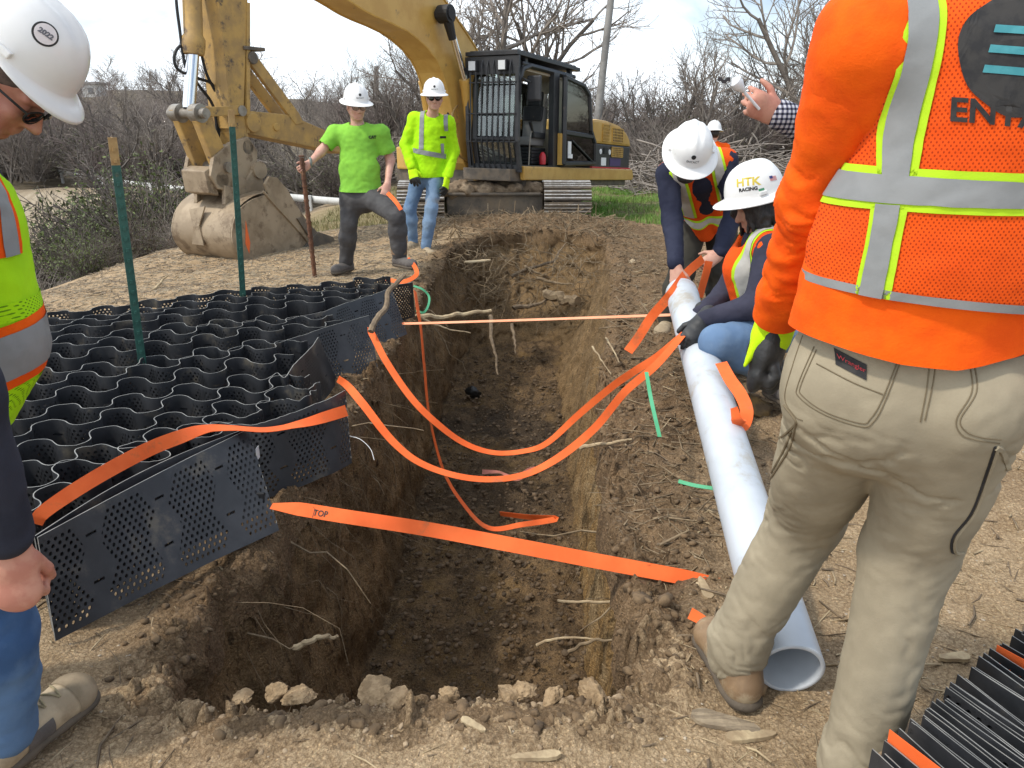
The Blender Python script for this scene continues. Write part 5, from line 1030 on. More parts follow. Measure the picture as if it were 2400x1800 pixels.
s = Soft(); s.ecap(mh - lt * .04, mh + lt * .04, .135, .135, frv, .9, .05); [leg_soft(s, J, q, .022, 1.0, .03) for q in 'LR']; soft_obj('work_trousers', s, .011, OLIVE, root, 2, disp=folds(.016, (8, 8, 9), 8.))
hat(root, J['H'], hf, 1.02, up=.05); add_logo(root, J['H'], hf, 0., 1.02, .05)
s = Soft(); r_, f_, u_ = hf; Pp = lambda x, y, z: J['H'] + r_ * x + f_ * y + u_ * z
for q in (-1, 1): s.cap(Pp(q * .058, .01, -.06), Pp(q * .028, .07, -.104), .0195, .02, .01)
s.ell(Pp(0, .075, -.108), (.03, .026, .022), np.array(hf), .015); s.cap(Pp(-.024, .094, -.06), Pp(.024, .094, -.06), .006, .006, .004); soft_obj('beard', s, .006, HAIRB, root, 1)
BEND = J

# --- the kneeling man at the pipe
J = JW(H=(1775, 478, 3.72), SL=(1808, 585, 3.52), SR=(1770, 560, 3.92), EL=(1772, 715, 3.42), WL=(1648, 752, 3.5), ER=(1700, 690, 3.92), WR=(1640, 742, 3.78), HL=(1880, 770, 3.62), HR=(1865, 750, 3.92), KL=(1680, 800, 3.36), AL=(1825, 890, 3.52), KR=(1640, 745, 3.95), AR=(1740, 850, 4.1))
root, hf, bo = person('kneeling person with dark wavy hair and black gloves holding the white pipe', J, h=.008, face=(-.92, -.18, -.38), sk=SK3, hands={}, feet={'L': (.3, -.6, 0), 'R': (-1, -.2, 0)})
for q, fd, z in (('L', (.25, -.9, 0), None), ('R', (-1, -.1, 0), None)): boot(root, J['A' + q], fd, GREYB, 1.05, .05)
s = Soft(); torso_soft(s, J, .006); [arm_soft(s, J, q, .014, 1.0, .97) for q in 'LR']; mh, ms, up, lt, frv = tframe(J); soft_obj('long_sleeve_shirt', s, .008, cloth('slate_navy_jersey', (.03, .031, .05), (.042, .042, .066)), root, 2, disp=folds(.010, (10, 10, 10), 14.))
s = Soft(); torso_soft(s, J, .024); s.cap(ms + frv * .1 - up * .08, mh + frv * .15 + up * .12, .13, .12, .05)
for q in 'LR': s.cap(J['S' + q] - up * .02 + (J['S' + q] - ms) * .1, J['E' + q] + (J['E' + q] - J['S' + q]) * .1, .066, .07, .015, '-')
s.cap(J['H'], ms + up * .06 + frv * .05, .085, .06, .02, '-')
vs_ = soft_obj('safety_vest', s, .0075, ORV, root, 2, disp=folds(.009, (9, 9, 9), 17.)); n_ = cut(vs_, 'safety_vest', [(mh + up * .02, tuple(-up))], ORV, root, 0); bpy.data.objects.remove(vs_); vs_ = n_
for wd, mt, of in ((.036, LIMT, .003), (.021, SILW, .006)):
    cut(vs_, 'reflective_stripe', [(mh + up * (.2 + wd), tuple(up)), (mh + up * (.2 - wd), tuple(-up))], mt, root, of)
    for sg in (-1, 1): c0 = ms + lt * sg * .11; cut(vs_, 'reflective_stripe', [(c0 + lt * wd, tuple(lt)), (c0 - lt * wd, tuple(-lt)), (mh + up * .25, tuple(-up))], mt, root, of)
s = Soft(); s.ecap(mh - lt * .05, mh + lt * .05, .14, .14, frv, .9, .05); [leg_soft(s, J, q, .014, 1.02, .012) for q in 'LR']; soft_obj('jeans', s, .009, DEN, root, 2, disp=folds(.008, (9, 9, 9), 3.))
s = Soft(); r_, f_, u_ = hf; Pp = lambda x, y, z: J['H'] + r_ * x + f_ * y + u_ * z; rg = random.Random(3)
for i in range(80):
    a = rg.uniform(.35, 2 * math.pi - .35) if i > 10 else rg.uniform(-.6, .6) + math.pi; x, y = math.sin(a) * .088, math.cos(a) * .1 - .01; z0 = .03; l = rg.uniform(.1, .2) * (1 if math.cos(a) < .6 else .75)
    p1, p2 = Pp(x, y, z0), Pp(x * 1.2 + rg.uniform(-.02, .02), y * 1.18 - .012 + rg.uniform(-.02, .02), z0 - l * .55); p3 = Pp(x * 1.22 + rg.uniform(-.03, .03), y * 1.22 - .02 + rg.uniform(-.03, .03), z0 - l) - V(0, 0, .03); s.cap(p1, p2, .02, .018, .012); s.cap(p2, p3, .018, .007, .006)
soft_obj('hair', s, .0065, HAIRB, root, 1, disp=lambda p: .006 * fbm(p * V(45, 45, 18), 3))
ho, P, f3, tr_ = hat(root, J['H'], hf, 1.02, tilt=.12, up=.056); r, f2, u2 = f3
c = P(.105, -.04, .055); rr, uu = f2, nrm(u2 * .9 - r * .42)
flag = [rect(-.019, -.0105 + i * .003, .019, -.009 + i * .003) for i in range(0, 7)]
side = -r if (-r) @ V(-.3, -1, 0) > r @ V(-.3, -1, 0) else r; c = P(0, 0, 0) + side * .1 * 1.02 + u2 * .062 - f2 * .05; rt_ = -f2 if np.cross(-f2, u2) @ side > 0 else f2; uu = nrm(u2 * .88 - side * .47)
decal('flag_sticker', flat_mesh([rect(-.021, -.0125, .021, .0125)]), c, rt_, uu, WHITE, ho, tr_, .001, sub=.01); decal('flag_stripes', flat_mesh(flag), c, rt_, uu, REDP, ho, tr_, .002, sub=.01); decal('flag_canton', flat_mesh([rect(-.02, .0, -.002, .0115)]), c, rt_, uu, NAVYR, ho, tr_, .003, sub=.01)
c = P(0, 0, 0) + side * .09 + u2 * .06 + f2 * .07; dd = nrm(side * .75 + f2 * .66); rt_ = nrm(np.cross(u2, dd)); decal('gold_lettering', text_mesh('HTK', .052, .0015), c + u2 * .018, rt_, nrm(u2 - dd * .45), GOLD, ho, tr_, .0015, sub=.012); decal('lettering', text_mesh('RACING', .0215, .001), c - u2 * .017, rt_, nrm(u2 - dd * .3), INK, ho, tr_, .002, sub=.01)
decal('green_sticker', flat_mesh([rect(-.013, -.005, .013, .005)]), P(0, 0, 0) + side * .115 + u2 * .03 + f2 * .02, -f2 if np.cross(-f2, u2) @ side > 0 else f2, u2, mk('green_print', (.06, .25, .13), None, 5, .5), ho, tr_, .002, sub=.01)
tube_part('chin_strap', [Pp(.086, -.02, .04), Pp(.09, -.05, .0), Pp(.082, -.07, -.03)], [.008] * 3, RUB, root); mb = MB(); mb.tube([Pp(-.094, -.05, .01), Pp(-.125, -.055, .005)], [.026, .024], 16); mb.build('hat_ratchet', RUB, root, smooth=True)
for q, aim in (('L', W(1612, 800, 3.42)), ('R', W(1622, 790, 3.68))):
    d = nrm(aim - J['W' + q]); s = Soft(); hand_soft(s, J['W' + q], d, V(-.2, .35, -.8), V(0, .8, .3), (.35, .55, .45), 1.06, .12, g=.0035); s.cap(J['W' + q] - d * .05, J['W' + q] + d * .03, .041, .038, .02); soft_obj('work_glove', s, .005, GLOVE, root, 1)

# --- the man at the left edge
J = JW(H=(14, 180, 1.95)); J['SL'] = V(-1.33, 1.93, 1.31); J['SR'] = V(-1.145, 1.53, 1.31); J['ER'] = W(-95, 925, 1.28); J['WR'] = W(20, 1280, 1.36); J['EL'] = V(-1.52, 1.95, 1.05); J['WL'] = V(-1.48, 1.98, .82); J['HL'] = V(-1.31, 1.72, .87); J['HR'] = V(-1.22, 1.5, .87); J['KR'] = V(-1.17, 1.47, .48); J['AR'] = V(-1.19, 1.44, .10); J['KL'] = V(-1.45, 1.62, .48); J['AL'] = V(-1.52, 1.6, .1)
root, hf, bo = person('person in lime vest with orange bordered silver stripe looking down past the black mat', J, h=.0055, face=(.58, .1, -.81), hup=(.7, 0, .6), sk=SK1, b=.98, k=1.04, hands={'R': dict(d=nrm(W(44, 1425, 1.35) - J['WR']), pn=V(-.25, .95, .1), th=V(1, .25, 0), curl=(1.0, 1.35, .8), k=1.22, thumb=(.85, .3, .6)), 'L': dict(d=V(0, .2, -1), pn=V(1, 0, 0), th=V(0, 1, 0))}, feet={'R': (.33, .95, 0), 'L': (.1, 1, 0)})
def lace_boot(A_, fd):
    bt = boot(root, A_, fd, DUSTY, 1.12, .03, h=.005, sz=.006); tre = bvh(bt); fd = nrm(V(*fd)); sd = np.cross(fd, UZ)
    for i in range(5):
        c = A_ + fd * (.055 + .021 * i); pts = []
        for t in np.linspace(-.028, .028, 9):
            hit = tre.ray_cast(Vector(c + sd * t + fd * t * (.35 if i % 2 else -.35) + UZ * .15), Vector((0, 0, -1)), .3)
            if hit[0] is not None: pts.append(np.array(hit[0]) + UZ * .002)
        if len(pts) > 3: tube_part('lace', pts, [.0026] * len(pts), cloth('lace_cord', (.3, .25, .15)), bt, 5)
    cut(bt, 'toe_guard', [(A_ + fd * .155, tuple(-fd))], cloth('boot_rubber_toe', (.33, .26, .175), (.22, .17, .11)), bt, .002); cut(bt, 'side_panel', [(A_ + fd * .01, tuple(-fd)), (A_ + fd * .085, tuple(fd)), (V(0, 0, .075), (0, 0, 1))], GREYB, bt, .0015)
    return bt
lace_boot(J['AR'], (.33, .95, 0)); lace_boot(J['AL'], (.1, 1, 0))
s = Soft(); torso_soft(s, J, .004, .98); [arm_soft(s, J, q, .017, 1.05, .9) for q in 'LR']; mh, ms, up, lt, frv = tframe(J); sh = soft_obj('long_sleeve_shirt', s, .0075, cloth('charcoal_navy_jersey', (.026, .03, .046), (.035, .04, .06)), root, 2, disp=folds(.009, (9, 9, 8), 21.))
s = Soft(); torso_soft(s, J, .028, 1.0); s.cap(ms - up * .1 + frv * .02, mh + up * .12 + frv * .05, .13, .15, .06); [s.cap(J['S' + q] + UZ * .03, J['S' + q] + (J['E' + q] - J['S' + q]) * 1.0, .078, .09, .02, '-') for q in 'LR']; s.cap(J['H'], ms + up * .08 + frv * .05, .1, .075, .02, '-')
vs_ = soft_obj('safety_vest', s, .0065, LIME, root, 2, disp=folds(.008, (8, 8, 8), 23.)); n_ = cut(vs_, 'safety_vest', [(V(0, 0, .79), (0, 0, -1))], LIME, root, 0); bpy.data.objects.remove(vs_); vs_ = n_
zr = lambda y: W(90, y, 1.66)[2]
for a, b2, mt, of, nm in ((742, 880, ORA, .003, 'orange_border'), (762, 858, SILV, .0055, 'reflective_stripe')): cut(vs_, nm, [(V(-1.1, 1.62, zr(a)), (0, -.1, 1)), (V(-1.1, 1.62, zr(b2)), (0, .1, -1))], mt, root, of)
cut(vs_, 'mesh_panel', [(V(0, 0, zr(884)), (0, 0, 1)), (V(0, 0, zr(935)), (0, 0, -1))], LMESH, root, .002); cut(vs_, 'mesh_panel', [(V(0, 0, zr(700)), (0, 0, 1)), (V(0, 0, zr(740)), (0, 0, -1))], LMESH, root, .002)
c0 = ms + lt * -.1
for wd, mt, of, nm in ((.034, ORA, .003, 'orange_border'), (.02, SILV, .0055, 'reflective_stripe')): cut(vs_, nm, [(c0 + lt * wd, tuple(lt)), (c0 - lt * wd, tuple(-lt)), (V(0, 0, zr(600)), (0, 0, -1))], mt, root, of)
s = Soft(); s.ecap(mh - lt * .04, mh + lt * .04, .13, .13, frv, .9, .05); [leg_soft(s, J, q, .018, 1.0, .03) for q in 'LR']; jn = soft_obj('jeans', s, .0085, DEN2, root, 2, disp=lambda p: folds(.010, (9, 9, 9), 3.)(p) + sstep(.45, .1, p[:, 2]) * .009 * fbm(np.stack([p[:, 0] * 5, p[:, 1] * 5, p[:, 2] * 22], -1), 3))
ho, P, f3, tr_ = hat(root, J['H'], hf, 1.0, cap=True, tilt=.1, up=.074, back=-.02); r, f2, u2 = f3
dn = nrm(f2 * .62 + r * .78); rt_ = nrm(np.cross(u2, dn)); c = P(0, 0, .088) + dn * .1; uu = nrm(u2 - dn * .55)
c = P(.085, .045, .1); dn = nrm(c - P(0, 0, .02)); rt_ = nrm(np.cross(u2, dn)); uu = np.cross(dn, rt_)
ringo = [disc(.026)]
decal('sticker_ring', flat_mesh([disc(.0265, 36)]), c, rt_, uu, INK, ho, tr_, .001, sub=.012); decal('sticker', flat_mesh([disc(.0225, 36)]), c, rt_, uu, mk('pale_pink_print', (.72, .66, .65), None, 5, .5), ho, tr_, .002, sub=.012); decal('sticker_lettering', text_mesh('2022', .0155, .0008), c, rt_, uu, mk('grey_ink', (.13, .13, .15), None, 5, .6), ho, tr_, .003, sub=.01)
cut(ho, 'visor_underside', [(P(0, .1, -.003), tuple(-f2)), (P(0, 0, -.012), tuple(u2))], HATIN, ho, .0008) if False else None
s = Soft(); Pp = lambda x, y, z: J['H'] + 1.0 * (hf[0] * x + hf[1] * y + hf[2] * z); s.ell(Pp(0, -.016, .038), (.0785 * 1.04, .0975 * 1.04, .083 * 1.04), np.array(hf), .01); s.ell(Pp(0, -.06, -.03), (.06, .05, .06), np.array(hf), .03)
hr = soft_obj('cropped_hair', s, .006, STUB, root, 1); n_ = cut(hr, 'cropped_hair', [(Pp(0, .045, .0), tuple(hf[1] * .8 + hf[2] * -.6)), (Pp(0, 0, -.055), tuple(-hf[2]))], STUB, root, 0); bpy.data.objects.remove(hr)
shades(root, J['H'], hf, 1.04)

# --- the man far behind, back turned
J = JW(H=(1673, 312, 12.9)); c = J['H']; 
for q, sg in (('L', -1), ('R', 1)): J['S' + q] = c + V(.2 * sg, 0, -.22); J['E' + q] = c + V(.26 * sg, .05, -.5); J['W' + q] = c + V(.2 * sg, .2, -.65); J['H' + q] = c + V(.09 * sg, 0, -.78); J['K' + q] = c + V(.1 * sg, .02, -1.18); J['A' + q] = c + V(.11 * sg, 0, -1.58)
J['AL'][2] = J['AR'][2] = float(terrain(np.array([c[0]]), np.array([c[1]]))[0]) + .1
root, hf, bo = person('person far behind with back turned, orange shirt, white hat and blue jeans', J, h=.014, face=(.1, 1, -.1), hands={})
s = Soft(); torso_soft(s, J, .018); [arm_soft(s, J, q, .014, 1, .95) for q in 'LR']; soft_obj('orange_shirt', s, .016, ORA, root, 2, disp=folds(.01)); s = Soft(); mh, ms, up, lt, frv = tframe(J); s.ecap(mh - lt * .04, mh + lt * .04, .13, .13, frv, .9, .05); [leg_soft(s, J, q, .01, 1, .016) for q in 'LR']; soft_obj('jeans', s, .016, DEN, root, 2, disp=folds(.01))
hat(root, J['H'], hf, 1.0); s = Soft(); s.ell(J['H'] + V(0, -.03, .0), (.078, .085, .085), None); soft_obj('hair', s, .014, HAIRB, root, 1)
for q in 'LR': boot(root, J['A' + q], (0, 1, 0), DUSTY, 1.0, .05, h=.014)

# --- the man in plaid, hidden but for his arm
J = dict(SL=V(1.45, 2.72, 1.45), SR=V(1.86, 2.86, 1.45), EL=W(1950, 325, 2.6), WL=W(1822, 268, 2.52), ER=V(1.95, 2.75, 1.15), WR=V(1.9, 2.6, .92), HL=V(1.55, 2.82, .93), HR=V(1.73, 2.86, .93), KL=V(1.53, 2.8, .52), AL=V(1.54, 2.88, .12), KR=V(1.74, 2.84, .52), AR=V(1.76, 2.92, .12)); J['H'] = V(1.66, 2.76, 1.7)
root, hf, bo = person('person in a checked shirt holding up a thin white rod behind the orange vest', J, h=.007, face=(-.9, -.2, -.1), sk=SK1, hands={'L': dict(d=nrm(W(1765, 240, 2.48) - J['WL']), pn=V(-.2, .9, .2), th=V(-.2, -.2, 1), curl=(.75, .9, .5)), 'R': dict(d=V(0, -.2, -1), pn=V(-1, 0, 0), th=V(0, -1, 0))}, feet={'L': (-.9, -.3, 0), 'R': (-.8, -.4, 0)})
s = Soft(); torso_soft(s, J, .016); [arm_soft(s, J, q, .013, 1.0, .96) for q in 'LR']; mh, ms, up, lt, frv = tframe(J); soft_obj('checked_shirt', s, .009, PLAID, root, 2, disp=folds(.008))
s = Soft(); s.ecap(mh - lt * .04, mh + lt * .04, .13, .13, frv, .9, .05); [leg_soft(s, J, q, .014, 1, .02) for q in 'LR']; soft_obj('dark_trousers', s, .012, OLIVE, root, 2, disp=folds(.01)); hat(root, J['H'], hf)
for q in 'LR': boot(root, J['A' + q], (-.9, -.3, 0), DUSTY, 1.05, .05)
a, b_ = W(1768, 243, 2.46), W(1722, 190, 2.42); rod = thing('sampling_rod', 'thin white plastic rod with a rounded head held up against the sky', 'rod', tuple(a)); WPL = mk('white_plastic', (.75, .77, .8), None, 5, .35)
tube_part('handle', [a - (b_ - a) * .25, a + (b_ - a) * .62], [.0045, .0045], WPL, rod); tube_part('rounded_head', [a + (b_ - a) * .55, a + (b_ - a) * .68, a + (b_ - a) * .85, b_, b_ + (b_ - a) * .08], [.006, .012, .019, .017, .006], WPL, rod, 12)
mb = MB(); e = b_ - V(.02, 0, -.005); [mb.box(e - V(.012 * i, 0, .006 * (i % 2)), (.011, .01, .011)) for i in range(3)]; mb.build('checkered_tab', BLK, rod)
print('people', round(time.time() - T0, 1))
# ------------------------------------------------------------------ geocell mat
def hdpe():
    m = mk('black_hdpe', (.020, .022, .026), (.032, .034, .039), 9, .46, spec=.5, dirt=(.1, .088, .07), dscale=4.5, damt=.55, bump=.12, bscale=160, bdist=.002); t, N, K, b, noise, ramp, mix, vec = m_help['black_hdpe']
    a = N('ShaderNodeAttribute'); a.attribute_name = 'sz'; sx = N('ShaderNodeSeparateXYZ'); K(a.outputs['Vector'], sx.inputs[0])
    def M(op, x, y=None, z=None):
        n = N('ShaderNodeMath'); n.operation = op
        for i, q in enumerate((x, y, z)):
            if q is None: continue
            if isinstance(q, (int, float)): n.inputs[i].default_value = q
            else: K(q, n.inputs[i])
        return n.outputs[0]
    s_, z_ = sx.outputs[0], sx.outputs[1]
    row = M('DIVIDE', z_, .0165); ri = M('FLOOR', row); rf = M('SUBTRACT', M('FRACT', row), .5)
    cx = M('SUBTRACT', M('FRACT', M('ADD', M('DIVIDE', s_, .0235), M('MULTIPLY', ri, .5))), .5)
    d2 = M('ADD', M('POWER', M('MULTIPLY', M('ABSOLUTE', cx), .0235), 2.), M('POWER', M('MULTIPLY', M('ABSOLUTE', rf), .0165), 2.))
    hole = M('LESS_THAN', d2, .0057 ** 2)
    fs = M('ABSOLUTE', M('SUBTRACT', M('FRACT', M('DIVIDE', s_, .27)), .5)); fz = M('ABSOLUTE', M('SUBTRACT', M('FRACT', M('DIVIDE', M('ADD', z_, .02), .15)), .5))
    msk = M('LESS_THAN', M('ADD', fs, M('MULTIPLY', fz, .3)), .40); lim = M('MULTIPLY', M('GREATER_THAN', z_, .016), M('LESS_THAN', z_, .284))
    hole = M('MULTIPLY', hole, M('MULTIPLY', msk, lim))
    ds = M('ABSOLUTE', M('SUBTRACT', M('FRACT', M('ADD', M('DIVIDE', s_, .27), .5)), .5)); dz = M('MINIMUM', M('ABSOLUTE', M('SUBTRACT', z_, .1)), M('ABSOLUTE', M('SUBTRACT', z_, .235)))
    slot = M('MULTIPLY', M('LESS_THAN', ds, .07), M('LESS_THAN', dz, .0042))
    hole = M('MAXIMUM', hole, slot)
    tr = N('ShaderNodeBsdfTransparent'); mi = N('ShaderNodeMixShader'); K(hole, mi.inputs[0]); K(b.outputs[0], mi.inputs[1]); K(tr.outputs[0], mi.inputs[2]); K(mi.outputs[0], t.nodes['Material Output'].inputs[0])
    return m
HD = hdpe(); HDE = mk('sky_sheen_edge', (.26, .255, .24), (.16, .16, .155), 14, .5)  # pale edge grey paints the sky's reflection on the black plastic
SH = .30
def sheet(name, xy, parent, zfun, lean=None, th=.0036, H=SH, s0=0., zo=None):
    """a standing strip of plastic along the plan line XY: two faces, a top edge coloured as sky-lit and a bottom edge"""
    xy = np.asarray(xy, float); n = len(xy); t = np.gradient(xy, axis=0); t /= np.linalg.norm(t, axis=1)[:, None] + 1e-9; nn = np.c_[-t[:, 1], t[:, 0]] * th / 2
    s = np.r_[0, np.cumsum(np.linalg.norm(np.diff(xy, axis=0), axis=1))] + s0; zb = zfun(xy[:, 0], xy[:, 1]) if zo is None else zo
    ln = np.zeros((n, 2)) if lean is None else lean; nz = 4; V_ = []; SZ = []
    for side in (1, -1):
        for k in range(nz):
            f = k / (nz - 1); p = xy + ln * (1 - f) + nn * side; V_.append(np.c_[p, zb + H * f]); SZ.append(np.c_[s, np.full(n, H * f), np.zeros(n)])
    v = np.stack(V_, 0); sz = np.stack(SZ, 0); idx = np.arange(2 * nz * n).reshape(2 * nz, n); F, mi = [], []
    q = lambda a, b: np.stack([a[:-1], a[1:], b[1:], b[:-1]], -1)
    for k in range(nz - 1): F += [q(idx[k], idx[k + 1]), q(idx[nz + k + 1], idx[nz + k])]; mi += [0] * (2 * (n - 1))
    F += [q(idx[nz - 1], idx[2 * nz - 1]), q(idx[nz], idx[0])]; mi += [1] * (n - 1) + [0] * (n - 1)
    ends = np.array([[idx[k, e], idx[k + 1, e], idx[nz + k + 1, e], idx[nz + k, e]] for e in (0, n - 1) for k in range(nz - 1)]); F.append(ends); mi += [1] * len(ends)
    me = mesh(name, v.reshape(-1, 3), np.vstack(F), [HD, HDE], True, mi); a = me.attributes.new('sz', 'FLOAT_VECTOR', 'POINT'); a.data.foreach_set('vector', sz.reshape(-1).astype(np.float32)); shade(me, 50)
    o = link(name, me, parent)
    if parent is not None: o.matrix_parent_inverse = parent_inv(parent)
    return o
zg = lambda x, y: terrain(np.asarray(x), np.asarray(y)) * .6 + .005
MAT = thing('geocell_mat', 'black perforated honeycomb mat spread open along the left side of the trench', 'geocell mat', (-1.6, 3.6, 0))
NST = 17
LP = np.array([(-1.42, 1.98), (-1.85, 2.12), (-2.25, 2.6), (-2.5, 3.1), (-2.75, 3.6), (-2.95, 4.1), (-3.1, 4.55)])
ENDS = {1: (545, 982), 2: (505, 985), 3: (742, 915), 4: (750, 892), 5: (725, 872), 6: (650, 868), 7: (688, 826), 8: (720, 797), 9: (672, 797), 10: (800, 750), 11: (780, 738), 12: (700, 742), 13: (872, 692), 14: (880, 676), 15: (892, 664), 16: (915, 646)}
FACE = {2: ((600, 992), (700, 962), (770, 935), (809, 914), (824, 1085)), 6: ((668, 880), (690, 850), (728, 815), (746, 790), (792, 893)), 9: ((715, 785), (770, 765), (820, 752), (864, 739), (887, 872)), 12: ((760, 730), (820, 708), (875, 690), (917, 674), (954, 783)), 15: ((915, 666), (935, 666), (950, 664), (967, 661), (972, 742))}
def along(P_, t): return np.array([np.interp(t, np.linspace(0, 1, len(P_)), P_[:, k]) for k in (0, 1)]).T
strips = []; RS = {i: G(*q, SH)[:2] for i, q in ENDS.items()}; RSM = {i: np.mean([RS[j] for j in range(max(1, i - 1), min(16, i + 1) + 1)], 0) for i in RS}
for i in range(1, NST):
    v = i / (NST - 1); L_ = along(LP, v); R_ = RS[i]; d = nrm(RSM[i] - L_); d = nrm(R_ - L_) ; ln = np.linalg.norm(R_ - L_); nn = V(-d[1], d[0])
    n = int(ln / .009); u = np.linspace(0, 1, n); base = L_ + (R_ - L_) * u[:, None]
    gl = np.linalg.norm(along(LP, min(1, v + 1 / NST)) - L_) * .6; gr = .15; gap = np.clip(gl * (1 - u) + gr * u, .07, .17)
    s = base @ V(.62, .78); ph = 2 * math.pi * s / .238 + math.pi * i + .35 * fbm(np.c_[base * 1.1, s * 0], 2); wob = fbm(np.c_[base * 1.4, s * 0 + i * .1], 2) * .05
    A = gap * .5 * (1 + .2 * fbm(np.c_[base * 2.2, s * 0 + i], 2)) * sstep(1.0, .93, u) ; p = base + nn * (A * np.cos(ph) + wob * sstep(1, .85, u))[:, None] + d * (.0165 * np.sin(2 * ph) * sstep(1.0, .93, u))[:, None]
    lean = None; zz_ = zg(p[:, 0], p[:, 1])
    if i in FACE:
        q = [G(*k_, SH)[:2] for k_ in FACE[i][:4]]; b_ = G(*FACE[i][4], 0)[:2]; m = 60
        tl = smooth_line(np.c_[np.vstack([p[-4:-3], p[-1:], np.array(q)]), np.zeros(6)], m)[1:, :2]; nt_ = len(tl); p = np.vstack([p[:-4], tl])
        w_ = np.zeros(len(p)); w_[-nt_:] = np.linspace(0, 1, nt_) ** .8; lean = (b_ - q[3])[None] * w_[:, None]
        zz_ = zg(p[:, 0], p[:, 1]); zz_ = zz_ * (1 - w_) + .0 * w_
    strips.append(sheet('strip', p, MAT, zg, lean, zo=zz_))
a0, a1, b0, b1 = G(88, 1262, SH)[:2], G(582, 1008, SH)[:2], G(130, 1505, .0)[:2], G(652, 1228, .03)[:2]
for off, bow, nm in ((0., .012, 'front_strip'), (.014, .06, 'strip')):
    u = np.linspace(0, 1, 90); p = a0 + (a1 - a0) * u[:, None]; nn = nrm(np.r_[-(a1 - a0)[1], (a1 - a0)[0]]); p = p + nn * (bow * np.sin(u * math.pi) + off + .004 * fbm(np.c_[p * 4, u * 0], 2))[:, None]
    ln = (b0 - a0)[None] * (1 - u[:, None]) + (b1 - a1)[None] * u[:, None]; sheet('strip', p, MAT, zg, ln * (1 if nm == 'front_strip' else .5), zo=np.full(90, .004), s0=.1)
mb = MB(); c = G(604, 1062, .2); mb.box(c, (.002, .034, .05)); mb.build('paper_tag', WHITE, MAT)
mb = MB(); c = np.r_[a1 * .35 + b1 * .65, .1] + V(-.02, -.025, 0); mb.box(c, (.03, .012, .05)); mb.build('strap_clip', RUB, MAT, bevel=.004)
# the collapsed mat at the lower right
FOLD = thing('folded_geocell', 'collapsed black geocell bundle standing beside the khaki trousers', 'geocell bundle', (1.0, 1.25, 0))
rgf = random.Random(4); e0, e1 = G(2052, 1768, SH)[:2], G(2430, 1440, SH)[:2]; sd = nrm(e1 - e0); dd = nrm(V(.42, -.91)); pos = 0.0; kk = 0
while pos < np.linalg.norm(e1 - e0) + .35:
    grp = rgf.choice((2, 3, 3, 4, 5)); tw = rgf.uniform(-.22, .1)
    for j in range(grp):
        st_ = e0 + sd * pos + dd * rgf.uniform(-.012, .012); u = np.linspace(0, 1, 46); d2 = nrm(dd + sd * (tw * .25)); w_ = .05 * tw * np.sin(u * 5.) + .012 * np.sin(u * 9 + kk) * u; p = st_ + d2 * (u * .62)[:, None] + sd * w_[:, None]
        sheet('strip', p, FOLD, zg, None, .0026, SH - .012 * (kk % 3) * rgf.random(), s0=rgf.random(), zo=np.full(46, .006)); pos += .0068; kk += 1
    pos += rgf.uniform(.012, .034)
# ------------------------------------------------------------------ straps
WEB = mk('orange_webbing', (.86, .155, .035), (.78, .125, .025), 6, .72, bump=.3, bscale=420, spec=.3, bdist=.002, dirt=(.5, .13, .045), dscale=7, damt=.55); PINKW = mk('muddy_pink_webbing', (.5, .17, .13), (.3, .12, .08), 9, .8); LITWEB = mk('lit_orange_webbing', (.82, .36, .2), (.76, .3, .15), 6, .75, bump=.3, bscale=420, bdist=.002); GRW = mk('green_strapping', (.07, .36, .17), (.1, .42, .22), 6, .45)  # the paler orange webbing has light on its upper face put into the colour
def ribbon(name, pts, width, mat_, label, cat, group=None, twist=(0, 0), n=90, parent=None, th=.0018, flat=None):
    p = smooth_line(pts, n); t = np.gradient(p, axis=0); t /= np.linalg.norm(t, axis=1)[:, None] + 1e-9; c = V(0, 0, CAM_Z)
    vd = (p - c); vd /= np.linalg.norm(vd, axis=1)[:, None]; wv = np.cross(t, vd) if flat is None else np.cross(t, np.broadcast_to(np.array(flat, float), t.shape)); wv /= np.linalg.norm(wv, axis=1)[:, None] + 1e-9
    for i in range(1, n):
        if wv[i] @ wv[i - 1] < 0: wv[i] = -wv[i]
    nn = np.cross(wv, t); a = np.radians(np.interp(np.linspace(0, 1, n), np.linspace(0, 1, len(twist)), twist)); wv2 = wv * np.cos(a)[:, None] + nn * np.sin(a)[:, None]; n2 = np.cross(wv2, t)
    wd = np.interp(np.linspace(0, 1, n), np.linspace(0, 1, len(np.atleast_1d(width))), np.atleast_1d(width)); sag = .04 * wd[:, None] * 0
    S5 = [(-.5, 0), (0, .0), (.5, 0)]; V_ = np.stack([p + wv2 * (wd * a_)[:, None] + n2 * (th * b_) for b_ in (.5, -.5) for a_, _ in S5], 1); m = V_.shape[1]
    idx = np.arange(n * m).reshape(n, m); loop = [0, 1, 2, 5, 4, 3]; F = [np.stack([idx[:-1, loop[k]], idx[:-1, loop[(k + 1) % 6]], idx[1:, loop[(k + 1) % 6]], idx[1:, loop[k]]], -1) for k in range(6)]
    o = link(name, mesh(name, V_.reshape(-1, 3), np.vstack(F), mat_, True), parent); shade(o.data, 50)
    if parent is None: tag(o, label, cat, group)
    return o, p, t, wv2
PW = lambda L_: [W(*q) for q in L_]
ST = 'orange webbing straps'
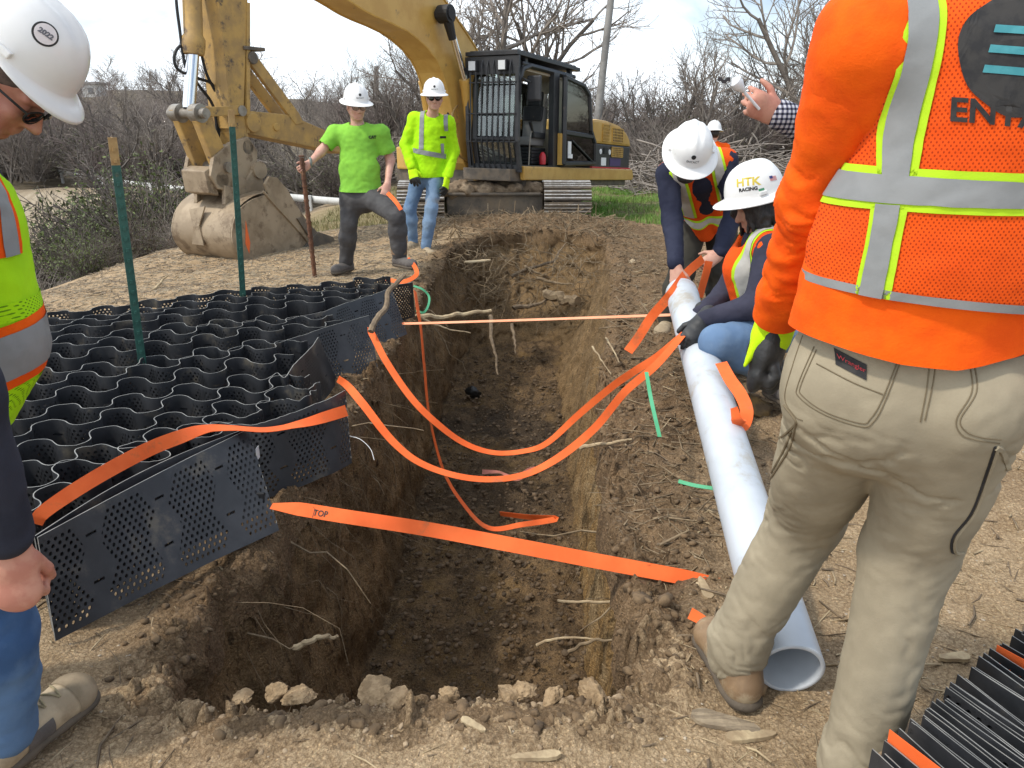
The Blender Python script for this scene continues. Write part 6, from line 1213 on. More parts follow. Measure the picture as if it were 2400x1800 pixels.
top_, p_, t_, wv_ = ribbon('orange_strap', PW([(636, 1186, 2.53), (700, 1193, 2.5), (800, 1209, 2.45), (1000, 1240, 2.38), (1200, 1277, 2.3), (1400, 1315, 2.24), (1600, 1352, 2.19), (1700, 1371, 2.17), (1765, 1372, 2.2)]), [.026, .05, .05, .05, .05, .05, .05, .036, .03], WEB, 'tight orange strap marked TOP crossing the near part of the trench', 'strap', ST, (35, 10, 4, 0, 4, 8, 10))
i = 12; decal('handwriting', text_mesh('TOP', .03, .0006), W(752, 1204, 2.47), nrm(p_[18] - p_[8]), nrm(np.cross(V(0, -1, .5), nrm(p_[18] - p_[8]))), PRINT, top_, bvh(top_), .0016, sub=.01)
decal('pen_line', flat_mesh([rect(-.001, -.018, .001, .018)]), W(735, 1199, 2.475), nrm(p_[18] - p_[8]), UZ, PRINT, top_, bvh(top_), .0016, sub=.01)
KH = (1600, 785, 3.45)
ribbon('orange_strap', PW([(792, 888, 3.3), (815, 905, 3.28), (850, 946, 3.2), (922, 1036, 3.1), (995, 1090, 3.05), (1103, 1121, 3.05), (1212, 1117, 3.1), (1302, 1077, 3.15), (1392, 1005, 3.2), (1465, 918, 3.25), (1537, 856, 3.32), KH]), .036, WEB, 'slack orange strap hanging lowest over the trench to the kneeling hands', 'strap', ST, (-35, -20, 10, 35, 45, 45, 35, 5, -15, 10, 40))
ribbon('orange_strap', PW([(862, 774, 4.2), (872, 783, 4.15), (904, 845, 4.05), (958, 925, 3.95), (1013, 983, 3.9), (1085, 1037, 3.9), (1157, 1061, 3.9), (1230, 1057, 3.9), (1284, 1037, 3.85), (1356, 972, 3.8), (1436, 905, 3.7), (1490, 868, 3.6), (1540, 836, 3.55), KH]), .037, WEB, 'slack orange strap with printed end hanging second lowest across the trench', 'strap', ST, (-40, -10, 0, 10, 30, 45, 45, 30, 0, -10, 5, 40))
ribbon('orange_strap', PW([(945, 757, 4.95), (970, 758, 4.92), (1200, 751, 4.7), (1400, 744, 4.5), (1572, 738, 4.35)]), [.02, .036, .036, .036, .036], LITWEB, 'taut pale orange strap stretched level across the far part of the trench', 'strap', ST, (62, 68, 68, 66))
ribbon('orange_strap', PW([(973, 682, 5.5), (980, 730, 5.4), (987, 773, 5.35), (995, 863, 5.3), (1006, 972, 5.2), (1038, 1099, 5.05), (1085, 1180, 4.82)]) + [G(1145, 1237, -1.1), G(1226, 1229, -1.09), G(1303, 1216, -1.09), G(1240, 1212, -1.1), G(1172, 1204, -1.1)], .044, WEB, 'thin orange strap dropping down the left trench wall and looping on its floor', 'strap', ST, (68, 60, 72, 66, 70, 60, 55, 40, 30, 40, 50))
ribbon('orange_strap', PW([(1648, 606, 4.35), (1610, 640, 4.3), (1580, 680, 4.1), (1559, 706, 4.12), (1526, 744, 4.15), (1497, 790, 4.1), (1472, 824, 4.05)]), .052, WEB, 'orange strap looped over the far pipe end with its tail hanging over soil', 'strap', ST, (30, 20, 0, 0, 10, -10))
ribbon('orange_strap', PW([(1662, 612, 4.37), (1655, 640, 4.37), (1646, 672, 4.37), (1640, 697, 4.36)]), .045, WEB, 'short orange strap end hanging from the bending hand', 'strap', ST, (20, 35))
ribbon('orange_strap', PW([(84, 1228, 1.98), (104, 1199, 2.0), (184, 1144, 2.12), (269, 1094, 2.26), (353, 1051, 2.42), (416, 1026, 2.52), (480, 1005, 2.66), (543, 1003, 2.73), (627, 1007, 2.8), (712, 992, 2.94), (770, 975, 3.06), (812, 962, 3.15)]), [.036, .045, .05, .05, .05, .05, .05], WEB, 'orange strap laid over the top of the black mat near its front strip', 'strap', ST, (-20, 0, 0, -10, 0, 55, 70, 65, 20, 0))
ribbon('orange_strap', PW([(1690, 850, 3.1), (1711, 889, 3.0), (1736, 925, 2.9), (1750, 962, 2.82), (1743, 995, 2.75), (1728, 985, 2.7), (1720, 955, 2.72)]), .05, WEB, 'curled orange strap loop between the white pipe and the black glove', 'strap', ST, (20, 0, 0, 30, 60))
ribbon('orange_strap', PW([(1617, 1437, 1.93), (1640, 1450, 1.92), (1668, 1470, 1.9)]), .035, WEB, 'short orange strap end on the soil beside the tan boot', 'strap', ST, (10, 40), n=20)
ribbon('orange_strap', PW([(905, 655, 6.9), (945, 660, 6.85), (975, 645, 6.9), (972, 625, 7.0), (955, 606, 7.1)]), .04, WEB, 'orange strap wrapped round the grey boot on the trench edge', 'strap', ST, (40, 10, 0), n=40)
ribbon('orange_strap', PW([(908, 452, 7.2), (918, 462, 7.12), (930, 476, 7.05), (940, 492, 7.02)]), .036, WEB, 'orange strap hanging at the thigh of the grey trousers', 'strap', ST, (0, 20), n=20)
ribbon('orange_strap', [G(*q, -1.09) for q in ((1130, 1106), (1170, 1107), (1197, 1118), (1215, 1120), (1240, 1103), (1258, 1097))], .045, PINKW, 'muddy pink strap curled on the trench floor', 'strap', None, (40, 70, 30, 10, 50), n=50)
ribbon('orange_strap', [np.r_[e0 + sd * .05 + dd * 0 + V(-.003, 0), .286], np.r_[e0 + sd * .05 + dd * .16, .29], np.r_[e0 + sd * .065 + dd * .4, .285]], .09, WEB, 'orange strap folded between the sheets of the collapsed black bundle', 'strap', ST, (0, 0), n=20, flat=tuple(np.r_[sd, 0]))
ribbon('orange_strap', [np.r_[e0 + sd * .52 + dd * 0, .27], np.r_[e0 + sd * .525 + dd * .15, .275], np.r_[e0 + sd * .53 + dd * .4, .27]], .08, WEB, 'bright orange strap showing at the far side of the collapsed bundle', 'strap', ST, (0, 0), n=20, flat=tuple(np.r_[sd, 0]))
ribbon('green_strap', PW([(1515, 872, 3.1), (1526, 936, 2.95), (1546, 1024, 2.8)]), .016, GRW, 'green plastic strap end hanging beside the slack orange strap', 'plastic strap', 'green plastic straps', (10, 25), n=24)
ribbon('green_strap', PW([(1590, 1128, 2.62), (1630, 1138, 2.6), (1675, 1145, 2.58)]), .016, GRW, 'green plastic strap lying on soil beside the white pipe', 'plastic strap', 'green plastic straps', (30, 35), n=20)
ribbon('green_strap', PW([(969, 670, 6.3), (990, 678, 6.3), (1005, 694, 6.3), (1004, 715, 6.2), (993, 732, 6.1), (975, 728, 6.1)]), .018, GRW, 'green plastic strap curling out from under the grey boot', 'plastic strap', 'green plastic straps', (30, 0), n=30)
mb = MB(); q = smooth_line(PW([(820, 1022, 3.12), (845, 1030, 3.1), (868, 1052, 3.08), (877, 1078, 3.05)]), 24); mb.tube(q, [.0016] * 24, 5); tag(mb.build('white_wire', WHITE, None), 'thin white wire curling from the second mat face over the trench', 'wire')
# ------------------------------------------------------------------ pipe
PVC = mk('white_pvc', (.53, .57, .62), (.47, .51, .555), 5, .36, spec=.5, dirt=(.4, .38, .34), dscale=5, damt=.62, stretch=None)
PA, PB = V(.731, 1.66, .088), V(.948, 4.24, .53); PR = .086; ax_ = nrm(PB - PA)
def pipe():
    n = 72; u = nrm(np.cross(ax_, UZ)); v = np.cross(u, ax_); th = np.arange(n) * 2 * math.pi / n; ring = np.cos(th)[:, None] * u + np.sin(th)[:, None] * v
    sec = [(PA, PR - .0025), (PA + ax_ * .002, PR), (PA + (PB - PA) * .33, PR), (PA + (PB - PA) * .66, PR), (PB - ax_ * .1, PR), (PB - ax_ * .09, PR + .004), (PB - ax_ * .07, PR + .004), (PB, PR + .0015), (PB, PR - .011), (PA + (PB - PA) * .5, PR - .011), (PA + ax_ * .0015, PR - .011), (PA, PR - .009)]
    v_ = np.vstack([c + ring * r for c, r in sec]); m = len(sec); f = [(i * n + j, i * n + (j + 1) % n, ((i + 1) % m) * n + (j + 1) % n, ((i + 1) % m) * n + j) for i in range(m) for j in range(n)]
    o = obj('white_pipe', v_, f, PVC, None, True); shade(o.data, 40); return tag(o, 'long white plastic pipe lying along the right side of the trench', 'pipe')
PIPE = pipe(); pt_ = bvh(PIPE)
for px, py, r in ((1710, 1022, .0065), (1776, 1528, .003), (1888, 1530, .003)):
    d = nrm(W(px, py, 1) - V(0, 0, CAM_Z)); hit = pt_.ray_cast(Vector((0, 0, CAM_Z)), Vector(d))
    if hit[0] is not None: decal('drilled_hole', flat_mesh([disc(r, 14)]), hit[0], np.cross(np.array(hit[1]), V(0, -1, .2)), ax_, RUB, PIPE, pt_, .0012)
# ------------------------------------------------------------------ posts, rod
GREEN = mk('green_post_paint', (.022, .085, .066), (.03, .11, .085), 7, .5, bump=.15, bscale=60, dirt=(.2, .16, .1), dscale=8, damt=.25); TAN = mk('tan_post_paint', (.45, .3, .12), (.36, .22, .085), 9, .6, dirt=(.2, .12, .06), dscale=9, damt=.5); RUST = mk('rusty_steel', (.16, .07, .035), (.09, .042, .025), 14, .85, bump=.5, bscale=90, dirt=(.28, .16, .09), dscale=16, damt=.6)
def tpost(top, bot, frac, label, k=1.0):
    root = thing('steel_post', label, 'post', tuple(bot), 0, 'green steel posts in the mat'); d = top - bot; L_ = np.linalg.norm(d); d = d / L_; fx = nrm(V(.55, -.83, 0)); fx = nrm(fx - d * (fx @ d)); sx = np.cross(d, fx)
    prof = [(-.019 * k, 0), (.019 * k, 0), (.019 * k, .005), (.004, .006), (.003, .036 * k), (-.003, .036 * k), (-.004, .006), (-.019 * k, .005)]
    mb = MB(); mb.prism(prof, bot, sx, fx * -1, d, -.3, L_ * frac); sh_ = mb.build('post_shaft', GREEN, root)
    mb = MB(); mb.prism(prof, bot, sx, fx * -1, d, L_ * frac, L_); mb.build('tan_tip', TAN, root)
    s = .08
    while s < L_ * .97:
        c = bot + d * s + fx * .004; mb = MB(); mb.box(c, (.012, .012, .016), ax=np.array([sx, fx, d])); mb.build('stud', GREEN if s < L_ * frac else TAN, sh_); s += .052
    return root
tpost(W(263, 322, 3.72), W(332, 863, 3.76) - UZ * .25, .91, 'green steel post with tan tip standing in the mat nearer the lime vest')
tpost(W(542, 258, 5.1), W(567, 719, 5.15) - UZ * .25, .935, 'green steel post with tan tip standing in front of the digging bucket')
rt0, rt1 = W(707, 370, 7.22), W(736, 632, 7.3); rodt = thing('rusty_rod', 'rusty steel rod held upright by the person in the lime tee', 'rod', tuple(rt1)); mb = MB(); d = nrm(rt0 - rt1); mb.tube([rt1 - d * .1, rt0], [.021, .021], 8); rs = mb.build('rod_shaft', RUST, rodt)
for i in range(16): mb = MB(); c = rt1 + d * (.05 + i * .066); mb.tube([c, c + d * .014], [.026, .026], 8); mb.build('rib', RUST, rs)
print('site', round(time.time() - T0, 1))
# ------------------------------------------------------------------ clods, chips, roots
CLOD = mk('clod_soil', (.185, .122, .066), (.115, .076, .042), 30, .95, bump=.8, bscale=90, dirt=(.075, .052, .033), dscale=11, damt=.6, bdist=.006); DRYC = mk('dry_clod_soil', (.4, .3, .195), (.26, .185, .115), 30, .95, bump=.8, bscale=90, bdist=.006); DARKC = mk('dark_clod_soil', (.1, .069, .042), (.165, .112, .066), 22, .95, bump=.8, bscale=90, dirt=(.15, .095, .04), dscale=6, damt=.3, bdist=.006)
STRAW = mk('dry_wood', (.46, .36, .22), (.32, .235, .14), 18, .85, bump=.3, bscale=140); STRAW2 = mk('bark', (.22, .16, .1), (.13, .095, .062), 20, .9, bump=.6, bscale=90, bdist=.004); ROOT = mk('root_wood', (.27, .2, .12), (.17, .12, .07), 20, .85, bump=.4); RIMC = mk('rim_clod_soil', (.38, .265, .15), (.24, .16, .085), 35, .95, bump=1., bscale=80, bdist=.008, dirt=(.11, .075, .045), dscale=14, damt=.5); PEB = mk('pebble', (.33, .28, .22), (.46, .38, .28), 40, .8)
def rocks(n, seed, sub=1, rough=.35):
    out = []; rg = np.random.RandomState(seed)
    bm = bmesh.new(); bmesh.ops.create_icosphere(bm, subdivisions=sub, radius=1); v0 = np.array([v.co[:] for v in bm.verts]); f0 = np.array([[v.index for v in f.verts] for f in bm.faces]); bm.free()
    for i in range(n):
        v = v0 * (1 + rough * fbm(v0 * 1.7 + i * 7.7, 4, .7)[:, None])
        for _ in range(7):                              # broken faces
            pn = nrm(rg.normal(size=3)); h_ = rg.uniform(.45, .8); dd = v @ pn; v = v - np.maximum(dd - h_, 0)[:, None] * pn * .92
        v = v * (1 + .18 * fbm(v * 4 + i, 2)[:, None]) * rg.uniform(.6, 1.25, 3) * V(1, 1, .7); out.append(v)
    return out, f0
def scatter(name, P, size, mat_, bases, f0, seed, label, cat, smooth=False):
    rg = np.random.RandomState(seed); n = len(P); vs = np.empty((n, len(bases[0]), 3)); a = rg.uniform(0, 6.28, n); c, s = np.cos(a), np.sin(a); k = rg.randint(len(bases), size=n)
    B = np.array(bases)[k] * size[:, None, None]; vs[..., 0] = B[..., 0] * c[:, None] - B[..., 1] * s[:, None]; vs[..., 1] = B[..., 0] * s[:, None] + B[..., 1] * c[:, None]; vs[..., 2] = B[..., 2]; vs += P[:, None]
    f = (f0[None] + (np.arange(n) * len(bases[0]))[:, None, None]).reshape(-1, 3); o = link(name, mesh(name, vs.reshape(-1, 3), f, mat_, smooth)); return tag(o, label, cat, kind='stuff')
B1, F1 = rocks(14, 1, 2, .55); B0, F0_ = rocks(10, 2, 1, .5)
rg = np.random.RandomState(21)
def zat(x, y): return terrain(x, y)
def pick(n, x0, x1, y0, y1, wfun, power=1.5):
    y = y0 + (y1 - y0) * rg.rand(n) ** power; x = rg.uniform(x0, x1, n); k = (rg.rand(n) < wfun(x, y)) & ~inside(x, y, TOPC[::4]); return x[k], y[k]
x, y = pick(26000, -1.6, 3.0, 1.7, 11.5, lambda x, y: fresh_w(x, y) * (x > -1.15), 1.25); sz = .003 + .019 * rg.rand(len(x)) ** 3.8; sz *= np.where(rg.rand(len(x)) < .02, 2.2, 1)
scatter('fresh_clods', np.c_[x, y, zat(x, y) + sz * .25], sz, CLOD, B0, F0_, 3, 'crumbled fresh brown soil lumps along the trench', 'soil lumps')
k = rg.randint(NS, size=6500); o_ = np.maximum(rg.normal(.03, .05, 6500), -.02); e = TOPC[k] + OUTN[k] * o_[:, None]; sz = .004 + .02 * rg.rand(6500) ** 4; kk = e[:, 1] < 2.0
scatter('rim_clods', np.c_[e, zat(e[:, 0], e[:, 1]) + np.where(o_ < 0, o_ * 1.5, 0) + sz * .3], sz, CLOD, B1, F1, 4, 'crumbly soil lumps round the mouth of the trench', 'soil lumps')
k = np.where((TOPC[:, 1] < 1.8) & (TOPC[:, 0] < .3))[0]; kk = rg.choice(k, 900); o_ = np.maximum(rg.normal(.03, .05, 900), -.012); e = TOPC[kk] + OUTN[kk] * o_[:, None]; sz = .002 + .012 * rg.rand(900) ** 5
scatter('near_rim_clods', np.c_[e, zat(e[:, 0], e[:, 1]) + sz * .25], sz, DRYC, B1, F1, 5, 'pale dry soil lumps on the near rim of the trench', 'soil lumps')
CL = sorted(((560, 1664, .03), (645, 1652, .036), (700, 1660, .034), (880, 1645, .036), (930, 1668, .03), (1050, 1660, .028), (1190, 1662, .036), (1225, 1645, .034), (1290, 1668, .03), (1390, 1658, .034)))
for i, (px, py, s_) in enumerate(CL):
    B3, F3 = rocks(1, 40 + i, 4, .3); v = B3[0]; v = v * (1 + .16 * fbm(v * 2.2 + i, 5, .6)[:, None]) * s_ * V(1.25, 1.1, .95); o = link('soil_clod', mesh('soil_clod', v, F3, RIMC, False)); shade(o.data, 25); c = G(px, py, .0); o.location = tuple(c + V(0, .03, .016)); o.rotation_euler = (rg.uniform(-.15, .15), rg.uniform(-.15, .15), rg.uniform(-3, 3)); tag(o, 'crusty dry soil clod on the near trench rim, ' + ORD[i] + ' from the left end', 'clod', 'crusty clods on the near trench rim')
n = 9000; x, y = rg.uniform(-.75, .5, n), 1.7 + 7.3 * rg.rand(n) ** 1.3; k = inside(x, y, BOTC[::4]); x, y = x[k], y[k]; sz = .003 + .026 * rg.rand(len(x)) ** 5
scatter('floor_clods', np.c_[x, y, -1.21 + .07 * rg.rand(len(x)) + .1 * sstep(7.2, 8.8, y)], sz, DARKC, B0, F0_, 6, 'dark damp soil lumps on the trench floor', 'soil lumps')
x, y = pick(16000, -4, 2.6, .95, 8, lambda x, y: 1 - .6 * fresh_w(x, y), 2.0); sz = .0015 + .0065 * rg.rand(len(x)) ** 4
scatter('pebbles', np.c_[x, y, zat(x, y)], sz, PEB, B0, F0_, 7, 'small pebbles and crumbs over the dry ground', 'pebbles')
def chips(name, x, y, L_, r, mat_, label, cat, seed, zoff=0., tilt=.12, z=None):
    rg_ = np.random.RandomState(seed); n = len(x); a = rg_.uniform(0, 6.28, n); t = rg_.normal(0, tilt, n); z = zat(x, y) if z is None else z; lines = []
    d = np.c_[np.cos(a) * np.cos(t), np.sin(a) * np.cos(t), np.sin(t)]; bend = rg_.normal(0, .12, (n, 3)) * V(1, 1, .4)
    for i in range(n):
        c = V(x[i], y[i], z[i] + r[i] * .7 + zoff); lines.append((np.array([c - d[i] * L_[i] / 2, c + bend[i] * L_[i] * .5, c + d[i] * L_[i] / 2]), (r[i] * .8, r[i], r[i] * .5)))
    v, f = tubes_fast(lines, 3); o = link(name, mesh(name, v, f, mat_, False)); return tag(o, label, cat, kind='stuff')
x, y = pick(15000, -4.2, 2.8, 1.0, 11, lambda x, y: np.where(x > .4, 1, .32), 1.8); L_ = .012 + .12 * rg.rand(len(x)) ** 2.6; chips('wood_chips', x, y, L_, .0012 + .0034 * rg.rand(len(x)) ** 2, STRAW, 'pale straw and wood splinters strewn over the ground', 'wood chips', 8)
x, y = pick(5200, -4.4, 2.6, 1.0, 11.5, lambda x, y: np.where(x > .4, 1, .6), 1.6); L_ = .03 + .16 * rg.rand(len(x)) ** 2; chips('twigs', x, y, L_, .0016 + .0036 * rg.rand(len(x)) ** 2, STRAW2, 'dark twigs and bark bits strewn over the ground', 'twigs', 9)
x, y = rg.uniform(-4.8, -.9, 22000), 4.2 + 8 * rg.rand(22000) ** .9; L_ = .02 + .11 * rg.rand(22000) ** 2; chips('mulch', x, y, L_, .0015 + .0035 * rg.rand(22000), mk('grey_mulch', (.37, .305, .215), (.22, .175, .125), 3, .9), 'straw coloured mulch on the bank beyond the black mat', 'mulch', 10)
x, y = pick(2600, .4, 2.0, 2.2, 11.2, lambda x, y: fresh_w(x, y), 1.3); L_ = .05 + .28 * rg.rand(len(x)) ** 2.2; chips('bank_roots', x, y, L_, .0016 + .005 * rg.rand(len(x)) ** 3, ROOT, 'broken roots and sticks strewn over the right bank', 'roots', 18, .004, .3)
x, y = pick(1500, -1.4, 1.6, 9.6, 12.2, lambda x, y: .9 + 0 * x, 1.0); L_ = .08 + .4 * rg.rand(len(x)) ** 2; chips('head_roots', x, y, L_, .003 + .007 * rg.rand(len(x)) ** 3, ROOT, 'broken roots in the spoil at the head of the trench', 'roots', 19, .01, .45)
# chips of wood and broad bark pieces one can pick out
def slab(px, py, L_, wd, ang, label, m=STRAW, z=0., grp=None):
    c = G(px, py, z); c[2] = float(terrain(np.array([c[0]]), np.array([c[1]]))[0]); rr = np.random.RandomState(int(px)); n = 12; t = np.linspace(-1, 1, n); w_ = wd * (1 - np.abs(t) ** 7 * .7) * (1 + .3 * t * (1 if int(px) % 2 else -1)) * (.9 + .12 * rr.rand(n)); d = V(math.cos(ang), math.sin(ang), 0); e = V(-d[1], d[0], 0)
    top = [c + d * L_ / 2 * t[i] + e * w_[i] / 2 * s + UZ * (.012 + .002 * rr.rand()) for s in (1, 0, -1) for i in range(n)]; bot = [q - UZ * .011 for q in top]; v = np.array(top + bot); f = []
    for k_ in (0, 1): f += [(k_ * n + i, k_ * n + i + 1, (k_ + 1) * n + i + 1, (k_ + 1) * n + i) for i in range(n - 1)]
    m3 = 3 * n; f += [tuple(m3 + q for q in g_[::-1]) for g_ in f[:]]; per = list(range(n)) + [2 * n - 1] + list(range(3 * n - 1, 2 * n - 1, -1)) + [n]; f += [(per[i], per[(i + 1) % len(per)], m3 + per[(i + 1) % len(per)], m3 + per[i]) for i in range(len(per))]
    o = obj('wood_piece', v, f, m, None); bm = bmesh.new(); bm.from_mesh(o.data); bmesh.ops.recalc_face_normals(bm, faces=bm.faces); bm.to_mesh(o.data); bm.free(); return tag(o, label, 'wood piece', grp)
slab(1700, 1690, .17, .05, -.35, 'broad grey bark slab lying just behind the tan boot heel', mk('weathered_bark', (.33, .26, .175), (.2, .155, .105), 30, .9, bump=.8, bscale=70, bdist=.006, stretch=(.4, 2, 2))); slab(1760, 1722, .13, .03, .1, 'thin bark slab beside the broad grey one'); slab(1255, 1785, .12, .022, .1, 'pale cut stick end at the bottom edge of the near ground'); slab(1110, 1718, .075, .02, -.6, 'short pale wood block on the near rim')
slab(1650, 1395, .12, .03, 1.6, 'pale wood splinter in front of the khaki trouser leg'); slab(2235, 1545, .09, .03, .1, 'flat pale wood flake between trousers and black bundle'); slab(1120, 618, .3, .1, .5, 'split orange root wood on the left of the trench head', z=0)
def stick(name, px, rad, label, cat, m=ROOT, n=28, group=None, tip=.35, knob=.12):
    p = smooth_line(PW(px), n); sd_ = int(px[0][0]); p = p + np.stack([fbm(np.c_[np.linspace(0, 5, n), np.full(n, sd_ + k), np.zeros(n)], 2) for k in range(3)], 1) * rad * 1.2; r = np.linspace(rad, rad * tip, n) * (1 + knob * fbm(np.c_[np.linspace(0, 9, n), np.full(n, sd_ * .37), np.zeros(n)], 3)); mb = MB(); mb.tube(p, r, 7); return tag(mb.build(name, m, None, smooth=True), label, cat, group)
stick('branch', [(868, 776, 4.1), (885, 745, 4.2), (905, 715, 4.35), (915, 680, 4.45), (948, 646, 4.6)], .018, 'crooked bare branch leaning on the end of the black mat', 'branch', STRAW2, tip=.8)
stick('branch', [(985, 742, 6.0), (1040, 743, 6.1), (1090, 735, 6.2), (1152, 728, 6.3)], .022, 'pale stick jutting from the left wall over the taut strap', 'branch', STRAW, tip=.7)
stick('branch', [(975, 738, 5.6), (1030, 765, 5.7), (1103, 781, 5.8)], .01, 'thin pale twig jutting out below the taut strap', 'branch', STRAW)
stick('branch', [(1481, 612, 7.3), (1478, 640, 7.0), (1462, 680, 6.7), (1442, 708, 6.5)], .028, 'bare pale stick lying upright on the right trench slope', 'branch', STRAW, tip=.5)
stick('root', [(1280, 690, 8.4), (1310, 697, 8.3), (1335, 706, 8.25), (1356, 705, 8.2)], .06, 'thick broken root stub across the far end of the trench', 'root', ROOT, tip=.8)
stick('root', [(1205, 722, 8.2), (1250, 715, 8.3), (1290, 700, 8.4)], .03, 'root running left from the thick stub at the trench head', 'root', STRAW2)
stick('root', [(1200, 648, 9.0), (1240, 628, 9.1), (1295, 612, 9.3), (1310, 590, 9.5), (1325, 572, 9.6)], .022, 'dark root arching over the hollow at the trench head', 'root', STRAW2)
stick('root', [(1230, 625, 9.0), (1260, 640, 9.0), (1282, 645, 9.0)], .018, 'short forked root inside the hollow at the trench head', 'root', ROOT)
stick('root', [(1258, 651, 8.8), (1300, 662, 8.7), (1345, 668, 8.6)], .02, 'straight root below the hollow at the trench head', 'root', ROOT)
stick('root', [(1150, 740, 7.6), (1152, 790, 7.3), (1160, 830, 7.1), (1168, 880, 6.9)], .022, 'hanging dark root on the far trench slope', 'root', STRAW2)
stick('root', [(1200, 760, 7.5), (1206, 800, 7.3), (1208, 830, 7.2)], .018, 'second hanging root right of the longest dark one', 'root', STRAW2)
stick('branch', [(1309, 1408, 2.55), (1340, 1411, 2.5), (1400, 1410, 2.44), (1472, 1411, 2.4)], .006, 'straight pale twig poking level from the right wall', 'branch', STRAW, tip=.8)
stick('branch', [(1258, 1512, 2.35), (1300, 1497, 2.33), (1365, 1495, 2.3), (1400, 1502, 2.28)], .0065, 'pale crossed twig over the near floor, left one', 'branch', STRAW)
stick('branch', [(1333, 1527, 2.25), (1380, 1504, 2.22), (1430, 1500, 2.2), (1485, 1495, 2.18)], .0075, 'brown crossed twig over the near floor, right one', 'branch', ROOT)
stick('branch', [(1475, 1510, 2.1), (1510, 1525, 2.08), (1560, 1533, 2.05)], .009, 'dark broken branch at the right rim near the twigs', 'branch', STRAW2)
stick('branch', [(1430, 1672, 1.72), (1465, 1712, 1.66), (1500, 1745, 1.61), (1530, 1772, 1.57)], .011, 'long pale splintered stick on the near ground right of the clods', 'branch', STRAW, tip=.7)
stick('branch', [(1640, 1372, 2.15), (1655, 1400, 2.12), (1665, 1425, 2.08)], .014, 'thick pale stick standing behind the near boot', 'branch', STRAW, tip=.9)
stick('branch', [(1360, 1050, 3.3), (1400, 1042, 3.25), (1450, 1035, 3.2), (1480, 1028, 3.2)], .011, 'gnarled pale branch on the right rim above the lowest strap', 'branch', STRAW)
stick('branch', [(1388, 812, 4.5), (1410, 845, 4.35), (1432, 878, 4.25)], .006, 'thin leaning twig on the right slope, left of two', 'branch', STRAW); stick('branch', [(1420, 792, 4.6), (1440, 825, 4.4), (1452, 850, 4.3)], .006, 'thin leaning twig on the right slope, right of two', 'branch', STRAW)
stick('branch', [(690, 1520, 2.05), (740, 1496, 2.06), (790, 1490, 2.08)], .011, 'pale shredded root sticking from the near left wall', 'root', STRAW, tip=.5)
stick('branch', [(380, 830, 4.1), (340, 690, 7.4), (352, 685, 7.3), (395, 645, 7.6)][1:], .025, 'fallen stick on the mulch bank between the two green posts', 'branch', STRAW)
lines = []; rr = np.random.RandomState(3)
for i in range(480):
    k = rr.randint(NS)
    if TOPC[k, 1] < 2.2 or TOPC[k, 0] > .2 and rr.rand() < .6: continue
    p0 = np.r_[TOPC[k] + OUTN[k] * .05, -.06 - .35 * rr.rand() ** 2]; d = np.r_[-OUTN[k], -.2 - .9 * rr.rand()] + rr.normal(0, .35, 3); L0 = rr.uniform(.06, .38) ; t = np.linspace(0, 1, 6)[:, None]; p = p0 + nrm(d) * L0 * t - V(0, 0, .6) * L0 * t ** 2 + np.cumsum(rr.normal(0, .17 * L0, (6, 3)), 0) * t; lines.append((p, np.linspace(.0019, .0006, 6) * (1 + (rr.rand() < .12) * 2.5)))
v, f = tubes_fast(lines, 3); tag(link('fine_roots', mesh('fine_roots', v, f, ROOT)), 'fine roots hanging out of the trench walls', 'roots', kind='stuff')
# bushier roots at the head of the trench
lines = []
for i in range(420):
    p0 = W(rr.uniform(960, 1400), rr.uniform(560, 740), rr.uniform(8.2, 9.4)); p0[2] = min(p0[2], .05); L0 = rr.uniform(.08, .5); d = nrm(V(rr.normal(0, 1), rr.normal(-.4, .5), rr.normal(-.25, .6))); t = np.linspace(0, 1, 6)[:, None]; p = p0 + d * L0 * t + np.cumsum(rr.normal(0, .07 * L0, (6, 3)), 0); lines.append((p, np.linspace(.006, .0015, 6)))
v, f = tubes_fast(lines, 3); tag(link('matted_roots', mesh('matted_roots', v, f, ROOT)), 'tangle of thin roots at the head of the trench', 'roots', kind='stuff')
st_ = link('stone', mesh('stone', B1[3] * V(.05, .04, .035), F1, mk('brown_stone', (.2, .135, .075), (.3, .2, .11), 25, .7), True)); st_.location = tuple(G(1778, 1625, 0) + V(0, 0, .02)); tag(st_, 'smooth brown stone between the tan boot and the pipe mouth', 'stone')
for px, py, s_, lb in ((1640, 850, .13, 'big ochre lump of soil against the pipe by the glove'), (1760, 1010, .08, 'ochre lump of soil right of the pipe behind the khaki leg'), (1110, 930, .1, 'black shiny lump on the trench floor')):
    c = G(px, py, 0 if px > 1200 else -1.2); B3, F3 = rocks(1, px, 3, .5); o = link('soil_lump', mesh('soil_lump', B3[0] * s_, F3, mk('ochre_soil', (.24, .155, .06), (.12, .085, .05), 14, .95, bump=.8, bscale=60) if px > 1200 else mk('wet_black_soil', (.012, .012, .012), None, 5, .35, bump=.6), True)); o.location = tuple(c + V(0, 0, .03 + (float(terrain(c[:1], c[1:2])[0]) if px > 1200 else 0))); tag(o, lb, 'soil lump')
print('debris', round(time.time() - T0, 1))
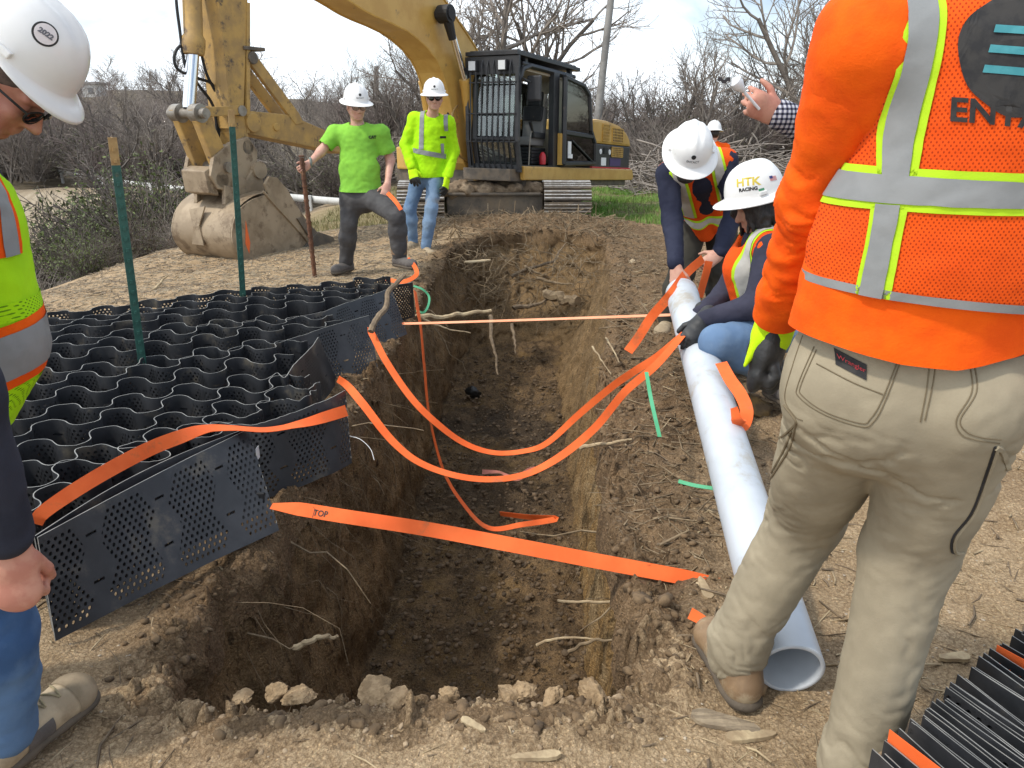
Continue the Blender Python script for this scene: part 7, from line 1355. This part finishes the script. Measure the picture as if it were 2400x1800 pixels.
# ------------------------------------------------------------------ trees and background
BARK = mk('grey_bark', (.125, .105, .09), (.19, .163, .138), 9, .9, bump=.5, bscale=40); TWIG = mk('twig_bark', (.22, .188, .162), (.29, .25, .215), 3, .9); TWIGD = mk('dark_twig_bark', (.105, .088, .076), (.16, .135, .115), 3, .9); TWIGR = mk('budding_twig', (.225, .175, .16), (.2, .165, .148), 3, .9)
LEAFG = mk('young_leaf', (.115, .15, .035), (.075, .1, .03), 1.5, .7); OLIV = mk('olive_leaf', (.1, .105, .045), (.065, .07, .035), 1.5, .8)
def tree_lines(seed, H, trunk_r, spread=.55, levels=4, stems=1, kids=(7, 6, 5, 4), lean=0., first=.3, droop=.0):
    rg = random.Random(seed); trunk, crown = [], []
    def grow(p, d, L_, r, lv):
        n = 6 if lv < 2 else 5 if lv < 3 else 4; pts = [p]; dd = d
        for i in range(n - 1):
            dd = nrm(dd + V(rg.gauss(0, .16), rg.gauss(0, .16), rg.gauss(.07 - droop * lv, .1))); pts.append(pts[-1] + dd * L_ / (n - 1))
        pts = np.array(pts); rad = np.linspace(r, r * (.45 if lv < levels - 1 else .4), n); (trunk if lv == 0 else crown).append((pts, rad))
        if lv >= levels - 1: return
        k = kids[lv]
        for j in range(k):
            f = (first if lv == 0 else .2) + (1 - (first if lv == 0 else .2)) * (j + rg.uniform(.2, .9)) / k; i = min(int(f * (n - 1)), n - 2); q = pts[i] + (pts[i + 1] - pts[i]) * (f * (n - 1) - i); ax = nrm(pts[i + 1] - pts[i]); az = rg.uniform(0, 6.28) if lv else j * 2.4 + rg.uniform(-.5, .5); a = nrm(np.cross(ax, V(.3, .7, .2))); b = np.cross(ax, a); an = rg.uniform(.45, .95) * spread / .55
            nd = nrm(ax * math.cos(an) + (a * math.cos(az) + b * math.sin(az)) * math.sin(an)); grow(q, nd, L_ * rg.uniform(.42, .68) * (1.15 - .45 * f), r * (.56 - .22 * f), lv + 1)
    for s in range(stems):
        a = s * 2.2 + rg.uniform(-.4, .4); t = 0 if stems == 1 else rg.uniform(.15, .45); grow(V(.06 * s, .04 * s, 0) * (stems > 1), nrm(V(math.cos(a) * t + lean, math.sin(a) * t, 1)), H * .62 * rg.uniform(.85, 1.1), trunk_r, 0)
    return trunk, crown
def tree_meshes(nm, seed, H, r, tw=TWIG, sides=3, **k):
    t, c = tree_lines(seed, H, r, **k); rmin = .0048; c = [(p, np.maximum(q, rmin)) for p, q in c]; v, f = tubes_fast(t, 7); v2, f2 = tubes_fast(c, sides); return mesh(nm + '_trunk', v, f, BARK, True), mesh(nm + '_crown', v2, f2, tw, False)
KINDS = {'a': tree_meshes('a', 3, 6, .1, TWIG, kids=(9, 7, 6, 4)), 'b': tree_meshes('b', 8, 6, .085, TWIG, stems=2, kids=(7, 6, 6, 4)), 'c': tree_meshes('c', 14, 6, .07, TWIGD, stems=3, kids=(6, 6, 5, 4), spread=.5), 'd': tree_meshes('d', 22, 6, .12, TWIGD, kids=(9, 7, 6, 5), spread=.75, lean=.25, first=.22), 'e': tree_meshes('e', 31, 6, .05, TWIGR, stems=4, kids=(6, 5, 5, 4), spread=.5), 'f': tree_meshes('f', 44, 6, .1, TWIG, kids=(10, 8, 7, 5), spread=.62, first=.2)}
tt0 = {}
def tree(kind, x, y, s, rot, label, group='bare trees', sz=1.0, rad=1.0, z=None):
    z = float(terrain(np.array([x]), np.array([y]), False)[0]) - .1 if z is None else z
    root = thing('bare_tree', label, 'tree', (x, y, z), rot, group); root.scale = (s, s, s * sz)
    for nm, me in zip(('trunk', 'crown'), KINDS[kind]): o = bpy.data.objects.new(nm, me); COL.objects.link(o); o.parent = root
    return root
def ray(px, D): x = (px - 1200) / FPX; return x * D * 1.03
tree('f', ray(1160, 27), 27, 1.55, .4, 'tall dark tree whose trunk rises right behind the cab roof', sz=1.25); tree('a', ray(1300, 30), 30, 1.5, 2., 'tall leaning tree between the cab and the pole'); tree('d', ray(360, 19), 19, 1.0, 2.6, 'dark crooked tree behind the green post, leaning left', z=-2.3); tree('c', ray(75, 16), 16, .55, 1.0, 'small dark tree in front of the sand bank', z=-2.6); tree('b', ray(1030, 32), 32, 1.15, 1.2, 'bushy bare tree showing under the boom'); tree('d', ray(470, 22), 22, .62, .5, 'dark tree between the bucket and the crooked tree', z=-2.3)
tree('a', ray(1860, 27), 27, 1.5, 1.1, 'tall airy bare tree rising beside the raised hand', rad=.7); tree('a', ray(1015, 31), 31, 1.45, 4.0, 'tall bare tree showing left of the boom'); tree('b', ray(1240, 29), 29, 1.55, 3.3, 'tall forked bare tree behind the cab roof, right of the dark one')
rt = random.Random(9)
R_ = [(1430, 30, .72, 'b'), (1500, 27, .78, 'c'), (1560, 33, .98, 'a'), (1610, 26, .92, 'a'), (1650, 30, .8, 'e'), (1690, 28, .98, 'c'), (1740, 32, .9, 'b'), (1790, 27, 1.05, 'd'), (1850, 30, 1.2, 'a'), (1890, 26, 1.15, 'b'), (1930, 31, 1.35, 'f'), (1990, 28, 1.1, 'c'), (2060, 30, 1.2, 'a'), (1470, 36, .9, 'e'), (1390, 34, .7, 'c'), (1350, 38, .85, 'b'), (2140, 29, 1.1, 'b'), (2250, 30, 1.2, 'd'), (2400, 30, 1.2, 'a')]
for i, (px, D, s, k) in enumerate(sorted(R_)): tree(k, ray(px, D), D, s * 1.0, rt.uniform(0, 6), 'bare tree in the thicket on the right, ' + ORD[i] + ' one rightwards from the cab', 'trees in the thicket right of the excavator')
for i in range(40):
    px = rt.uniform(590, 1150); D = rt.uniform(30, 46); tree(rt.choice('abcef'), ray(px, D), D, rt.uniform(.75, 1.18) * D / 38, rt.uniform(0, 6), 'bare grey tree in the row behind the two lime shirts', 'trees in the row behind the lime shirts')
for i in range(46):
    px = rt.uniform(-120, 600); D = rt.uniform(33, 60); tree(rt.choice('abceefd'), ray(px, D), D, rt.uniform(.6, 1.02) * D / 40, rt.uniform(0, 6), 'bare grey tree in the valley left of the excavator arm', 'trees in the valley on the left')
for i in range(120):
    D = rt.uniform(75, 190); px = rt.uniform(-150, 1450); x = ray(px, D); o = link('far_tree', KINDS[rt.choice('abcef')][1]); z = float(terrain(np.array([x]), np.array([D]), False)[0]); o.location = (x, D, z - .5); s = rt.uniform(.9, 1.7); o.scale = (s, s, s * .9); o.rotation_euler = (0, 0, rt.uniform(0, 6)); tag(o, 'bare tree of the distant wood on the hill', 'tree', 'trees of the distant wood')
# shrubs: many thin stems, some with young leaves
def shrub_mesh(nm, seed, H, n, tw, leaf=None, nl=0, lw=.05):
    rg = random.Random(seed); lines = []
    for i in range(n):
        a = rg.uniform(0, 6.28); t = rg.uniform(.1, .9); p = V(rg.gauss(0, .25), rg.gauss(0, .25), 0) * H * .4; d = nrm(V(math.cos(a) * t, math.sin(a) * t, 1)); L_ = H * rg.uniform(.5, 1.1); pts = [p]
        for j in range(5): d = nrm(d + V(rg.gauss(0, .2), rg.gauss(0, .2), rg.gauss(-.02, .12))); pts.append(pts[-1] + d * L_ / 5)
        pts = np.array(pts); lines.append((pts, np.linspace(.011, .005, 6)))
        for k in range(4):
            j = rg.randint(1, 4); d2 = nrm(pts[j + 1] - pts[j] + V(rg.gauss(0, .1), rg.gauss(0, .1), rg.gauss(0, .06)) * L_); q = [pts[j]]
            for m in range(3): d2 = nrm(d2 + V(rg.gauss(0, .25), rg.gauss(0, .25), rg.gauss(0, .2))); q.append(q[-1] + d2 * L_ * .11)
            lines.append((np.array(q), np.linspace(.0065, .0045, 4)))
    v, f = tubes_fast(lines, 3); me = mesh(nm, v, f, tw)
    lf = None
    if leaf:
        P = np.array([rg.choice(lines)[0][-rg.randint(1, 2)] for _ in range(nl)]) + np.random.RandomState(seed).normal(0, .06 * H, (nl, 3)); rs = np.random.RandomState(seed + 1); A = rs.normal(size=(nl, 3)); A /= np.linalg.norm(A, axis=1)[:, None]; B = np.cross(A, rs.normal(size=(nl, 3))); B /= np.linalg.norm(B, axis=1)[:, None]; w_ = (lw * rs.uniform(.5, 1.2, nl))[:, None]
        v = np.stack([P - A * w_, P + B * w_ * .4, P + A * w_, P - B * w_ * .4], 1).reshape(-1, 3); lf = mesh(nm + '_leaves', v, np.arange(4 * nl).reshape(-1, 4), leaf)
    return me, lf
SHR = [shrub_mesh('s1', 1, 1.5, 90, TWIG), shrub_mesh('s2', 2, 1.5, 80, TWIGD, OLIV, 900, .035), shrub_mesh('s3', 5, 1.6, 70, TWIGD, LEAFG, 1600, .04), shrub_mesh('s4', 7, 1.4, 100, TWIGR)]
def shrub(k, x, y, s, label, group, z=None):
    z = float(terrain(np.array([x]), np.array([y]), False)[0]) - .05 if z is None else z; me, lf = SHR[k]; root = thing('shrub', label, 'shrub', (x, y, z), rt.uniform(0, 6), group); root.scale = (s, s, s * rt.uniform(.8, 1.1)); o = bpy.data.objects.new('stems', me); COL.objects.link(o); o.parent = root
    if lf: o = bpy.data.objects.new('leaves', lf); COL.objects.link(o); o.parent = root
for i in range(30): px = rt.uniform(1380, 2450); D = rt.uniform(23, 30); shrub(rt.choice((0, 0, 1, 3)), ray(px, D), D, rt.uniform(.9, 1.6), 'grey brush at the foot of the thicket on the right', 'brush at the foot of the right thicket')
for i in range(30): px = rt.uniform(1360, 2450); D = rt.uniform(30, 38); shrub(rt.choice((0, 3, 0)), ray(px, D), D, rt.uniform(1.6, 2.3), 'tall grey brush behind the heap of cut branches', 'tall brush behind the cut branches')
for i in range(46): px = rt.uniform(560, 1400); D = rt.uniform(24, 36); shrub(rt.choice((0, 0, 1, 1, 3)), ray(px, D), D, rt.uniform(.8, 1.6), 'grey brush behind the two lime shirts', 'brush behind the lime shirts')
for i in range(22): px = rt.uniform(190, 440); D = rt.uniform(14.5, 21); shrub(rt.choice((2, 2, 2, 1)), ray(px, D), D, rt.uniform(1.0, 1.7), 'green leafing bush below the crooked tree', 'bushes below the crooked tree')
for i in range(34): px = rt.uniform(-60, 520); D = rt.uniform(10.5, 15); x = ray(px, D); d = np.interp(D, CREST[:, 1], CREST[:, 0]) - x; (d > 1.2) and shrub(rt.choice((0, 1, 1, 2)), x, D, rt.uniform(.28, .55), 'olive brush on the slope beyond the mulch bank', 'brush on the slope beyond the bank')
for i in range(60): px = rt.uniform(-100, 620); D = rt.uniform(32, 50); shrub(rt.choice((0, 0, 1, 3)), ray(px, D), D, rt.uniform(1.2, 2.2), 'grey brush above the sand bank', 'brush above the sand bank')
# brush pile of cut branches
rg2 = np.random.RandomState(6); lines = []
for i in range(900):
    cx, cy = rg2.uniform(2.8, 11), rg2.uniform(19.5, 23); h_ = max(.12, 1.35 * math.exp(-((cx - 6.0) / 3.6) ** 2) * math.exp(-((cy - 21.5) / 1.5) ** 2)); L0 = rg2.uniform(.6, 2.4); d = nrm(rg2.normal(size=3) * V(1, .8, .28)); p0 = V(cx, cy, -.38 + h_ * rg2.rand()); t = np.linspace(-.5, .5, 5)[:, None]; lines.append((p0 + d * L0 * t + np.cumsum(rg2.normal(0, .06, (5, 3)), 0), np.linspace(rg2.uniform(.008, .032), .006, 5)))
v, f = tubes_fast(lines, 4); tag(link('brush_pile', mesh('brush_pile', v, f, TWIG)), 'tangled heap of cut grey branches behind the excavator on the right', 'brush pile', kind='stuff')
# grass
def grass(n, x0, x1, y0, y1, m, name, label, wf, h=(.05, .14)):
    x, y = rg.uniform(x0, x1, n), rg.uniform(y0, y1, n); k = rg.rand(n) < wf(x, y); x, y = x[k], y[k]; n = len(x); z = terrain(x, y) - .01; a = rg.uniform(0, 6.28, n); hh = rg.uniform(*h, n); w_ = .006 + .006 * rg.rand(n); dx, dy = np.cos(a), np.sin(a); lx, ly = rg.normal(0, .4, n) * hh, rg.normal(0, .4, n) * hh
    v = np.stack([np.c_[x - dx * w_, y - dy * w_, z], np.c_[x + dx * w_, y + dy * w_, z], np.c_[x + lx, y + ly, z + hh]], 1).reshape(-1, 3); tag(link(name, mesh(name, v, np.arange(3 * n).reshape(-1, 3), m)), label, 'grass', kind='stuff')
GRA = mk('spring_grass', (.13, .27, .035), (.19, .29, .06), .9, .7); DRYG = mk('dry_grass', (.27, .225, .11), (.17, .17, .07), .9, .8)
nz_ = lambda x, y: sstep(-.25, .25, fbm(np.stack([x * .8, y * .8, x * 0 + 2], -1), 3))
grass(90000, -.4, 9, 12.2, 21, GRA, 'grass', 'bright spring grass round the right track', lambda x, y: nz_(x, y) * sstep(12.1, 12.9, y + .3 * np.sin(x * 3))); grass(30000, -4, 9, 12, 24, DRYG, 'dry_grass', 'dry grass behind the excavator', lambda x, y: np.where(x > 0, .25, .8), (.06, .18))
# guard rail, pole, house
RAILM = mk('white_rail', (.62, .62, .6), (.5, .5, .48), 3, .5); rail = thing('guard_rail', 'long white rail running along the valley behind the bucket', 'guard rail', tuple(W(700, 470, 21)))
rp = smooth_line([W(-60, 372, 44), W(65, 388, 40), W(240, 420, 33), W(466, 446, 27), W(640, 458, 23), W(800, 472, 20.5), W(960, 480, 19)], 60); t_ = np.gradient(rp, axis=0); t_ /= np.linalg.norm(t_, axis=1)[:, None]; nn = np.cross(t_, UZ); nn /= np.linalg.norm(nn, axis=1)[:, None]
v = np.stack([rp - UZ * .1 + nn * .0, rp - UZ * .04 - nn * .03, rp + UZ * .04 - nn * .03, rp + UZ * .085, rp + UZ * .085 + nn * .03, rp - UZ * .1 + nn * .03], 1); n = len(rp); idx = np.arange(n * 6).reshape(n, 6); f = np.concatenate([np.stack([idx[:-1, k], idx[:-1, (k + 1) % 6], idx[1:, (k + 1) % 6], idx[1:, k]], -1) for k in range(6)]); obj('rail_beam', v.reshape(-1, 3), f, RAILM, rail)
for i in range(0, n, 5): mb = MB(); c = rp[i] + nn[i] * .1; mb.box(c - UZ * .35, (.1, .1, .9)); mb.build('rail_post', RAILM, rail)
POLE = mk('grey_pole', (.2, .19, .18), (.28, .27, .255), 3, .8); a, b_ = W(1398, 300, 25), W(1436, -40, 25); mb = MB(); mb.tube([a - (b_ - a) * .5, a, b_, b_ + (b_ - a) * .5], [.13, .12, .1, .09], 10); tag(mb.build('utility_pole', POLE, None, smooth=True), 'leaning grey pole rising behind the excavator hood', 'pole'); a, b_ = W(880, 330, 42), W(882, 155, 42); mb = MB(); mb.tube([a - UZ * 2, a, b_], [.16, .15, .12], 8); tag(mb.build('utility_pole', POLE, None, smooth=True), 'distant dark pole among trees behind the lime shirts', 'pole')
hs = thing('house', 'small pale house on top of the distant hill', 'house', tuple(W(200, 222, 150))); c = W(200, 215, 150); mb = MB(); mb.box(c, (6, 4, 2.4)); mb.build('wall', mk('pale_render', (.6, .58, .55), None, 3, .8), hs); mb = MB(); mb.box(c + V(0, 0, 1.4), (6.6, 4.6, .4)); mb.build('roof', mk('grey_roof', (.3, .29, .28), None, 3, .8), hs)
for i in range(3): mb = MB(); mb.box(c + V(-2 + i * 2, -2.01, .1), (.9, .06, 1.0)); mb.build('window', TINT, hs)
print('all', round(time.time() - T0, 1))
